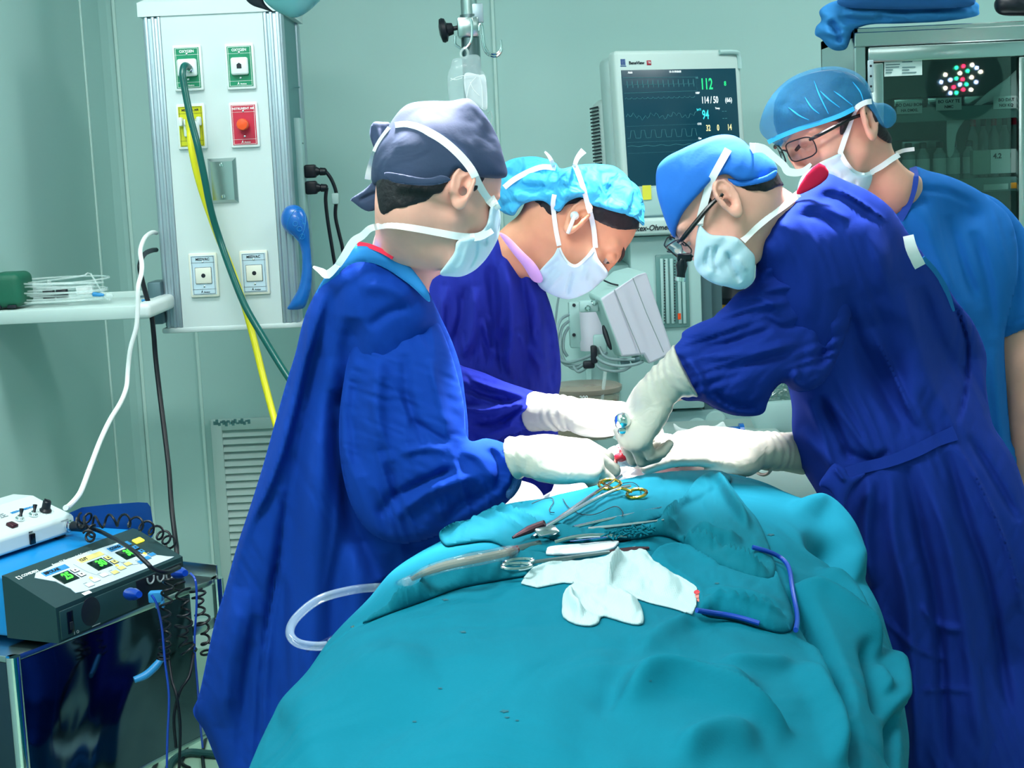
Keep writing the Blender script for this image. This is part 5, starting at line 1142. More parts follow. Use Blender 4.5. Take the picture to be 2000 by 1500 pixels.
for k in range(7):
    for u0, ln in ((1730, (26, 24, 10, 28, 26, 14, 12)[k]), (1762, (8, 28, 20, 0, 26, 14, 28)[k])):
        if ln: pbox(m_, u0, 109.5+k*5.2, u0+ln, 111.3+k*5.2, CY-.0155, .0008)
m_.mk('printed_lines', M['machine_dark'], pp, smooth=False)
for u, v, t, lb in ((1776, 210, ('BO DAU BOM', 'HA DMXL'), 'first white shelf label from the left, behind the cabinet glass'), (1853, 203, ('BO GAY TE', 'NMC'), 'second white shelf label, right of the first, behind the cabinet glass'), (1965, 200, ('BO DAT', 'NOI KQ'), 'third white shelf label near the right door edge')):
    c = P(u, v, CY+.012); o = MB().box(c, (.062, .002, .030), .0005).mk('shelf_label', M['paper']); tag(o, lb, 'label', 'labels on the cabinet shelf edge')
    Mt4 = Mt.copy(); Mt4[:3, 3] = c+np.array([0, -.0012, 0]); MB(Mt4).text(t[0], .0105, (0, .006), z=.0003, bold=.0003).text(t[1], .0095, (0, -.007), z=.0003, bold=.0003).mk('label_text', M['ink'], o, smooth=False)
for u, v, w, mm, lb in ((1945, 365, .06, 'paper', 'white shelf label below the row of bottles'), (1985, 362, .03, 'amber', 'amber shelf label at the far right below the bottles')):
    o = MB().box(P(u, v, CY+.012), (w, .002, .014), .0005).mk('lower_label', M[mm]); tag(o, lb, 'label')
# reagent bottles on the second shelf
z2 = shz[1]; rn = random.Random(4)
def bottle(x, y, z, r, h, capm, lb, lab=True, grp='bottles in the glass cabinet'):
    t = thing('medicine_bottle', (x, y, z), lb, 'bottle', grp)
    MB().lathe((x, y, z), (x, y, z+h), [(0, r*.9), (.004, r), (h*.68, r), (h*.80, r*.45), (h*.86, r*.42)], 18).mk('glass_body', M['bottle_glass'], t)
    MB().lathe((x, y, z+h*.84), (x, y, z+h), [(0, r*.55), (h*.14, r*.55), (h*.16, r*.4)], 14).mk('stopper', M[capm], t)
    if lab: MB().lathe((x, y, z+h*.15), (x, y, z+h*.6), [(0, r*1.02), (h*.42, r*1.02)], 18, False).mk('bottle_label', M['paper'], t)
words = ('first', 'second', 'third', 'fourth', 'fifth', 'sixth', 'seventh')
for k, u in enumerate((1775, 1803, 1835, 1862, 1893)):
    x = P(u, 340, CY+.09)[0]; bottle(x, CY+.09, z2+.001, .016, .095, 'dark_cap', '%s clear labelled bottle from the left on the lower cabinet shelf' % words[k].capitalize())
for k, u in enumerate((1905, 1925, 1946, 1967, 1986)):
    x = P(u, 300, CY+.22)[0]; bottle(x, CY+.24, z2+.001, .013, .155, 'dark_cap' if k % 2 else 'red', 'Tall thin back-row bottle on the lower cabinet shelf, %s from the left' % words[k], False)
bx_ = MB(); pbox(bx_, 1900, 292, 1985, 340, CY+.05, .08, .002); o = bx_.mk('labelled_box', mat('box_green', '#86ABA2', .6)); tag(o, 'pale green carton marked 4.2 on the lower cabinet shelf', 'carton')
m_ = MB(); pbox(m_, 1935, 292, 1984, 338, CY+.048, .001); m_.mk('carton_label', M['paper'], o); Mt5 = Mt.copy(); Mt5[:3, 3] = P(1948, 305, CY+.047); MB(Mt5).text('4.2', .017, (0, 0), z=.0004, bold=.0005).mk('carton_number', M['ink'], o, smooth=False)
dz_ = MB(); pbox(dz_, 1760, 272, 1838, 292, CY+.12, .16, .006, 3); o = dz_.mk('instrument_tray', M['steel_dark']); tag(o, 'shallow steel instrument tray behind the first bottles in the cabinet', 'tray')
for p_ in (): pass
for k, (u0, u1) in enumerate(((1730, 1790), (1795, 1860), (1865, 1930))):
    x0_, x1_ = P(u0, 190, CY+.15)[0], P(u1, 190, CY+.15)[0]
    o = MB().box(((x0_+x1_)/2, CY+.18, shz[0]+.016), (x1_-x0_, .20, .030), .006, 3).mk('steel_instrument_case', M['steel']); tag(o, ('leftmost', 'middle', 'rightmost')[k]+' steel instrument case on the upper cabinet shelf', 'instrument case', 'steel cases on the upper shelf')
# hanging white cloth seen through the glass on the right
part(thing('white_cloth', P(1960, 260, CY+.04), 'folded white sheet hanging inside the right part of the cabinet', 'cloth'), 'sheet', M['paper'], [(1862, 226), (1890, 215), (1930, 180), (1965, 155), (1992, 140), (1994, 235), (1986, 212), (1968, 196), (1940, 196), (1905, 212), (1880, 240), (1868, 262), (1862, 300), (1850, 300), (1850, 215)], CY+.045, flat=.15, step=3, tmax=.006)
# blue cloth bundles and black bag on top of the cabinet
b1 = thing('cloth_bundle', P(1750, 60, CY+.1), 'rolled blue surgical linen overhanging the left top corner of the steel cabinet', 'linen')
part(b1, 'linen_roll', M['cloth_blue'], [(1600, 22), (1616, 8), (1640, 0), (1700, -8), (1800, -6), (1900, 2), (1912, 20), (1905, 32), (1840, 42), (1760, 46), (1700, 48), (1668, 60), (1660, 80), (1652, 96), (1634, 99), (1618, 92), (1604, 76), (1592, 68), (1594, 52), (1604, 40)], CY+.02, flat=.9, step=3.5, tmax=.14, folds=[([(1700, 12), (1780, 18), (1900, 12)], 6, -.014), ([(1620, 40), (1634, 60), (1640, 85)], 7, -.014), ([(1635, 35), (1670, 40), (1740, 36)], 6, -.010), ([(1610, 60), (1630, 70), (1650, 62)], 5, .010), ([(1650, 20), (1680, 28), (1720, 26)], 8, .012)], wr=[(5, 60, 14, .007), (60, 30, 10, .004)])
b2 = thing('folded_gown', P(1770, 15, CY+.1), 'flat folded darker blue linen lying on the linen roll on the cabinet', 'linen')
part(b2, 'folded_linen', mat('linen_dark', '#1C5C9E', .85), [(1635, 6), (1645, -14), (1660, -45), (1900, -50), (1905, -10), (1896, 12), (1820, 17), (1740, 18), (1665, 16)], CY-.03, flat=.8, step=4, tmax=.12, wr=[(3, 90, 12, .005)])
b3 = thing('black_bag', P(1965, 25, CY+.1), 'black bag lying on top of the cabinet at the right edge', 'bag')
part(b3, 'bag_body', M['black'], [(1942, 5), (1955, -10), (1980, -20), (2050, -20), (2060, 30), (1995, 31), (1960, 30), (1945, 22)], CY+.02, flat=.9, step=4, tmax=.12, wr=[(40, 30, 12, .006)])
# ---------------------------------------------------------------- surgical lamps
lp = thing('surgical_lamp', LAMPPOS+np.array([0, 0, .12]), 'round white surgical lamp hanging above the operating site', 'surgical lamp')
aim = nrm(SITE-LAMPPOS); ctr_ = LAMPPOS-aim*.05
MB().lathe(ctr_-aim*.12, ctr_, [(0, .08), (.02, .20), (.06, .27), (.10, .28), (.115, .27)], 40).mk('housing', M['panel_white'], lp)
MB().lathe(ctr_-aim*.010, ctr_, [(0, .24), (.004, .24)], 40).mk('lens', mat('lamp_lens', '#FFFFFF', .3, emit=('#FFF6FA', 6)), lp)
MB().tube([ctr_-aim*.12, ctr_-aim*.2+np.array([.05, 0, .05]), np.array([.75, 2.5, 2.6]), np.array([.75, 2.5, CEIL])], .025, 14).mk('arm', M['panel_white'], lp)
l2 = thing('surgical_lamp', P(560, -40, 2.9), 'teal surgical lamp whose rounded edge shows at the top above the pendant', 'surgical lamp')
part(l2, 'housing', mat('lamp_teal', '#5FA3A6', .4), [(508, -60), (512, -10), (520, 6), (540, 22), (562, 32), (580, 34), (600, 24), (618, 8), (628, -6), (640, -60), (660, -150), (640, -230), (560, -260), (480, -230), (460, -150)], 2.9, flat=.8, step=4, tmax=.08)
part(l2, 'joint', M['ink'], [(470, -40), (478, -5), (492, 10), (515, 18), (535, 24), (518, 8), (508, -20), (500, -60)], 2.92, flat=.6, step=3, tmax=.02)
MB().tube([P(560, -200, 2.95), P(560, -420, 2.95), np.array([P(560, -420, 2.95)[0], 2.95, CEIL])], .03, 14).mk('arm', M['panel_white'], l2)
# unseen lamp body added round the spot that brightens the dark cap's top
lq = thing('surgical_lamp', LAMP2, 'round white lamp added out of view above the team to brighten the top of the dark cap', 'surgical lamp')
aim = nrm(TGT2-LAMP2); c2 = LAMP2-aim*.05
MB().lathe(c2-aim*.12, c2, [(0, .08), (.02, .18), (.06, .24), (.10, .25), (.115, .24)], 40).mk('housing', M['panel_white'], lq)
MB().lathe(c2-aim*.010, c2, [(0, .21), (.004, .21)], 40).mk('lens', M['lamp_lens'], lq)
MB().tube([c2-aim*.12, c2-aim*.2+np.array([-.05, 0, .08]), np.array([LAMP2[0]-.1, LAMP2[1]+.2, CEIL])], .025, 14).mk('arm', M['panel_white'], lq)

# small cluster of coloured lamps at the right, mirrored in the cabinet glass
G_ = P(1885, 158, CY-.012); d_ = nrm(G_-CAM); tt = (CY-.012-1.9)/d_[1]; L0 = np.array([G_[0]+d_[0]*tt, 1.9, G_[2]+d_[2]*tt])
lc = thing('satellite_lamp', L0+np.array([0, -.06, 0]), 'small lamp head with coloured diodes facing the glass cabinet, standing out of the picture', 'lamp')
MB().lathe(L0+np.array([0, -.07, 0]), L0, [(0, .06), (.02, .13), (.06, .14), (.066, .135)], 32).mk('housing', M['steel_dark'], lc)
MB().tube([L0+np.array([0, -.07, 0]), L0+np.array([.05, -.2, .1]), np.array([L0[0]+.05, 1.65, CEIL])], .02, 12, 4).mk('arm', M['panel_white'], lc)
for x, z, c in ((-.085, 0, 'b'), (-.07, .025, 'w'), (-.07, -.022, 'w'), (-.052, .006, 'b'), (-.052, -.04, 'b'), (-.03, .048, 'g'), (-.03, .01, 'g'), (-.03, -.04, 'g'), (-.04, -.02, 'r'), (-.005, .052, 'r'), (-.018, .028, 'w'), (-.008, .006, 'r'), (-.018, -.012, 'b'), (-.006, -.030, 'r'), (.010, .035, 'g'), (.006, -.012, 'g'), (.026, .055, 'w'), (.024, .012, 'w'), (.022, -.032, 'w'), (.042, .044, 'b'), (.040, -.006, 'b'), (.056, .030, 'w')):
    MB().lathe(L0+np.array([x, .001, z]), L0+np.array([x, .01, z]), [(0, .0062), (.003, .005), (.005, .001)], 12).mk('diode', LED[c], lc)
# ================================================================ surgeon in the dark cap (left)
YA = 2.30
HA = Head((905, 372), YA-.06, (.74, -.44, -.52), (.42, .88, -.10), -1, .97)
pA = thing('person', (P(700, 900, 2.5)[0], 2.5, 0.0), 'person in a dark navy tied cap and blue gown standing at the left, back turned', 'person')
nA = [HA.W(-.03, 0, -.05), P(800, 500, 2.40), P(770, 580, 2.47)]
shA = P(765, 650, 2.47); elA = P(775, 950, 2.41); wrA = P(1022, 890, 2.33)
LA = [([P(765, 600, 2.50), P(720, 800, 2.53), P(690, 1050, 2.56)], [.05, .085, .09], .05),
      ([P(768, 610, 2.47), shA, elA, P(960, 915, 2.335), wrA+np.array([.06, 0, 0])], [.04, .038, .036, .024, .020], .03),
      ([P(690, 1050, 2.56), np.array([-.30, 2.55, .55]), np.array([-.31, 2.52, .08])], [.10, .06, .045], .05), ([P(700, 1050, 2.56), np.array([-.20, 2.62, .55]), np.array([-.19, 2.64, .08])], [.10, .06, .045], .05)]
bA = body(pA, HA, M['skin'], (nA, [.056, .052, .050], .035), LA, lid=([(726,352),(731,300),(750,262),(775,222),(800,202),(840,197),(880,197),(908,192),(924,197),(950,228),(972,268),(985,312),(990,345),(993,378),(985,394),(974,405),(975,460),(930,530),(870,542),(845,580),(870,800),(600,800),(680,520),(715,430)], YA)); eyes(pA, HA)
hA = solid(pA, 'hair', M['hair'], HA, hairfn(HA, [(735, 330), (760, 300), (900, 300), (882, 352), (872, 362), (862, 378), (848, 380), (835, 392), (805, 402), (770, 410), (742, 416)], YA, .0025, (nA, [.056, .052, .050], .035)), hbox(HA), step=.0035)
sb = solid(pA, 'sideburn', M['hair'], HA, lambda p, Fd=Field([(918, 330), (948, 342), (938, 362), (927, 375), (919, 365)], YA): smax(HA.face(HA.loc(p))*HA.sc-.0022, Fd(p), .002), hbox(HA), step=.0035)
cA = solid(pA, 'surgical_cap', M['cap_dark'], HA, capfn(HA, [(724, 352), (731, 300), (750, 262), (775, 222), (800, 202), (840, 197), (880, 197), (908, 192), (924, 197), (950, 228), (972, 268), (985, 312), (990, 345), (955, 348), (915, 342), (892, 330), (875, 350), (840, 358), (800, 362), (765, 358), (735, 362)],
      YA, .010, .008, blobs=((905, 235, .03, .050), (810, 245, .03, .055), (950, 300, .05, .05), (775, 300, .02, .05)), wrk=.0012, wsc=22), hbox(HA), step=.003)
mA = solid(pA, 'face_mask', M['mask'], HA, maskfn(HA, [(958, 402), (972, 400), (978, 425), (974, 462), (955, 498), (932, 525), (905, 541), (880, 540), (858, 536), (872, 515), (888, 492), (893, 470), (925, 462), (950, 440)], YA), hbox(HA), step=.003, folds=[([(930, 468), (928, 500), (912, 530)], 4, -.007), ([(952, 458), (948, 480)], 3, -.005), ([(915, 475), (905, 510), (890, 532)], 5, .003)])
tA = bvh(bA, cA, mA)
# cap ribbon knot at the back
kn = thing
part(pA, 'cap_tie_knot', M['cap_dark'], [(728, 240), (745, 238), (764, 244), (770, 290), (772, 340), (762, 352), (744, 350), (736, 320), (730, 290), (722, 262)], YA-.005, flat=.7, step=3, parent=cA, folds=[([(740, 250), (748, 340)], 4, .005)])
part(pA, 'cap_tie_tail', M['cap_dark'], [(738, 346), (756, 340), (770, 352), (778, 385), (780, 402), (758, 400), (720, 413), (690, 395), (686, 388), (712, 370)], YA-.01, flat=.35, step=3, parent=cA, folds=[([(735, 365), (748, 398)], 5, .005), ([(700, 392), (745, 372)], 4, -.004)])
part(pA, 'cap_tie_band', M['cap_dark'], [(755, 336), (830, 348), (862, 342), (880, 352), (845, 362), (790, 360), (760, 352)], YA-.095, flat=.3, step=3, parent=cA)
strap(pA, 'mask_tie', tA, [(966, 402), (950, 385), (935, 360), (920, 330), (895, 300), (862, 272), (825, 252), (795, 244), (772, 246)], .0115, M['tie'], parent=mA)
strap(pA, 'mask_tie', tA, [(972, 410), (965, 398), (958, 385)], .012, M['tie'], parent=mA)
strap(pA, 'mask_tie', tA, [(960, 448), (935, 462), (900, 462), (860, 455), (810, 446), (765, 440), (740, 442), (722, 447), (708, 460), (690, 472), (672, 500), (660, 518)], [.013, .011, .010, .009, .010, .012, .010], M['tie'], parent=mA, default=[2.2, 2.2, 2.22, 2.26, 2.28, 2.30])
strap(pA, 'mask_tie_tail', tA, [(660, 518), (640, 536), (628, 530), (612, 521)], [.008, .013, .010, .003], M['tie'], parent=mA, default=[2.31, 2.34])
strap(pA, 'mask_tie_end', tA, [(762, 250), (738, 285), (722, 330), (718, 350)], .009, M['tie'], parent=mA, default=[2.33, 2.35])
# trousers and shoes under the gown
trousers(pA, [LA[2], LA[3]], M['under_a'])
# gown
gA_out = [(668, 500), (690, 480), (745, 487), (790, 512), (832, 562), (848, 592), (862, 622), (884, 670), (900, 720), (909, 780), (914, 830), (916, 900), (930, 980), (930, 1080), (900, 1200), (890, 1400), (900, 1600), (470, 1600), (428, 1500), (400, 1430), (377, 1391), (390, 1352), (418, 1222), (440, 1150), (462, 1070), (490, 985), (515, 905), (540, 815), (560, 745), (577, 690), (590, 635), (603, 598), (630, 548)]
gAf = [([(640, 560), (597, 700), (556, 860), (520, 960), (478, 1040), (440, 1180)], 26, .022, 'e'), ([(663, 545), (620, 680), (596, 800), (575, 930), (560, 1080), (540, 1250), (528, 1500)], 20, -.018),
       ([(560, 960), (545, 1090), (522, 1220), (510, 1320), (500, 1560)], 16, -.02, 'e'), ([(640, 700), (625, 900), (610, 1150), (600, 1500)], 34, .022), ([(665, 760), (668, 900), (700, 1030), (740, 1130)], 22, -.03),
       ([(700, 1060), (690, 1250), (680, 1500)], 30, .018), ([(760, 1080), (770, 1250), (760, 1500)], 26, -.02), ([(820, 1070), (830, 1200), (800, 1500)], 28, .018), ([(470, 1150), (445, 1300), (430, 1420)], 22, .016), ([(500, 1200), (480, 1350), (470, 1500)], 16, -.014),
       ([(700, 560), (760, 560), (810, 590)], 16, .008), ([(720, 640), (760, 610), (800, 600)], 10, -.006), ([(690, 620), (680, 720), (675, 800)], 22, -.016)]
part(pA, 'gown', M['gown_a'], gA_out, [(720, 510, 2.37), (800, 560, 2.37), (840, 600, 2.38), (650, 800, 2.52), (600, 1200, 2.56), (420, 1400, 2.60), (850, 700, 2.50), (880, 1400, 2.6)], flat=.95, tmax=.22, step=5, folds=gAf, wr=[(92, 300, 34, .006), (60, 90, 16, .0025)])
sA_out = [(726, 592), (790, 570), (838, 596), (866, 650), (890, 720), (906, 790), (914, 858), (950, 856), (985, 866), (1004, 886), (1014, 915), (1010, 950), (992, 980), (940, 1015), (870, 1042), (800, 1062), (735, 1050), (692, 1000), (668, 920), (662, 830), (672, 740), (690, 660)]
sAf = [([(770, 1010), (830, 965), (890, 940), (940, 925)], 12, .012), ([(760, 975), (830, 940), (890, 915)], 10, -.012), ([(860, 1030), (900, 985), (960, 960)], 12, -.010), ([(740, 700), (735, 800), (745, 880)], 16, .012), ([(790, 690), (800, 790), (830, 870)], 12, -.008),
       ([(700, 720), (690, 820), (705, 930)], 14, -.012), ([(840, 700), (860, 790), (880, 850)], 10, .010), ([(780, 885), (830, 875), (870, 880)], 8, .008), ([(800, 820), (850, 850), (880, 870)], 7, -.008), ([(735, 660), (775, 625), (820, 630)], 8, .007), ([(760, 900), (770, 960), (740, 1010)], 14, -.010),
       ([(750, 648), (795, 642), (830, 650)], 6, -.006), ([(900, 880), (935, 895), (960, 940)], 9, .009), ([(960, 875), (975, 920), (965, 965)], 8, -.008), ([(985, 885), (998, 920), (990, 955)], 6, .008)]
part(pA, 'gown_sleeve', M['gown_a'], sA_out, [(770, 620, 2.405), (770, 800, 2.375), (760, 980, 2.36), (900, 950, 2.33), (1000, 920, 2.31)], flat=.8, tmax=.11, step=4, folds=sAf, wr=[(70, 110, 20, .005), (20, 60, 12, .003)])
ct = part(pA, 'sleeve_cuff', mat('cuff_a', '#2E5E96', .95, bump=(500, .5, .003)), [(984, 866), (1006, 872), (1018, 900), (1020, 935), (1012, 958), (996, 975), (986, 962), (996, 915)], 2.30, flat=1.0, step=3, tmax=.05)
us = part(pA, 'undershirt_collar', M['under_a'], [(600, 612), (628, 552), (660, 508), (692, 479), (745, 486), (792, 512), (832, 562), (838, 590), (800, 556), (745, 520), (700, 512), (668, 528), (655, 552), (630, 590), (608, 640)], [(700, 500, 2.32), (610, 620, 2.44), (830, 570, 2.30)], flat=.40, step=3.5, tmax=.04, folds=[([(640, 570), (690, 515), (760, 520)], 5, -.005)])
tU = bvh(us, bA)
strap(pA, 'collar_trim', tU, [(698, 476), (720, 480), (745, 490), (768, 503)], .007, M['trim_red'], off=.004, default=2.34, parent=us)
# gloves
xA = cv(.97, -.13, -.22)
gl, chA, tpA = glove(pA, 'glove', M['glove'], P(1030, 886, 2.27), xA, cv(.10, .78, .58), P(800, 950, 2.33), [(.45, 1.0, .7), (.55, 1.1, .7), (.65, 1.1, .7), (.8, 1.1, .7)], 'R', 1.08, (.5, .35), Lc=.026, cuff_r=.034, spread=.1)
gl2, _, _ = glove(pA, 'glove', M['glove'], P(948, 958, 2.42), cv(.92, -.30, -.25), cv(.1, .7, .7), P(860, 1000, 2.5), [(.5, .8, .5), (.6, .8, .5), (.7, .9, .5), (.8, .9, .5)], 'L', .95, (.6, .4), Lc=.04)
# ================================================================ woman with the earbud (middle)
YB = 2.72
HB_ = Head((1130, 432), YB-.06, (.62, -.78, -.05), (.78, .62, .02), -1, 1.0)
pB = thing('person', (P(960, 900, 2.85)[0], 2.9, 0.0), 'person in a pale blue bouffant cap with a white earbud, bending between the two surgeons', 'person')
nB = [HB_.W(-.03, 0, -.05), P(1020, 490, 2.76), P(975, 560, 2.85)]
wrB = P(1070, 812, 2.62)
LB = [([P(970, 570, 2.87), P(970, 800, 2.90), P(980, 1000, 2.92)], [.05, .085, .09], .05),
      ([P(940, 580, 2.84), P(890, 640, 2.82), P(880, 850, 2.78), P(990, 800, 2.70), wrB+np.array([.03, 0, 0])], [.045, .045, .04, .032, .024], .04),
      ([P(980, 1000, 2.92), np.array([.0, 2.95, .5]), np.array([0, 2.95, .08])], [.09, .06, .045], .05), ([P(980, 1000, 2.96), np.array([.14, 2.98, .5]), np.array([.14, 2.98, .08])], [.09, .06, .045], .05)]
bB = body(pB, HB_, M['skin_f'], (nB, [.052, .046, .044], .03), LB, 1, lid=([(975,340),(985,320),(1010,310),(1050,308),(1085,320),(1095,332),(1130,324),(1170,322),(1205,328),(1235,347),(1253,375),(1260,410),(1262,445),(1254,480),(1240,503),(1218,520),(1198,530),(1186,545),(1150,570),(1110,586),(1050,560),(1075,600),(1060,800),(800,800),(880,480),(960,430)], YB)); eyes(pB, HB_)
trousers(pB, [LB[2], LB[3]], M['under_a'])
# dark hair at the hairline and at the nape
solid(pB, 'hair', M['hair'], HB_, capfn(HB_, [(1000, 380), (1060, 380), (1150, 385), (1240, 400), (1258, 450), (1245, 448), (1222, 450), (1195, 446), (1165, 432), (1150, 420), (1148, 405), (1110, 400), (1090, 418), (1050, 432), (1010, 440), (985, 440), (975, 425)], YB, .004, .003, wrk=.0015, wsc=240), hbox(HB_), step=.0035)
cB = solid(pB, 'bouffant_cap', M['cap_net'], HB_, capfn(HB_, [(975, 335), (985, 318), (1010, 308), (1050, 306), (1085, 318), (1095, 330), (1130, 322), (1170, 320), (1205, 326), (1235, 345), (1255, 375), (1264, 410), (1262, 450), (1245, 430), (1215, 418), (1180, 408), (1150, 398), (1135, 385), (1108, 395), (1090, 414), (1060, 392), (1020, 400), (1000, 428), (978, 440), (972, 400), (970, 360)],
      YB, .014, .010, blobs=((1010, 360, .03, .060), (1060, 350, .02, .045), (1120, 365, -.03, .045), (1030, 400, .0, .03)), wrk=.0060, wsc=38), hbox(HB_)+[P(965, 360, YB), P(985, 440, YB)], step=.003, it=1)
mB = solid(pB, 'face_mask', M['mask'], HB_, maskfn(HB_, [(1090, 482), (1082, 498), (1058, 524), (1047, 540), (1052, 558), (1070, 572), (1110, 585), (1150, 570), (1172, 552), (1188, 536), (1180, 520), (1168, 505), (1160, 482), (1148, 498), (1126, 518), (1108, 512), (1096, 496)], YB, .013, .004,
      puff=((.065, 0, -.055), (.060, .055, .055))), hbox(HB_), step=.003, folds=[([(1085, 520), (1068, 540), (1056, 552)], 4, -.005), ([(1100, 530), (1080, 555), (1066, 568)], 4, .004), ([(1118, 530), (1112, 555), (1108, 575)], 3.5, -.006), ([(1092, 505), (1075, 520), (1060, 530)], 3.5, -.004), ([(1150, 520), (1140, 550)], 5, .003)])
tB = bvh(bB, cB, mB)
strap(pB, 'mask_edge', tB, [(1092, 484), (1098, 498), (1110, 514), (1126, 519), (1146, 503), (1160, 486)], .0055, M['mask_line'], off=.0025, parent=mB)
strap(pB, 'mask_tie', tB, [(1163, 484), (1160, 450), (1154, 420), (1148, 400), (1140, 370), (1130, 340), (1122, 322)], .0085, M['tie'], parent=mB)
strap(pB, 'mask_tie', tB, [(1092, 480), (1086, 450), (1082, 420), (1080, 398), (1083, 380)], .0080, M['tie'], parent=mB)
strap(pB, 'mask_tie_end', tB, [(1122, 324), (1128, 308), (1140, 294)], [.007, .008, .012], M['tie'], parent=mB, default=[2.62, 2.62])
strap(pB, 'mask_tie', tB, [(985, 366), (1005, 350), (1035, 334), (1060, 326), (1085, 328)], .0095, M['tie'], parent=mB)
strap(pB, 'mask_tie_end', tB, [(1082, 326), (1074, 308), (1064, 296)], [.008, .006, .003], M['tie'], parent=mB, default=[2.6, 2.6])
# earbud
q = hit(tB, 1122, 421, .002); q2 = P(1109, 456, q[1]-.008)
MB().lathe(q+np.array([0, .004, 0]), q+np.array([0, -.010, 0]), [(0, .004), (.003, .0075), (.009, .0075), (.013, .004)], 16).tube([q+np.array([0, -.006, .002]), (q+q2)/2+np.array([0, -.004, 0]), q2], [.0036, .0034, .0032], 10).mk('earbud', M['panel_white'], pB)['label'] = 'white wireless earbud'
part(pB, 'eyebrow', M['brow'], [(1214, 478), (1220, 486), (1220, 498), (1214, 508), (1206, 513), (1213, 500), (1215, 488)], hit(tB, 1214, 492, .001)[1]+.001, flat=.4, step=1.5, tmax=.002)
gB_out = [(975, 455), (1005, 470), (1056, 548), (1066, 570), (1078, 605), (1090, 660), (1096, 740), (1086, 800), (1092, 860), (1104, 930), (1108, 1000), (1130, 1250), (1150, 1560), (820, 1560), (815, 1150), (820, 900), (815, 700), (840, 540), (900, 480)]
gBf = [([(985, 500), (1000, 620), (990, 740)], 10, .014), ([(1010, 520), (1030, 620), (1030, 740)], 9, -.012), ([(960, 520), (965, 640), (950, 720)], 10, -.012), ([(1040, 560), (1060, 650), (1060, 760)], 12, .012), ([(930, 560), (925, 640), (905, 700)], 10, .012), ([(905, 560), (900, 620), (885, 680)], 8, -.01),
       ([(1010, 640), (1045, 700), (1075, 720)], 9, .008), ([(1058, 570), (1075, 680), (1078, 760)], 9, -.012), ([(985, 640), (975, 700), (1000, 745)], 8, -.01), ([(940, 620), (960, 680), (975, 700)], 7, .008), ([(870, 560), (862, 640), (880, 700)], 9, .01)]
gB = part(pB, 'gown', M['gown_b'], gB_out, [(975, 480, 2.76), (1040, 560, 2.76), (1080, 650, 2.84), (960, 700, 2.84), (960, 1000, 2.90), (960, 1500, 2.92)], flat=.80, tmax=.17, step=4, folds=gBf, wr=[(80, 90, 13, .0050), (100, 45, 8, .0022)])
part(pB, 'inner_collar', M['collar_pink'], [(975, 456), (992, 462), (1020, 490), (1046, 516), (1060, 542), (1056, 552), (1040, 548), (1022, 520), (998, 490)], [(985, 470, 2.68), (1050, 540, 2.68)], flat=.45, step=2.5, tmax=.012)
sB_out = [(880, 710), (906, 716), (945, 728), (985, 745), (1030, 760), (1046, 766), (1052, 776), (1044, 792), (1040, 815), (1030, 836), (1008, 846), (985, 852), (955, 868), (910, 880), (870, 870), (860, 780)]
part(pB, 'gown_sleeve', M['gown_b'], sB_out, [(900, 800, 2.72), (1040, 800, 2.64)], flat=.9, step=3, tmax=.09, folds=[([(910, 735), (960, 755), (1030, 775)], 5, .009), ([(910, 760), (960, 780), (1010, 790)], 5, -.008), ([(905, 800), (960, 800), (1030, 785)], 6, .010), ([(920, 830), (970, 825), (1020, 800)], 6, -.009), ([(990, 830), (1010, 810), (1035, 790)], 5, .008), ([(930, 855), (980, 840), (1015, 820)], 5, .006)], wr=[(12, 60, 9, .0035), (60, 30, 8, .003)])
glB, chB, tpB = glove(pB, 'glove', M['glove'], P(1115, 808, 2.60), cv(.98, -.10, -.10), cv(.05, .8, .55), P(980, 800, 2.68), [(.2, .4, .3), (.25, .5, .3), (.3, .6, .3), (.4, .6, .3)], 'R', 1.0, (.55, .3), cuff_r=.036, Lc=.080)
# ================================================================ surgeon with the glasses (right)
YC = 2.30
HC = Head((1418, 396), YC-.05, (-.64, -.76, -.10), (-.76, .64, .10), 1, .93)
pC = thing('person', (P(1780, 900, 2.5)[0], 2.5, 0.0), 'person in bright blue cap, glasses and red-collared blue gown, leaning in from the right', 'person')
nC = [HC.W(-.03, 0, -.04), P(1505, 440, 2.37), P(1585, 480, 2.50)]
shC = P(1560, 560, 2.44); elC = P(1490, 710, 2.39); wrC = P(1275, 770, 2.36)
LC = [([P(1640, 520, 2.56), P(1740, 740, 2.66), P(1800, 1000, 2.68)], [.05, .08, .085], .05),
      ([P(1600, 510, 2.50), shC, elC, P(1400, 725, 2.37), wrC], [.04, .036, .034, .028, .022], .03),
      ([P(1640, 600, 2.62), P(1620, 760, 2.66), P(1580, 886, 2.58), P(1490, 888, 2.50)], [.045, .04, .026, .020], .04),
      ([P(1800, 1000, 2.62), np.array([.68, 2.62, .5]), np.array([.68, 2.64, .08])], [.10, .065, .045], .05), ([P(1800, 1000, 2.66), np.array([.84, 2.70, .5]), np.array([.84, 2.72, .08])], [.10, .065, .045], .05)]
bC = body(pC, HC, M['skin'], (nC, [.054, .050, .045], .03), LC, lid=([(1285,330),(1302,310),(1330,294),(1365,278),(1400,266),(1430,266),(1452,277),(1466,290),(1490,298),(1512,312),(1540,335),(1570,360),(1700,500),(1900,900),(1480,900),(1476,570),(1445,566),(1400,558),(1358,545),(1354,522),(1340,508),(1326,492),(1320,470),(1308,450),(1292,410),(1284,370)], YC)); eyes(pC, HC)
trousers(pC, [LC[3], LC[4]], M['under_a'])
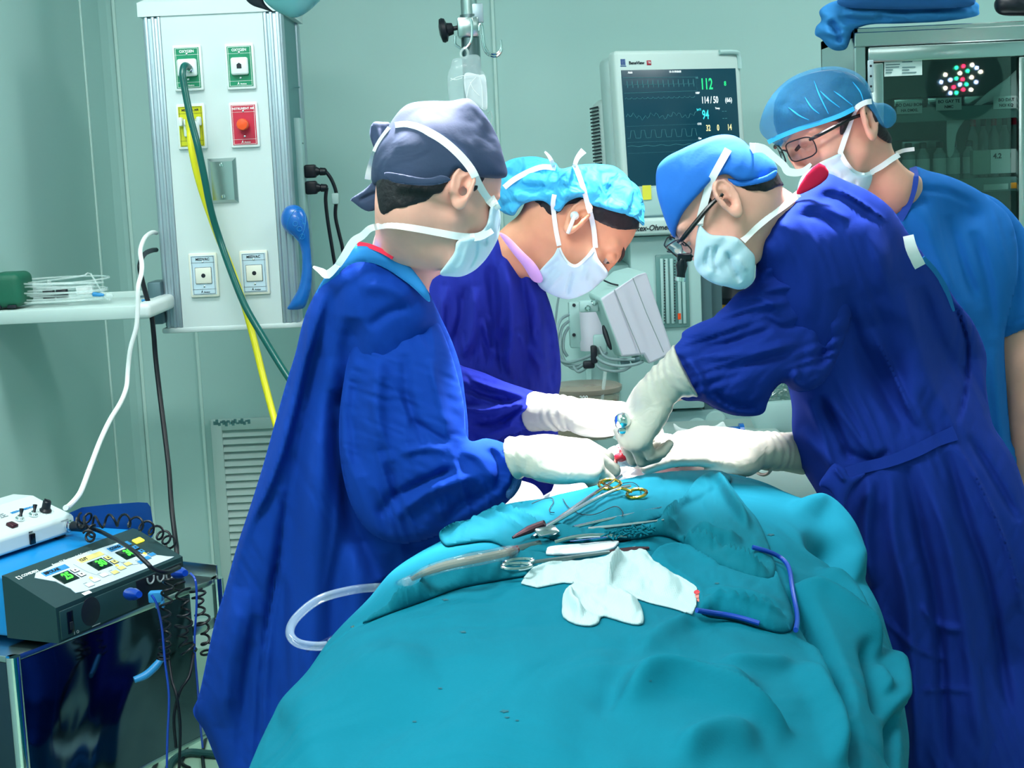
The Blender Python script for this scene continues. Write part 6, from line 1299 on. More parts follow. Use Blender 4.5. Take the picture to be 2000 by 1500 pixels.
solid(pC, 'hair', M['hair'], HC, hairfn(HC, [(1436, 350), (1500, 325), (1530, 316), (1552, 332), (1562, 352), (1556, 372), (1538, 366), (1518, 366), (1500, 374), (1475, 374), (1452, 370)], YC, .003, (nC, [.054, .050, .045], .03), wrk=.002), hbox(HC)+[P(1560, 370, YC+.1)], step=.0035)
solid(pC, 'sideburn', M['hair'], HC, lambda p, Fd=Field([(1380, 384), (1392, 388), (1391, 402), (1384, 412), (1378, 404)], YC): smax(HC.face(HC.loc(p))*HC.sc-.002, Fd(p), .002), hbox(HC), step=.0035)
cC = solid(pC, 'surgical_cap', M['cap_blue'], HC, capfn(HC, [(1283, 330), (1300, 308), (1330, 292), (1365, 276), (1400, 264), (1430, 264), (1452, 275), (1466, 288), (1490, 296), (1512, 316), (1518, 334), (1500, 344), (1470, 352), (1440, 352), (1420, 340), (1400, 345), (1384, 358), (1368, 376), (1348, 398), (1332, 420), (1322, 445), (1318, 466), (1306, 448), (1292, 410), (1282, 370)],
      YC, .014, .008, blobs=((1330, 330, .03, .055), (1310, 380, .03, .045), (1430, 310, .03, .045), (1480, 320, .03, .035)), wrk=.0012, wsc=20), hbox(HC), step=.003)
part(pC, 'cap_brim', M['cap_blue'], [(1420, 348), (1450, 352), (1490, 345), (1516, 332), (1512, 348), (1485, 358), (1450, 364), (1432, 360)], YC-.045, flat=.5, step=2.5, tmax=.012, parent=cC)
mC = solid(pC, 'face_mask', M['mask'], HC, maskfn(HC, [(1366, 436), (1361, 455), (1358, 480), (1355, 512), (1362, 530), (1378, 545), (1400, 556), (1420, 560), (1445, 566), (1470, 556), (1474, 530), (1474, 500), (1462, 486), (1440, 464), (1412, 460), (1388, 458), (1372, 444)], YC, .014, .004, puff=((.07, .01, -.06), (.062, .055, .060))), hbox(HC)+[P(1480, 560, YC)], step=.003, folds=[([(1418, 490), (1430, 520), (1446, 552)], 5, -.009), ([(1385, 480), (1380, 510), (1388, 530)], 4, -.005), ([(1400, 480), (1396, 510), (1402, 535)], 4, -.006), ([(1440, 500), (1460, 530)], 4, .004)])
tC = bvh(bC, cC, mC)
strap(pC, 'mask_tie', tC, [(1366, 440), (1368, 425), (1376, 395), (1386, 360), (1398, 335), (1412, 310), (1422, 292)], .011, M['tie'], parent=mC)
strap(pC, 'mask_tie', tC, [(1450, 470), (1475, 445), (1505, 420), (1535, 398), (1560, 378)], .011, M['tie'], parent=mC)
strap(pC, 'mask_tie_end', tC, [(1465, 290), (1490, 290), (1510, 305), (1530, 322), (1540, 335), (1565, 336), (1584, 320)], [.016, .012, .010, .010, .012, .010, .004], M['tie'], parent=mC, default=[2.25, 2.25])
part(pC, 'gown_collar', M['collar_red'], [(1600, 318), (1618, 334), (1614, 350), (1592, 366), (1562, 380), (1556, 374), (1574, 342)], 2.335, flat=.4, step=2, tmax=.007, sm=2)
gC_out = [(1570, 374), (1610, 350), (1616, 338), (1650, 352), (1700, 375), (1742, 408), (1770, 450), (1805, 498), (1840, 545), (1870, 590), (1900, 628), (1926, 690), (1926, 750), (1938, 825), (1960, 862), (1985, 905), (2010, 980), (2070, 1150), (2120, 1620), (1775, 1620), (1760, 1450), (1730, 1300), (1690, 1170), (1650, 1080), (1620, 1020), (1596, 965), (1575, 930), (1556, 895), (1547, 840), (1546, 790), (1534, 740), (1500, 650), (1478, 570), (1476, 530), (1482, 470), (1502, 432), (1535, 398)]
gCf = [([(1690, 420), (1740, 560), (1780, 700), (1800, 840)], 26, .016), ([(1640, 560), (1680, 680), (1750, 800), (1780, 850)], 18, -.018), ([(1700, 640), (1740, 720), (1790, 830)], 14, .012, 'e'), ([(1760, 560), (1790, 660), (1830, 780), (1860, 840)], 16, .012), ([(1800, 560), (1840, 680), (1890, 740)], 14, -.012),
       ([(1830, 545), (1870, 610), (1890, 680), (1886, 760), (1870, 830)], 8, -.016, 'e'), ([(1560, 840), (1620, 900), (1660, 930)], 14, .012), ([(1640, 880), (1700, 900), (1740, 880)], 10, -.01), ([(1600, 770), (1640, 850), (1660, 900)], 8, -.015), ([(1575, 780), (1610, 860), (1630, 940)], 8, .010), ([(1620, 775), (1660, 830), (1700, 890)], 7, .010),
       ([(1700, 930), (1690, 1040), (1700, 1150)], 12, .018), ([(1650, 960), (1640, 1040), (1660, 1120)], 10, -.018), ([(1740, 920), (1745, 1050), (1775, 1200), (1790, 1500)], 14, .018), ([(1770, 910), (1800, 1050), (1830, 1200), (1850, 1500)], 12, -.02), ([(1800, 900), (1850, 1050), (1890, 1250), (1920, 1500)], 16, .018),
       ([(1850, 880), (1880, 1000), (1930, 1150), (1970, 1400)], 12, -.018), ([(1870, 870), (1920, 960), (1970, 1080), (2000, 1200)], 10, .016, 'e'), ([(1890, 850), (1940, 930), (1990, 1020)], 8, -.012), ([(1700, 1150), (1740, 1300), (1760, 1400)], 16, .014), ([(1800, 1180), (1830, 1220), (1880, 1230)], 8, .008), ([(1720, 1200), (1780, 1260), (1850, 1290)], 6, .006), ([(1795, 1350), (1850, 1345), (1900, 1352)], 6, .006),
       ([(1560, 400), (1600, 400), (1660, 430)], 8, .007), ([(1550, 420), (1600, 425), (1640, 450)], 6, -.006), ([(1600, 380), (1660, 395), (1720, 440)], 10, -.008), ([(1640, 370), (1690, 400), (1730, 430)], 5, .010, 'e')]
gC = part(pC, 'gown', M['gown_c'], gC_out, [(1600, 400, 2.40), (1530, 440, 2.30), (1500, 480, 2.31), (1500, 560, 2.40), (1600, 850, 2.50), (1740, 740, 2.58), (1900, 700, 2.66), (1750, 1400, 2.50), (1980, 1300, 2.62)], flat=.75, tmax=.24, step=5, folds=gCf, wr=[(70, 170, 22, .0050), (110, 60, 11, .0020)])
gG = bvh(gC)
strap(pC, 'waist_tie', gG, [(1640, 930), (1680, 915), (1740, 900), (1790, 880), (1830, 860), (1866, 846)], [.020, .018, .018, .020, .020, .024], M['gown_c'], off=.006, n=6)
part(pC, 'waist_knot', M['gown_c'], [(1612, 925), (1630, 905), (1650, 915), (1660, 930), (1690, 925), (1665, 950), (1650, 990), (1640, 1050), (1625, 1060), (1635, 1000), (1622, 960), (1600, 948)], 2.36, flat=.7, step=3, tmax=.02, folds=[([(1630, 915), (1650, 940)], 4, .006)])
strap(pC, 'shoulder_patch', gG, [(1765, 462), (1772, 490), (1790, 524)], [.030, .032, .030], M['pale_tag'], off=.004)
strap(pC, 'undershirt_strip', gG, [(1800, 505), (1822, 530), (1845, 565), (1862, 608)], [.012, .014, .012, .006], M['under_a'], off=.004)
sC_out = [(1476, 540), (1490, 480), (1530, 430), (1590, 420), (1650, 450), (1672, 520), (1668, 600), (1640, 690), (1610, 745), (1575, 765), (1548, 762), (1530, 748), (1512, 762), (1500, 785), (1492, 806), (1470, 813), (1432, 811), (1396, 798), (1370, 784), (1340, 783), (1322, 772), (1306, 745), (1299, 712), (1310, 685), (1330, 662), (1334, 648), (1362, 632), (1392, 620), (1400, 612), (1418, 596), (1440, 572), (1462, 560)]
sCf = [([(1340, 655), (1400, 645), (1470, 620)], 8, .008), ([(1350, 680), (1420, 670), (1510, 640)], 9, -.008), ([(1400, 622), (1460, 600), (1540, 590)], 8, .009), ([(1380, 700), (1450, 690), (1560, 670)], 9, .009), ([(1400, 730), (1470, 710), (1550, 690)], 8, -.007), ([(1320, 690), (1340, 720), (1345, 760)], 6, -.007), ([(1345, 700), (1370, 740), (1372, 780)], 7, .008), ([(1310, 710), (1330, 740), (1335, 770)], 5, .006),
       ([(1395, 760), (1420, 785), (1480, 800)], 7, -.008), ([(1480, 540), (1520, 520), (1580, 525)], 9, .008), ([(1500, 500), (1560, 480), (1620, 495)], 10, -.008), ([(1470, 575), (1530, 560), (1600, 570)], 9, .008), ([(1530, 440), (1580, 430), (1630, 450)], 8, .006), ([(1560, 720), (1552, 745), (1572, 760)], 7, .009), ([(1590, 600), (1610, 660), (1600, 720)], 12, -.012), ([(1490, 620), (1530, 640), (1590, 620)], 7, -.007), ([(1430, 590), (1480, 580), (1520, 600)], 6, .007)]
part(pC, 'gown_sleeve', M['gown_c'], sC_out, [(1520, 450, 2.32), (1600, 480, 2.43), (1580, 650, 2.41), (1450, 720, 2.34), (1320, 720, 2.33)], flat=.78, step=4, tmax=.12, folds=sCf, wr=[(-18, 120, 12, .0045), (-50, 50, 9, .002)])
glC, chC, tpC = glove(pC, 'glove', M['glove'], P(1283, 752, 2.34), cv(-.42, -.90, -.10), cv(-.70, .40, .55), P(1345, 722, 2.33), [(.9, 1.1, .6), (.9, 1.2, .7), (.9, 1.2, .7), (.9, 1.2, .7)], 'L', 1.0, (.5, .9), cuff_r=.046, Lc=.052)
glC2, chC2, tpC2 = glove(pC, 'glove', M['glove'], P(1484, 880, 2.46), cv(-.98, .07, .12), cv(-.05, .80, .60), P(1580, 885, 2.52), [(.1, .3, .2), (.15, .35, .25), (.2, .4, .3), (.3, .5, .3)], 'R', 1.12, (.28, .12), cuff_r=.037, Lc=.10, spread=.05)
rolled(pC, P(1488, 890, 2.482), P(1580, 885, 2.52)-P(1485, 890, 2.48), .0325, M['glove'], parent=glC2)
# glasses with a clip-on
gl_ = thing
def rim_(H, side, m=14):
    sg = lambda t: math.copysign(abs(t)**.55, t)
    c = [(.098-.018*(abs(y)/.055)**2, side*y, -.002+.017*sg(math.sin(a))) for a in np.linspace(0, 2*math.pi, m, endpoint=False) for y in [.035+.027*sg(math.cos(a))]]
    return [H.W(x+.008, y, z) for x, y, z in c]
def glasses(person, H, name='glasses'):
    f = MB()
    for s in (-1, 1):
        f.tube(rim_(H, s), .0012, 6, 3, True)
        f.tube([H.W(.088, s*.060, .008), H.W(.075, s*.074, .010), H.W(.02, s*.083, .012), H.W(-.012, s*.080, .008)], [.0026, .0036, .0034, .003], 8)
    f.tube([H.W(.106, .010, .002), H.W(.109, 0, .006), H.W(.106, -.010, .002)], .0014, 6)
    g = f.mk(name, M['frame_black'], person)
    for s in (-1, 1):
        q = np.array(rim_(H, s, 20)); MB().add(np.concatenate([q, q.mean(0)[None]]), [(i, (i+1) % 20, 20) for i in range(20)]).mk('lens', M['lens'], g)
    return g
gc = glasses(pC, HC)
m_ = MB(); a0 = P(1343, 504, 2.22); m_.box(P(1337, 503, 2.22), (.022, .010, .012), .003).lathe(P(1333, 505, 2.22), P(1329, 548, 2.22), [(0, .006), (.010, .009), (.022, .006), (.033, .007)], 14)
m_.tube([P(1352, 503, 2.22), P(1345, 498, 2.22), P(1336, 500, 2.22)], .003, 8).mk('clip_on_holder', M['black_gloss'], gc)
MB().lathe(P(1329, 541, 2.22), P(1328, 549, 2.22), [(0, .0075), (.006, .0075)], 14).mk('holder_tip', M['chrome'], gc)
# ================================================================ assistant in scrubs (far right)
YD = 2.76
HD = Head((1690, 240), YD-.09, (-.86, -.44, .25), (-.36, .92, .15), 1, 1.06)
pD = thing('person', (P(1820, 900, 2.95)[0], 2.98, 0.0), 'person in lighter blue scrubs, sheer hair net and black glasses, standing at the far right', 'person')
nD = [HD.W(-.03, 0, -.05), P(1735, 350, 2.78), P(1770, 420, 2.86)]
LD = [([P(1800, 460, 2.98), P(1830, 700, 3.05), P(1840, 1000, 3.07)], [.06, .085, .08], .05),
      ([P(1850, 420, 2.94), P(1960, 480, 2.97), P(1990, 700, 2.96), P(2010, 900, 2.98), P(1990, 1050, 2.98), P(1985, 1110, 2.97)], [.04, .042, .040, .036, .030, .024], .04),
      ([P(1760, 460, 2.94), P(1680, 560, 2.98), P(1690, 800, 3.0)], [.05, .045, .035], .04),
      ([P(1840, 1000, 3.02), np.array([.80, 3.02, .5]), np.array([.80, 3.02, .08])], [.10, .065, .045], .05), ([P(1840, 1000, 3.05), np.array([.98, 3.08, .5]), np.array([.98, 3.10, .08])], [.10, .065, .045], .05)]
bD = body(pD, HD, M['skin_d'], (nD, [.056, .050, .046], .035), LD, lid=([(1484,262),(1484,240),(1496,205),(1520,172),(1552,148),(1595,133),(1635,130),(1670,140),(1693,160),(1706,186),(1720,215),(1742,260),(1755,300),(1790,335),(1900,380),(2100,900),(1700,900),(1700,480),(1650,410),(1560,385),(1556,350),(1542,325),(1528,308),(1512,296)], YD)); eyes(pD, HD, ('skin_d', 'skin_d'))
trousers(pD, [LD[3], LD[4]], M['scrub_d'])
solid(pD, 'hair', M['hair'], HD, capfn(HD, [(1500, 285), (1490, 250), (1497, 218), (1514, 188), (1540, 162), (1575, 146), (1612, 138), (1645, 138), (1675, 152), (1696, 176), (1708, 204), (1725, 240), (1742, 270), (1738, 282), (1722, 272), (1712, 262), (1702, 220), (1688, 205), (1668, 218), (1660, 235), (1648, 262), (1640, 262), (1640, 240), (1622, 238), (1560, 252), (1525, 275)], YD, .014, .004, wrk=.0015, wsc=200), hbox(HD)+[P(1745, 280, YD)], step=.0035)
cD = solid(pD, 'hair_net', M['cap_sheer'], HD, capfn(HD, [(1484, 262), (1484, 240), (1496, 205), (1520, 172), (1552, 148), (1595, 133), (1635, 130), (1670, 140), (1693, 160), (1704, 186), (1706, 200), (1730, 202), (1748, 216), (1750, 236), (1736, 250), (1720, 245), (1708, 225), (1690, 205), (1672, 214), (1640, 232), (1590, 244), (1550, 262), (1530, 285), (1518, 298), (1500, 285)],
      YD, .020, .008, blobs=((1530, 215, -.03, .055), (1600, 190, -.02, .07), (1730, 225, .0, .028)), wrk=.0022, wsc=34), hbox(HD)+[P(1755, 235, YD)], step=.003)
mD = solid(pD, 'face_mask', M['mask'], HD, maskfn(HD, [(1640, 300), (1625, 306), (1600, 318), (1575, 335), (1562, 352), (1560, 380), (1600, 400), (1650, 405), (1690, 395), (1702, 372), (1706, 340), (1690, 342), (1672, 340), (1660, 328), (1650, 310)], YD, .012, .004, puff=((.065, 0, -.055), (.062, .056, .058))), hbox(HD), step=.003, folds=[([(1650, 345), (1640, 365), (1645, 395)], 4, -.005), ([(1672, 350), (1668, 375), (1672, 395)], 4, -.005), ([(1610, 325), (1640, 345)], 4, -.004), ([(1590, 335), (1620, 360)], 4, .003)])
tD = bvh(bD, cD, mD)
strap(pD, 'net_band', tD, [(1500, 278), (1520, 268), (1560, 252), (1600, 240), (1640, 226), (1668, 212)], .008, M['net_band'], off=.003, parent=cD)
m_ = MB()
for ln in ([(1590, 158), (1600, 185), (1612, 210), (1618, 222)], [(1602, 178), (1620, 195), (1640, 210)], [(1572, 190), (1585, 210), (1600, 222)], [(1540, 210), (1560, 225), (1580, 234)], [(1628, 178), (1645, 190), (1665, 206)], [(1665, 160), (1680, 180), (1686, 198)]):
    q = hits(tD, ln, .0006, n=4)
    if len(q) > 3: m_.tube(q, [.0003, .0014, .0010, .0004], 6, 1)
m_.mk('net_fold', M['net_band'], cD)
strap(pD, 'mask_edge', tD, [(1640, 296), (1652, 318), (1668, 336), (1688, 342), (1706, 336)], .008, M['mask_line'], off=.003, parent=mD)
strap(pD, 'mask_tie', tD, [(1641, 298), (1652, 265), (1662, 235), (1672, 212), (1688, 201), (1702, 198)], .009, M['tie'], parent=mD)
strap(pD, 'mask_tie', tD, [(1700, 336), (1720, 326), (1740, 312), (1756, 302)], .010, M['tie'], parent=mD)
strap(pD, 'mask_tie_end', tD, [(1750, 300), (1765, 294), (1786, 291)], .007, M['tie'], parent=mD, default=[2.75, 2.74])
part(pD, 'eyebrow', M['brow'], [(1552, 292), (1560, 282), (1570, 274), (1572, 278), (1564, 288), (1556, 296)], hit(tD, 1562, 285, .001)[1]+.001, flat=.4, step=1.5, tmax=.002)
glasses(pD, HD)
gD_out = [(1650, 470), (1700, 440), (1735, 425), (1752, 405), (1772, 360), (1783, 326), (1815, 334), (1850, 343), (1890, 360), (1930, 385), (1975, 430), (1990, 520), (1975, 600), (1962, 660), (1966, 760), (1975, 860), (1990, 950), (2020, 1560), (1720, 1560), (1650, 900), (1630, 650)]
gDf = [([(1800, 400), (1840, 520), (1900, 640)], 18, .012), ([(1900, 450), (1930, 560), (1940, 660)], 12, -.012), ([(1850, 420), (1880, 520), (1920, 600)], 12, -.010), ([(1940, 680), (1950, 800), (1965, 920)], 10, .012), ([(1790, 370), (1850, 375), (1900, 400)], 6, -.005)]
part(pD, 'scrub_top', M['scrub_d'], gD_out, [(1760, 400, 2.79), (1800, 350, 2.82), (1900, 420, 2.94), (1850, 900, 3.0)], flat=.8, tmax=.17, step=5, folds=gDf, wr=[(75, 150, 20, .004)])
strap(pD, 'neckline', bvh(bD, bpy.data.objects['scrub_top']), [(1783, 327), (1787, 345), (1783, 372), (1772, 402), (1752, 438)], .013, mat('neck_band', '#1440A0', .8), off=.004)
part(pD, 'scrub_sleeve', M['scrub_d'], [(1890, 380), (1940, 385), (1985, 425), (2020, 480), (2060, 560), (2075, 640), (2010, 642), (1958, 660), (1946, 650), (1942, 560), (1915, 470)], 2.93, flat=.8, step=4, tmax=.08, folds=[([(1960, 450), (1970, 540), (1965, 640)], 10, .010), ([(1950, 634), (2000, 622), (2060, 618)], 3, -.003)], wr=[(80, 100, 18, .004)])
tDl = MB()
# ================================================================ draped patient and table
tb = thing('operating_table', (0.12, 1.9, 0.0), 'operating table hidden under the teal surgical drape', 'operating table')
MB().box((.12, 1.95, .80), (.34, 1.5, .05), .01).mk('table_top', M['steel'], tb); MB().box((.12, 1.95, .43), (.22, .34, .70), .02).mk('column', M['steel'], tb); MB().box((.12, 1.95, .05), (.42, .9, .10), .02).mk('base', M['steel'], tb)
# stations along the table: depth, left x, right x, top z
def lr(uL, uR, v, Y): return P(uL, v, Y)[0], P(uR, v, Y)[0]
ST = []
for Y, uL, uR, v, zt in ((.95, 380, 1830, 1900, 1.06), (1.25, 400, 1800, 1700, 1.075), (1.5, 460, 1780, 1500, 1.085), (1.72, 560, 1762, 1370, 1.09), (1.9, 650, 1740, 1260, 1.095), (2.05, 740, 1718, 1180, 1.095), (2.18, 850, 1694, 1100, 1.088), (2.30, 960, 1645, 1060, 1.072), (2.40, 1075, 1605, 1010, 1.055), (2.46, 1120, 1590, 1000, 1.030)):
    xl, xr = lr(uL, uR, v, Y); ST.append((Y, xl, xr, zt))
ST = np.array(ST)
NS, NT = 301, 380
ty = np.linspace(.95, 2.46, NT)
def sm(k, t):
    p = crom(np.c_[ST[:, 0], ST[:, k], np.zeros(len(ST))], 8); return np.interp(t, p[:, 0], p[:, 1])
xl, xr, zt = sm(1, ty), sm(2, ty), sm(3, ty)
s = np.linspace(-1, 1, NS)
th = s*math.pi/2*1.0
# cross-section: superellipse arc for the top, then hanging sides
ss = np.linspace(-1.55, 1.55, NS)
def section(a):
    b = np.clip(np.abs(a), 0, 1); ang = b*math.pi/2
    gx = np.sin(ang)**(.80); gz = 1-np.cos(ang)**(.85); ex = np.clip(np.abs(a)-1, 0, 1)
    return np.sign(a)*gx, gz, ex
gx, gz, ex = section(ss)
X = (xl+xr)[:, None]/2+(xr-xl)[:, None]/2*gx[None]
hmp = 0.20
Z = zt[:, None]-hmp*gz[None]-ex[None]*1.15
X = X+np.sign(ss)[None]*ex[None]*.02
Yg = np.repeat(ty[:, None], NS, 1)
fade = np.clip((2.46-Yg)/.05, 0, 1)
V0 = np.stack([X, Yg, Z], -1)
# normals and folds
dx = np.gradient(V0, axis=1); dy = np.gradient(V0, axis=0); N0 = nrm(np.cross(dx, dy)); N0 *= np.sign(N0[..., 2:3]+1e-6)
U_, V_ = proj(V0)
df = [([(1200, 1390), (1260, 1352), (1330, 1345), (1420, 1372), (1500, 1410), (1545, 1430)], 16, .016, 'e'), ([(1200, 1362), (1290, 1322), (1380, 1330), (1480, 1365)], 22, .010), ([(1540, 1150), (1600, 1230), (1640, 1320), (1662, 1400)], 13, -.020, 'e'), ([(1540, 1150), (1610, 1180), (1680, 1240), (1710, 1290)], 12, .014, 'e'),
      ([(1570, 1050), (1640, 1080), (1680, 1150), (1700, 1230)], 13, -.016), ([(1540, 1000), (1600, 1010), (1650, 1060), (1690, 1130)], 12, .014), ([(1600, 1110), (1650, 1160), (1690, 1240)], 10, .010), ([(1560, 1300), (1620, 1400), (1640, 1500)], 16, .010), ([(1200, 1330), (1300, 1230), (1400, 1200)], 10, .006),
      ([(1400, 1290), (1460, 1300), (1550, 1300)], 10, .005), ([(1680, 1260), (1700, 1330), (1712, 1400)], 7, -.012), ([(1720, 1270), (1735, 1340), (1738, 1420)], 8, .012), ([(1700, 1300), (1722, 1360)], 6, .008), ([(1580, 1250), (1620, 1330), (1650, 1380)], 8, .006),
      ([(560, 1420), (700, 1330), (850, 1300)], 40, .006), ([(640, 1500), (760, 1400), (900, 1370)], 40, -.006), ([(1320, 1480), (1400, 1440), (1480, 1450)], 20, .008), ([(1250, 1250), (1210, 1330), (1170, 1400)], 18, -.006), ([(1660, 1400), (1668, 1500)], 10, -.015), ([(1740, 1380), (1750, 1500)], 8, -.015, 'e'),
      ([(1100, 985), (1200, 965), (1330, 950)], 7, .004), ([(1330, 1000), (1300, 1060), (1230, 1080)], 14, .008)]
D = foldsum(df, U_, V_)*2.2
for _ in range(3):
    p_ = np.pad(D, 1, mode='edge'); D = (p_[:-2, 1:-1]+p_[2:, 1:-1]+p_[1:-1, :-2]+p_[1:-1, 2:]+2*D)/6
ns = noise3(np.stack([U_/150, V_/110, np.zeros(U_.shape)], -1), 4)*.006+noise3(np.stack([U_/60, V_/90, np.ones(U_.shape)], -1), 9)*.0022
hang = np.clip(ex, 0, .3)[None]/.3
D = D*(1-hang)+ns*(1-hang)+hang*.018*np.sin(Yg*26+4*noise3(np.stack([Yg*3, Yg*0, Yg*0], -1)))
V1 = V0+N0*D[..., None]
idx = np.arange(NT*NS).reshape(NT, NS)
Fd = np.stack([idx[:-1, :-1], idx[:-1, 1:], idx[1:, 1:], idx[1:, :-1]], -1).reshape(-1, 4)
top = V1.reshape(-1, 3)
drp = mk('surgical_drape', top, Fd, M['drape'], origin=(.1, 1.8, .95)); tag(drp, 'large teal surgical drape covering the patient in the foreground', 'drape')
tD_ = bvh(drp)
md = drp.modifiers.new('thickness', 'SOLIDIFY'); md.thickness = .0015; md.offset = -1
# covered patient under the drape
pt = sdf_mesh(lambda p: smin(smin(cap(p, (.11, 1.15, .93), (.11, 1.7, .94), .085, .10), ell(p, (.17, 2.10, .925), (.16, .40, .10)), .1), ell(p, (.30, 2.98, .93), (.075, .11, .085)), .04), (-.15, .9, .75), (.5, 3.2, 1.15), .02, 2)
pat = mk('person', pt[0], pt[1], M['skin']); tag(pat, 'patient lying on the table, covered completely by the teal drapes', 'person')
def onD(u, v, off=.003): return hit(tD_, u, v, off, 2.3)
def cloth(name, ol, m, lb, cat, folds=(), th=.0035, step=4, lift=.004, wr=0, group=None, tree=None, sm=4):
    """a cloth lying on the drape: traced outline, folds as height, its own thickness"""
    o = np.array(ol, float); o = crom(np.c_[o, np.zeros(len(o))], sm, True)[:, :2] if sm > 1 else o
    lo = o.min(0)-2*step; hi = o.max(0)+2*step; U, V = np.meshgrid(np.arange(lo[0], hi[0], step), np.arange(lo[1], hi[1], step), indexing='ij')
    m_ = inside(o, U, V); d, _, _, cx, cy = segd(o, U, V, True); rim = (~m_) & (d < step*1.45)
    U = np.where(rim, cx, U); V = np.where(rim, cy, V); ok = m_ | rim; tr = tree or tD_
    z = 1.4*foldsum(folds, U, V)+wr*noise3(np.stack([U/26, V/18, U*0], -1), 8)+wr*.5*noise3(np.stack([U/9, V/9, U*0], -1), 8); e = np.clip(d/(step*1.2), 0, 1)**.6; e[rim] = 0
    k = -np.ones(U.shape, int); T = []; B = []; Yh = np.full(U.shape, np.nan)
    for i, j in zip(*np.nonzero(ok)):
        h = hit(tr, U[i, j], V[i, j], 0)
        if h is not None: Yh[i, j] = h[1]
    for it_ in range(60):
        bad = ok & np.isnan(Yh)
        if not bad.any() and it_ > 3: break
        p = np.pad(Yh, 1, constant_values=np.nan); st = np.stack([p[:-2, 1:-1], p[2:, 1:-1], p[1:-1, :-2], p[1:-1, 2:]]); cn = (~np.isnan(st)).sum(0); mn = np.nansum(st, 0)/np.maximum(cn, 1)
        Yh = np.where(bad & (cn > 0), mn, Yh)
        if it_ < 4: Yh = np.where(ok & ~np.isnan(Yh) & (cn > 0), np.minimum(Yh, .5*Yh+.5*mn), Yh)
    for i, j in zip(*np.nonzero(ok)):
        h = P(U[i, j], V[i, j], Yh[i, j])
        dd = nrm(CAM-h); up = nrm(np.array([0, 0, 1.0])+dd*.5)
        k[i, j] = len(T); T.append(h+up*(lift+(th+max(z[i, j], -lift))*e[i, j])); B.append(h+up*(lift*.3))
    T = np.array(T); B = np.array(B); n = len(T); F = []; ed = {}
    for i in range(k.shape[0]-1):
        for j in range(k.shape[1]-1):
            c = [x for x in (k[i, j], k[i, j+1], k[i+1, j+1], k[i+1, j]) if x >= 0]
            if len(c) >= 3 and (m_[i, j] or m_[i+1, j] or m_[i, j+1] or m_[i+1, j+1]): F.append(tuple(c)); F.append(tuple(x+n for x in c[::-1]))
    for f in F[::2]:
        for a in range(len(f)):
            g = (f[a], f[(a+1) % len(f)])
            if (g[1], g[0]) in ed: del ed[(g[1], g[0])]
            else: ed[g] = 1
    F += [(b, a, a+n, b+n) for a, b in ed]
    ob = mk(name, np.concatenate([T, B]), F, m); return tag(ob, lb, cat, group)
# folded drapes and towels on top
tw1 = cloth('folded_towel', [(858, 1045), (885, 1026), (920, 1018), (955, 998), (1010, 985), (1080, 975), (1160, 958), (1240, 935), (1330, 924), (1410, 925), (1420, 950), (1300, 1010), (1180, 1045), (1120, 1075), (1020, 1085), (960, 1060), (900, 1065), (870, 1068)], M['towel'], 'teal folded towel edge under the scissors at the left of the draped mound', 'towel', folds=[([(900, 1060), (960, 1012), (1040, 1060)], 6, .006, 'e'), ([(880, 1058), (920, 1035), (960, 1032)], 5, .006), ([(960, 998), (1010, 1010), (1060, 1040)], 5, .008, 'e'), ([(1010, 985), (1060, 1010), (1110, 1045)], 5, -.005)], wr=.002)
tT1 = bvh(drp, tw1)
tw2 = cloth('folded_towel', [(712, 1218), (745, 1198), (790, 1176), (828, 1150), (862, 1122), (890, 1104), (920, 1082), (1010, 1080), (1100, 1095), (1060, 1120), (980, 1135), (900, 1150), (830, 1175), (760, 1200), (715, 1218)], M['towel'], 'crumpled teal towel roll along the left edge of the mound beside the suction tube', 'towel', folds=[([(700, 1205), (760, 1178), (830, 1150), (920, 1130), (1000, 1120)], 9, .020, 'e'), ([(760, 1196), (800, 1180), (840, 1166)], 6, .010), ([(880, 1124), (930, 1106), (1000, 1100)], 7, .010)], wr=.003, tree=tT1)
tw3 = cloth('folded_towel', [(1060, 1050), (1075, 1022), (1120, 1035), (1200, 1040), (1262, 1035), (1300, 1018), (1330, 985), (1352, 950), (1380, 928), (1400, 930), (1425, 950), (1455, 990), (1480, 1020), (1500, 1065), (1508, 1090), (1516, 1120), (1500, 1138), (1450, 1125), (1408, 1110), (1365, 1092), (1330, 1062), (1290, 1048), (1240, 1055), (1150, 1062)], M['towel'], 'rumpled teal towel with a frayed edge lying across the top of the mound', 'towel',
            folds=[([(1335, 985), (1345, 1020), (1325, 1045)], 10, -.018), ([(1345, 950), (1320, 1000), (1290, 1030)], 9, .018, 'e'), ([(1400, 935), (1430, 990), (1465, 1040)], 8, .014), ([(1370, 950), (1360, 1000), (1390, 1040)], 10, -.016), ([(1350, 1045), (1400, 1060), (1450, 1065)], 7, .012), ([(1320, 1060), (1380, 1075), (1440, 1100), (1500, 1128)], 6, .016, 'e'), ([(1400, 1082), (1450, 1090), (1500, 1115)], 7, -.016), ([(1270, 1045), (1300, 1035), (1340, 1040)], 5, .008)], wr=.003, th=.005, tree=tT1)
tw4 = cloth('folded_drape', [(1330, 1068), (1370, 1092), (1408, 1112), (1500, 1138), (1515, 1120), (1530, 1150), (1548, 1200), (1550, 1225), (1540, 1236), (1510, 1236), (1440, 1215), (1370, 1200), (1362, 1165), (1300, 1120), (1270, 1100), (1290, 1075)], M['drape'], 'smooth folded teal drape edge to the right of the gauze', 'drape', folds=[([(1365, 1190), (1440, 1200), (1535, 1222)], 8, .016, 'e'), ([(1380, 1170), (1450, 1175), (1530, 1200)], 8, .006), ([(1335, 1068), (1370, 1095), (1405, 1115)], 4, .006, 'e')], wr=.0012, th=.006, tree=tT1)
tT = bvh(drp, tw1, tw2, tw3, tw4)
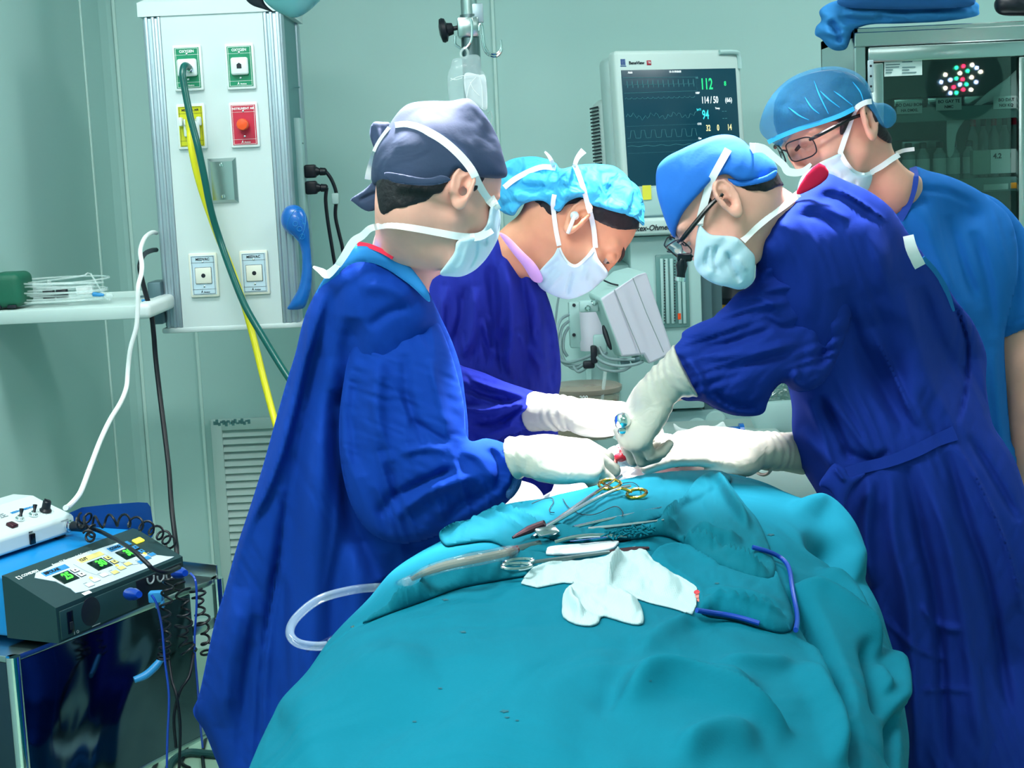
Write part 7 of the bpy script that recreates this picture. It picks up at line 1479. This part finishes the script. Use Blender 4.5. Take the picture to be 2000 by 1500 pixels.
# gauze
cloth('gauze_sponge', [(1018, 1142), (1024, 1130), (1040, 1112), (1072, 1100), (1130, 1098), (1180, 1090), (1215, 1076), (1240, 1070), (1262, 1078), (1280, 1102), (1310, 1122), (1340, 1135), (1362, 1152), (1360, 1185), (1352, 1203), (1320, 1192), (1270, 1180), (1225, 1165), (1190, 1150), (1150, 1145), (1100, 1140), (1050, 1150)], M['gauze'], 'long folded strip of white gauze lying on the teal drape, blood on its right end', 'gauze', sm=1, folds=[([(1215, 1085), (1195, 1120), (1190, 1150)], 6, .014, 'e'), ([(1240, 1090), (1290, 1130), (1330, 1160)], 14, .006), ([(1060, 1120), (1130, 1115), (1190, 1115)], 8, .004), ([(1230, 1160), (1290, 1170), (1340, 1185)], 6, -.003)], th=.0015, lift=.0025, wr=.0025, tree=tT, step=3)
gz = bpy.data.objects['gauze_sponge']; tG = bvh(drp, gz, tw4)
cloth('gauze_sponge', [(1098, 1190), (1100, 1165), (1112, 1148), (1135, 1140), (1165, 1146), (1195, 1158), (1225, 1162), (1245, 1175), (1256, 1200), (1256, 1220), (1235, 1222), (1200, 1212), (1175, 1206), (1170, 1218), (1155, 1225), (1125, 1222), (1100, 1208)], M['gauze'], 'curled second piece of white gauze lying below the long strip on the teal drape', 'gauze', sm=2, folds=[([(1115, 1160), (1118, 1190), (1140, 1210)], 8, .012), ([(1140, 1165), (1145, 1190), (1175, 1204)], 6, -.010), ([(1170, 1160), (1210, 1180), (1250, 1200)], 12, .010), ([(1120, 1150), (1150, 1160), (1185, 1175)], 6, .006)], th=.003, lift=.003, wr=.0025, tree=tG, step=3)
bs = MB(); q = hit(tG, 1358, 1163, .004)
for k in range(4): bs.lathe(q+np.array([.001*k, -.003*k, -.0035*k]), q+np.array([.001*k, -.003*k, -.0035*k])+np.array([0, -.001, .002]), [(0, .0035), (.001, .0030), (.0015, .0005)], 10)
bs.mk('blood_spot', M['tissue'], gz)
# small dark drops on the drape
for i, (u, v, r) in enumerate(((985, 1390, 5), (990, 1402, 3), (1010, 1408, 2.5), (860, 1345, 3), (905, 1235, 4), (870, 1172, 4), (1508, 1142, 0), (1505, 1045, 4), (1400, 1140, 3), (810, 1410, 3), (1270, 1330, 2))):
    if r == 0: continue
    h = hit(tT, u, v, .0006)
    if h is None: continue
    R_ = r/FPX*h[1]; n = 14; rr = [R_*(1+.35*math.sin(k*2.1+i)) for k in range(n)]
    V = [h]+[hit(tT, u+FPX/h[1]*rr[k]*math.cos(2*math.pi*k/n)*1.5, v+FPX/h[1]*rr[k]*.5*math.sin(2*math.pi*k/n), .0006) for k in range(n)]
    if any(x is None for x in V): continue
    o = mk('stain_spot', V, [(0, 1+k, 1+(k+1) % n) for k in range(n)], M['stain'], drp)
# instruments ------------------------------------------------
def onT(u, v, off): return hit(tT, u, v, off, 2.3)
def path(uv, off, n=1):
    if n == 1: return rod(uv, off)
    uv = np.array(uv, float); q = crom(np.c_[uv, np.zeros(len(uv))], n)[:, :2] if n > 1 else uv
    return np.array([onT(a, b, off) for a, b in q])
def rod(uv, off):                  # stiff thing: its picture line, on the straight depth line between its ends
    uv = np.array(uv, float); a, b = onT(*uv[0], off), onT(*uv[-1], off); L = np.r_[0, np.cumsum(np.hypot(*np.diff(uv, axis=0).T))]; L /= L[-1]
    q = P(uv[:, 0], uv[:, 1], a[1]+(b[1]-a[1])*L); h = [onT(x, y, off*.8) for x, y in uv]; lift_ = max(max(g[2]-p_[2] for g, p_ in zip(h, q)), 0)
    return q
def smoothz(p, k=3):
    p = p.copy()
    for _ in range(k): p[1:-1] = (p[:-2]+2*p[1:-1]+p[2:])/4
    return p
sc1 = thing('needle_holder', onT(1120, 1010, .004), 'gold-handled needle holder lying on the teal drape at the top of the mound', 'needle holder')
def rigid(uv, off, h=.004):        # straight rod above the cloth between two points
    a, b = onT(*uv[0], off), onT(*uv[-1], off); return [a+(b-a)*t for t in np.linspace(0, 1, 5)]
MB().tube([onT(1210, 944, .012), onT(1190, 963, .011), onT(1150, 990, .012), onT(1060, 1045, .013)], [.0020, .0024, .0028, .0030], 10, 3).mk('shank', M['instrument'], sc1)
MB().tube([onT(1228, 966, .012), onT(1200, 972, .011), onT(1150, 998, .011), onT(1060, 1050, .011)], [.0020, .0024, .0028, .0030], 10, 3).mk('shank', M['instrument'], sc1)
def loop(cx, cy, a, b, rot, n=20):
    c = onT(cx, cy, .010); nn = nrm(np.array([0, -.10, 1.0])); out = []
    for t in np.linspace(0, 2*math.pi, n, endpoint=False):
        d = P(cx+a*math.cos(t)*math.cos(rot)-b*math.sin(t)*math.sin(rot), cy+a*math.cos(t)*math.sin(rot)+b*math.sin(t)*math.cos(rot), 1.0)-CAM
        out.append(CAM+d*((c-CAM)@nn/(d@nn)))
    return out
def loop_(cx, cy, a, b, rot, n=20):
    return [onT(cx+a*math.cos(t)*math.cos(rot)-b*math.sin(t)*math.sin(rot), cy+a*math.cos(t)*math.sin(rot)+b*math.sin(t)*math.cos(rot), .010) for t in np.linspace(0, 2*math.pi, n, endpoint=False)]
MB().tube(smoothz(np.array(loop(1190, 946, 22, 10, -.05))), .0023, 8, 2, True).mk('finger_ring', M['gold'], sc1)
MB().tube(smoothz(np.array(loop(1243, 964, 20, 9, -.12))), .0023, 8, 2, True).mk('finger_ring', M['gold'], sc1)
MB().tube([onT(1184, 957, .011), onT(1192, 966, .011), onT(1196, 970, .011)], .0022, 8, 2).mk('ratchet', M['gold'], sc1); MB().tube([onT(1210, 968, .011), onT(1222, 972, .011), onT(1232, 976, .011)], .0022, 8, 2).mk('ratchet', M['gold'], sc1)
MB().tube([onT(1068, 1040, .013), onT(1035, 1053, .012), onT(1005, 1064, .009)], [.0042, .0052, .0016], 10, 3).mk('jaw', mat('dark_jaw', '#5A4048', .35, .8), sc1)
def tool(name, uv, r, lb, cat, off=.010, m='instrument', sm=4, n=8):
    q = smoothz(path(uv, off)); o = MB().tube(q, r, n, sm).mk(name, M[m]); return tag(o, lb, cat)
f1 = thing('forceps', onT(1180, 1010, .004), 'fine steel forceps lying to the right below the needle holder', 'forceps')
MB().tube(smoothz(path([(1120, 1030), (1170, 1018), (1230, 1005), (1292, 991)], .012)), [.0024, .0022, .0018, .0010], 8, 4).mk('upper_arm', M['instrument'], f1)
MB().tube(smoothz(path([(1150, 1033), (1200, 1030), (1250, 1023), (1297, 1015)], .010)), [.0024, .0022, .0018, .0010], 8, 4).mk('lower_arm', M['steel_dark'], f1)
su = thing('suction_tube', onT(1050, 1062, .004), 'steel suction tip with a flat grip, joined to a clear tube on the drape', 'suction tube')
MB().tube(smoothz(path([(1085, 1060), (1110, 1050), (1150, 1045), (1185, 1046), (1225, 1048)], .012), 1), [.0036, .0030, .0028, .0026, .0022], 10, 4).mk('cannula', M['instrument'], su)
a, b = onT(1052, 1062, .013), onT(1086, 1056, .013); Mx = frame((a+b)/2, b-a, nrm(np.cross(b-a, [0, .5, -1.0])))
MB(Mx).box((0, 0, 0), (.028, .016, .006), .0028).lathe((0, 0, .002), (0, 0, .004), [(0, .0016), (.0015, .0015)], 10).mk('grip', M['instrument'], su)
MB().tube(smoothz(path([(1055, 1062), (1030, 1070), (1005, 1076)], .012)), [.0045, .0055, .0060], 12, 4).mk('connector', M['steel_dark'], su)
MB().tube(smoothz(path([(1010, 1074), (1000, 1078), (990, 1080)], .012)), .0060, 12, 4).mk('bloody_joint', M['blood'], su)
hT_ = crom(np.array([(1000, 1077, 0), (950, 1088, 0), (880, 1102, 0), (830, 1118, 0), (800, 1134, 0)], float), 3)
yT_ = np.array([onT(a, b, .010)[1] for a, b, _ in hT_])-.035
for _ in range(3): yT_[1:-1] = np.minimum(yT_[1:-1], (yT_[:-2]+yT_[2:])/2)
tb_ = [P(a, b, y) for a, b, y in [(h_[0], h_[1], y_) for h_, y_ in zip(hT_, yT_)]+[(785, 1140, min(2.10, yT_[-1])), (750, 1146, 2.10), (690, 1152, 2.08), (625, 1170, 2.05), (580, 1205, 2.02), (566, 1235, 2.0), (580, 1255, 1.99), (615, 1262, 1.99), (650, 1258, 2.0), (680, 1240, 2.03)]]
MB().tube(tb_, [.0078, .0082, .0082, .0078, .0070, .0066, .0062, .0062, .0062, .0062, .0062, .0062, .006], 14, 6).mk('clear_tube', M['tube_clear'], su)['label'] = 'clear plastic tube looping off the left edge'
MB().tube(tb_[:12], [.0045, .0048, .0048, .003], 10, 6).mk('fluid_in_tube', M['fluid'], su)
tool('towel_clip', [(600, 1272), (620, 1262), (645, 1246), (668, 1234), (690, 1225)], [.002, .004, .003, .003, .002], 'small steel towel clip at the left edge of the drape under the clear tube', 'clip', .008)
cs = thing('surgical_scissors', onT(1040, 1095, .004), 'curved steel scissors with looped handles lying beside the gauze', 'scissors')
for (cx, cy, rr) in ((1012, 1098, -.1), (1008, 1106, -.05)):
    MB().tube(smoothz(np.array(loop(cx, cy, 30, 6, rr))), .0022, 8, 2, True).mk('finger_ring', M['instrument'], cs)
MB().tube(smoothz(path([(1035, 1100), (1080, 1095), (1140, 1087), (1190, 1080)], .010)), [.003, .0034, .0034, .003], 8, 4).mk('shank', M['steel_dark'], cs)
MB().tube(smoothz(path([(1185, 1080), (1215, 1074), (1240, 1071), (1268, 1070)], .013)), [.003, .0032, .003, .0015], 8, 4).mk('blade', M['dark_jaw'], cs)
pk = cloth('suture_packet', [(1068, 1080), (1075, 1072), (1120, 1068), (1200, 1061), (1206, 1066), (1190, 1076), (1130, 1084), (1072, 1086)], M['sheet_film'], 'flat clear printed suture packet lying between the suction tube and the scissors', 'packet', th=.0005, lift=.004, step=3, tree=tT)
m_ = MB()
for k in range(14):
    u = 1100+k*6.5; q = onT(u, 1076-k*.7, .011)
    m_.box(q, (.0035 if k % 3 else .0055, .0025, .0006))
m_.mk('print', M['blue_dark'], pk, smooth=False)
def thread(uv, lb, name='suture_thread', r=.0006, m='ink', off=.0025, cat='thread'):
    q = smoothz(path(uv, off, 5), 14 if r > .001 else 2)
    if r > .001: q = q+nrm(CAM-q)*.004
    o = MB().tube(q, r, 10 if r > .001 else 5, 2 if r > .001 else 1).mk(name, M[m]); return tag(o, lb, cat)
thread([(1040, 987), (1062, 978), (1078, 976), (1082, 984), (1074, 996), (1076, 1003), (1084, 1004)], 'thin dark suture thread curled at the far left of the mound')
thread([(1100, 978), (1112, 996), (1135, 1008), (1165, 1008), (1200, 992), (1215, 1002), (1216, 1012)], 'thin dark suture thread winding under the needle holder')
thread([(1212, 948), (1235, 945), (1248, 955), (1252, 966)], 'short dark suture thread between the two finger rings of the needle holder')
thread([(1475, 1075), (1510, 1090), (1532, 1105), (1542, 1130), (1545, 1165), (1552, 1215), (1549, 1240)], 'dark blue cable curving down the right side of the folded drape', 'blue_cable', .0028, 'blue_cord', .006, 'cable')
thread([(1355, 1200), (1400, 1208), (1440, 1215), (1480, 1228)], 'dark blue cable running out from under the right end of the gauze', 'blue_cable', .0028, 'blue_cord', .006, 'cable')
# frayed fringe on the rumpled towel
fr = MB(); rnd = random.Random(3)
for k in range(90):
    u = 1185+rnd.random()*85; v = 1050-(u-1185)*.14+rnd.random()*8-2; q = onT(u, v, .006)
    fr.tube([q, q+np.array([rnd.uniform(-.006, .006), rnd.uniform(-.004, .002), rnd.uniform(0, .006)]), q+np.array([rnd.uniform(-.01, .01), rnd.uniform(-.008, 0), rnd.uniform(-.002, .004)])], .0011, 4, 2)
fr_ = fr.mk('frayed_fringe', M['towel'], tw3); fr_['kind'] = 'stuff'
# ---------------------------------------------------------------- the operating site beyond the mound
ws = cloth('sterile_sheet', [(1100, 945), (1130, 925), (1180, 905), (1230, 880), (1290, 865), (1350, 875), (1400, 890), (1420, 915), (1415, 930), (1330, 925), (1240, 934), (1160, 948), (1100, 962)], M['sterile_white'], 'white sterile sheet around the operating site, lit brightly by the lamp', 'sheet', step=5) if False else None
SZ = 1.045
site = thing('operating_site', P(1290, 905, 2.52)*np.array([1, 1, 0])+np.array([0, 0, .93]), 'open red operating site between the gloved hands, framed by white sterile sheeting', 'operating site')
c0 = P(1275, 905, 2.52)
def sheet(p):
    q = p-c0; d = ell(q, (.0, .03, -.06), (.17, .20, .075)); d = d+.006*noise3(p*28, 3)+.003*noise3(p*60, 5)
    return smax(d, -ell(q, (.0, -.015, .015), (.050, .040, .030)), .012)
V, F = sdf_mesh(sheet, c0+np.array([-.2, -.2, -.16]), c0+np.array([.2, .26, .05]), .005, 1); mk('sterile_sheet', V, F, M['sterile_white'], site)
V, F = sdf_mesh(lambda p: ell(p-c0, (0, -.015, -.006), (.052, .042, .016))+.004*noise3(p*70, 2)+.002*noise3(p*150, 4), c0-.08, c0+.08, .0032, 1); mk('open_tissue', V, F, M['tissue'], site)
rn = random.Random(5)
for k, (u, v, y, ln, w) in enumerate(((1190, 902, 2.42, .05, .012), (1212, 885, 2.46, .04, .010), (1255, 872, 2.50, .045, .012), (1300, 868, 2.52, .05, .014), (1330, 890, 2.46, .05, .012), (1225, 905, 2.42, .045, .011))):
    a = P(u, v, y); dr = nrm(np.array([rn.uniform(-1, 1), rn.uniform(-.3, .3), rn.uniform(-.1, .5)]))
    pts = [a-dr*ln*.5, a+np.array([0, 0, .006]), a+dr*ln*.5]
    o = MB().tube(pts, [w*.7, w, w*.9, w*.5], 10, 4).mk('rolled_swab', M['sterile_white'] if k % 2 == 0 else M['gauze'], site)
for k, (u, v, y) in enumerate(((1205, 882, 2.43), (1252, 880, 2.46), (1193, 903, 2.40), (1258, 855, 2.52), (1345, 868, 2.50), (1322, 905, 2.44), (1212, 893, 2.40), (1240, 903, 2.42), (1280, 880, 2.46), (1300, 900, 2.44))):
    a = P(u, v, y); V, F = sdf_mesh(lambda p: ell(p-a, (0, 0, 0), (.012, .008, .007))+.002*noise3(p*120, k), a-.02, a+.02, .0022, 1); mk('red_tissue', V, F, M['tissue'], site)
rt = thing('retractor', P(1225, 840, 2.40), 'shiny steel retractor held in the left glove of the surgeon on the right', 'retractor')
bq = hit(bvh(glC), 1222, 824, .006, 2.3); MB().lathe(bq+np.array([-.003, 0, .012]), bq+np.array([.003, -.006, -.014]), [(0, .004), (.003, .010), (.009, .0125), (.018, .0125), (.022, .010), (.024, .004)], 20).mk('ball_end', M['chrome'], rt)
MB().box(bq+np.array([.006, 0, -.016]), (.028, .012, .010), .004).mk('bracket', M['chrome'], rt)
MB().ribbon([P(1232, 820, 2.33), P(1252, 835, 2.35), P(1250, 855, 2.38), P(1225, 862, 2.40), P(1200, 850, 2.41)], nrm(CR*.2+CU), .010, .002, 8).mk('blade', M['instrument'], rt)
ys = thing('yankauer_handle', P(1120, 940, 2.40), 'translucent white suction handle lying at the left rim of the operating site', 'suction handle')
MB().lathe(P(1112, 946, 2.36), P(1150, 930, 2.38), [(0, .007), (.004, .0085), (.016, .0085), (.018, .0055), (.045, .004)], 16).mk('socket', M['clear_soft'], ys)
MB().tube([P(1115, 945, 2.36), P(1085, 960, 2.36), P(1050, 980, 2.36)], [.004, .004, .0035], 10, 4).mk('tube', M['clear_soft'], ys)
sy = thing('pale_tube_fitting', P(1175, 915, 2.44), 'pale yellow ribbed tube fitting beside the fingers at the operating site', 'tube fitting')
MB().lathe(P(1150, 922, 2.44), P(1205, 905, 2.46), [(0, .009), (.015, .012), (.030, .012), (.032, .010), (.036, .0115), (.040, .010), (.044, .0115), (.048, .009)], 16).mk('barrel', M['cream'], sy)
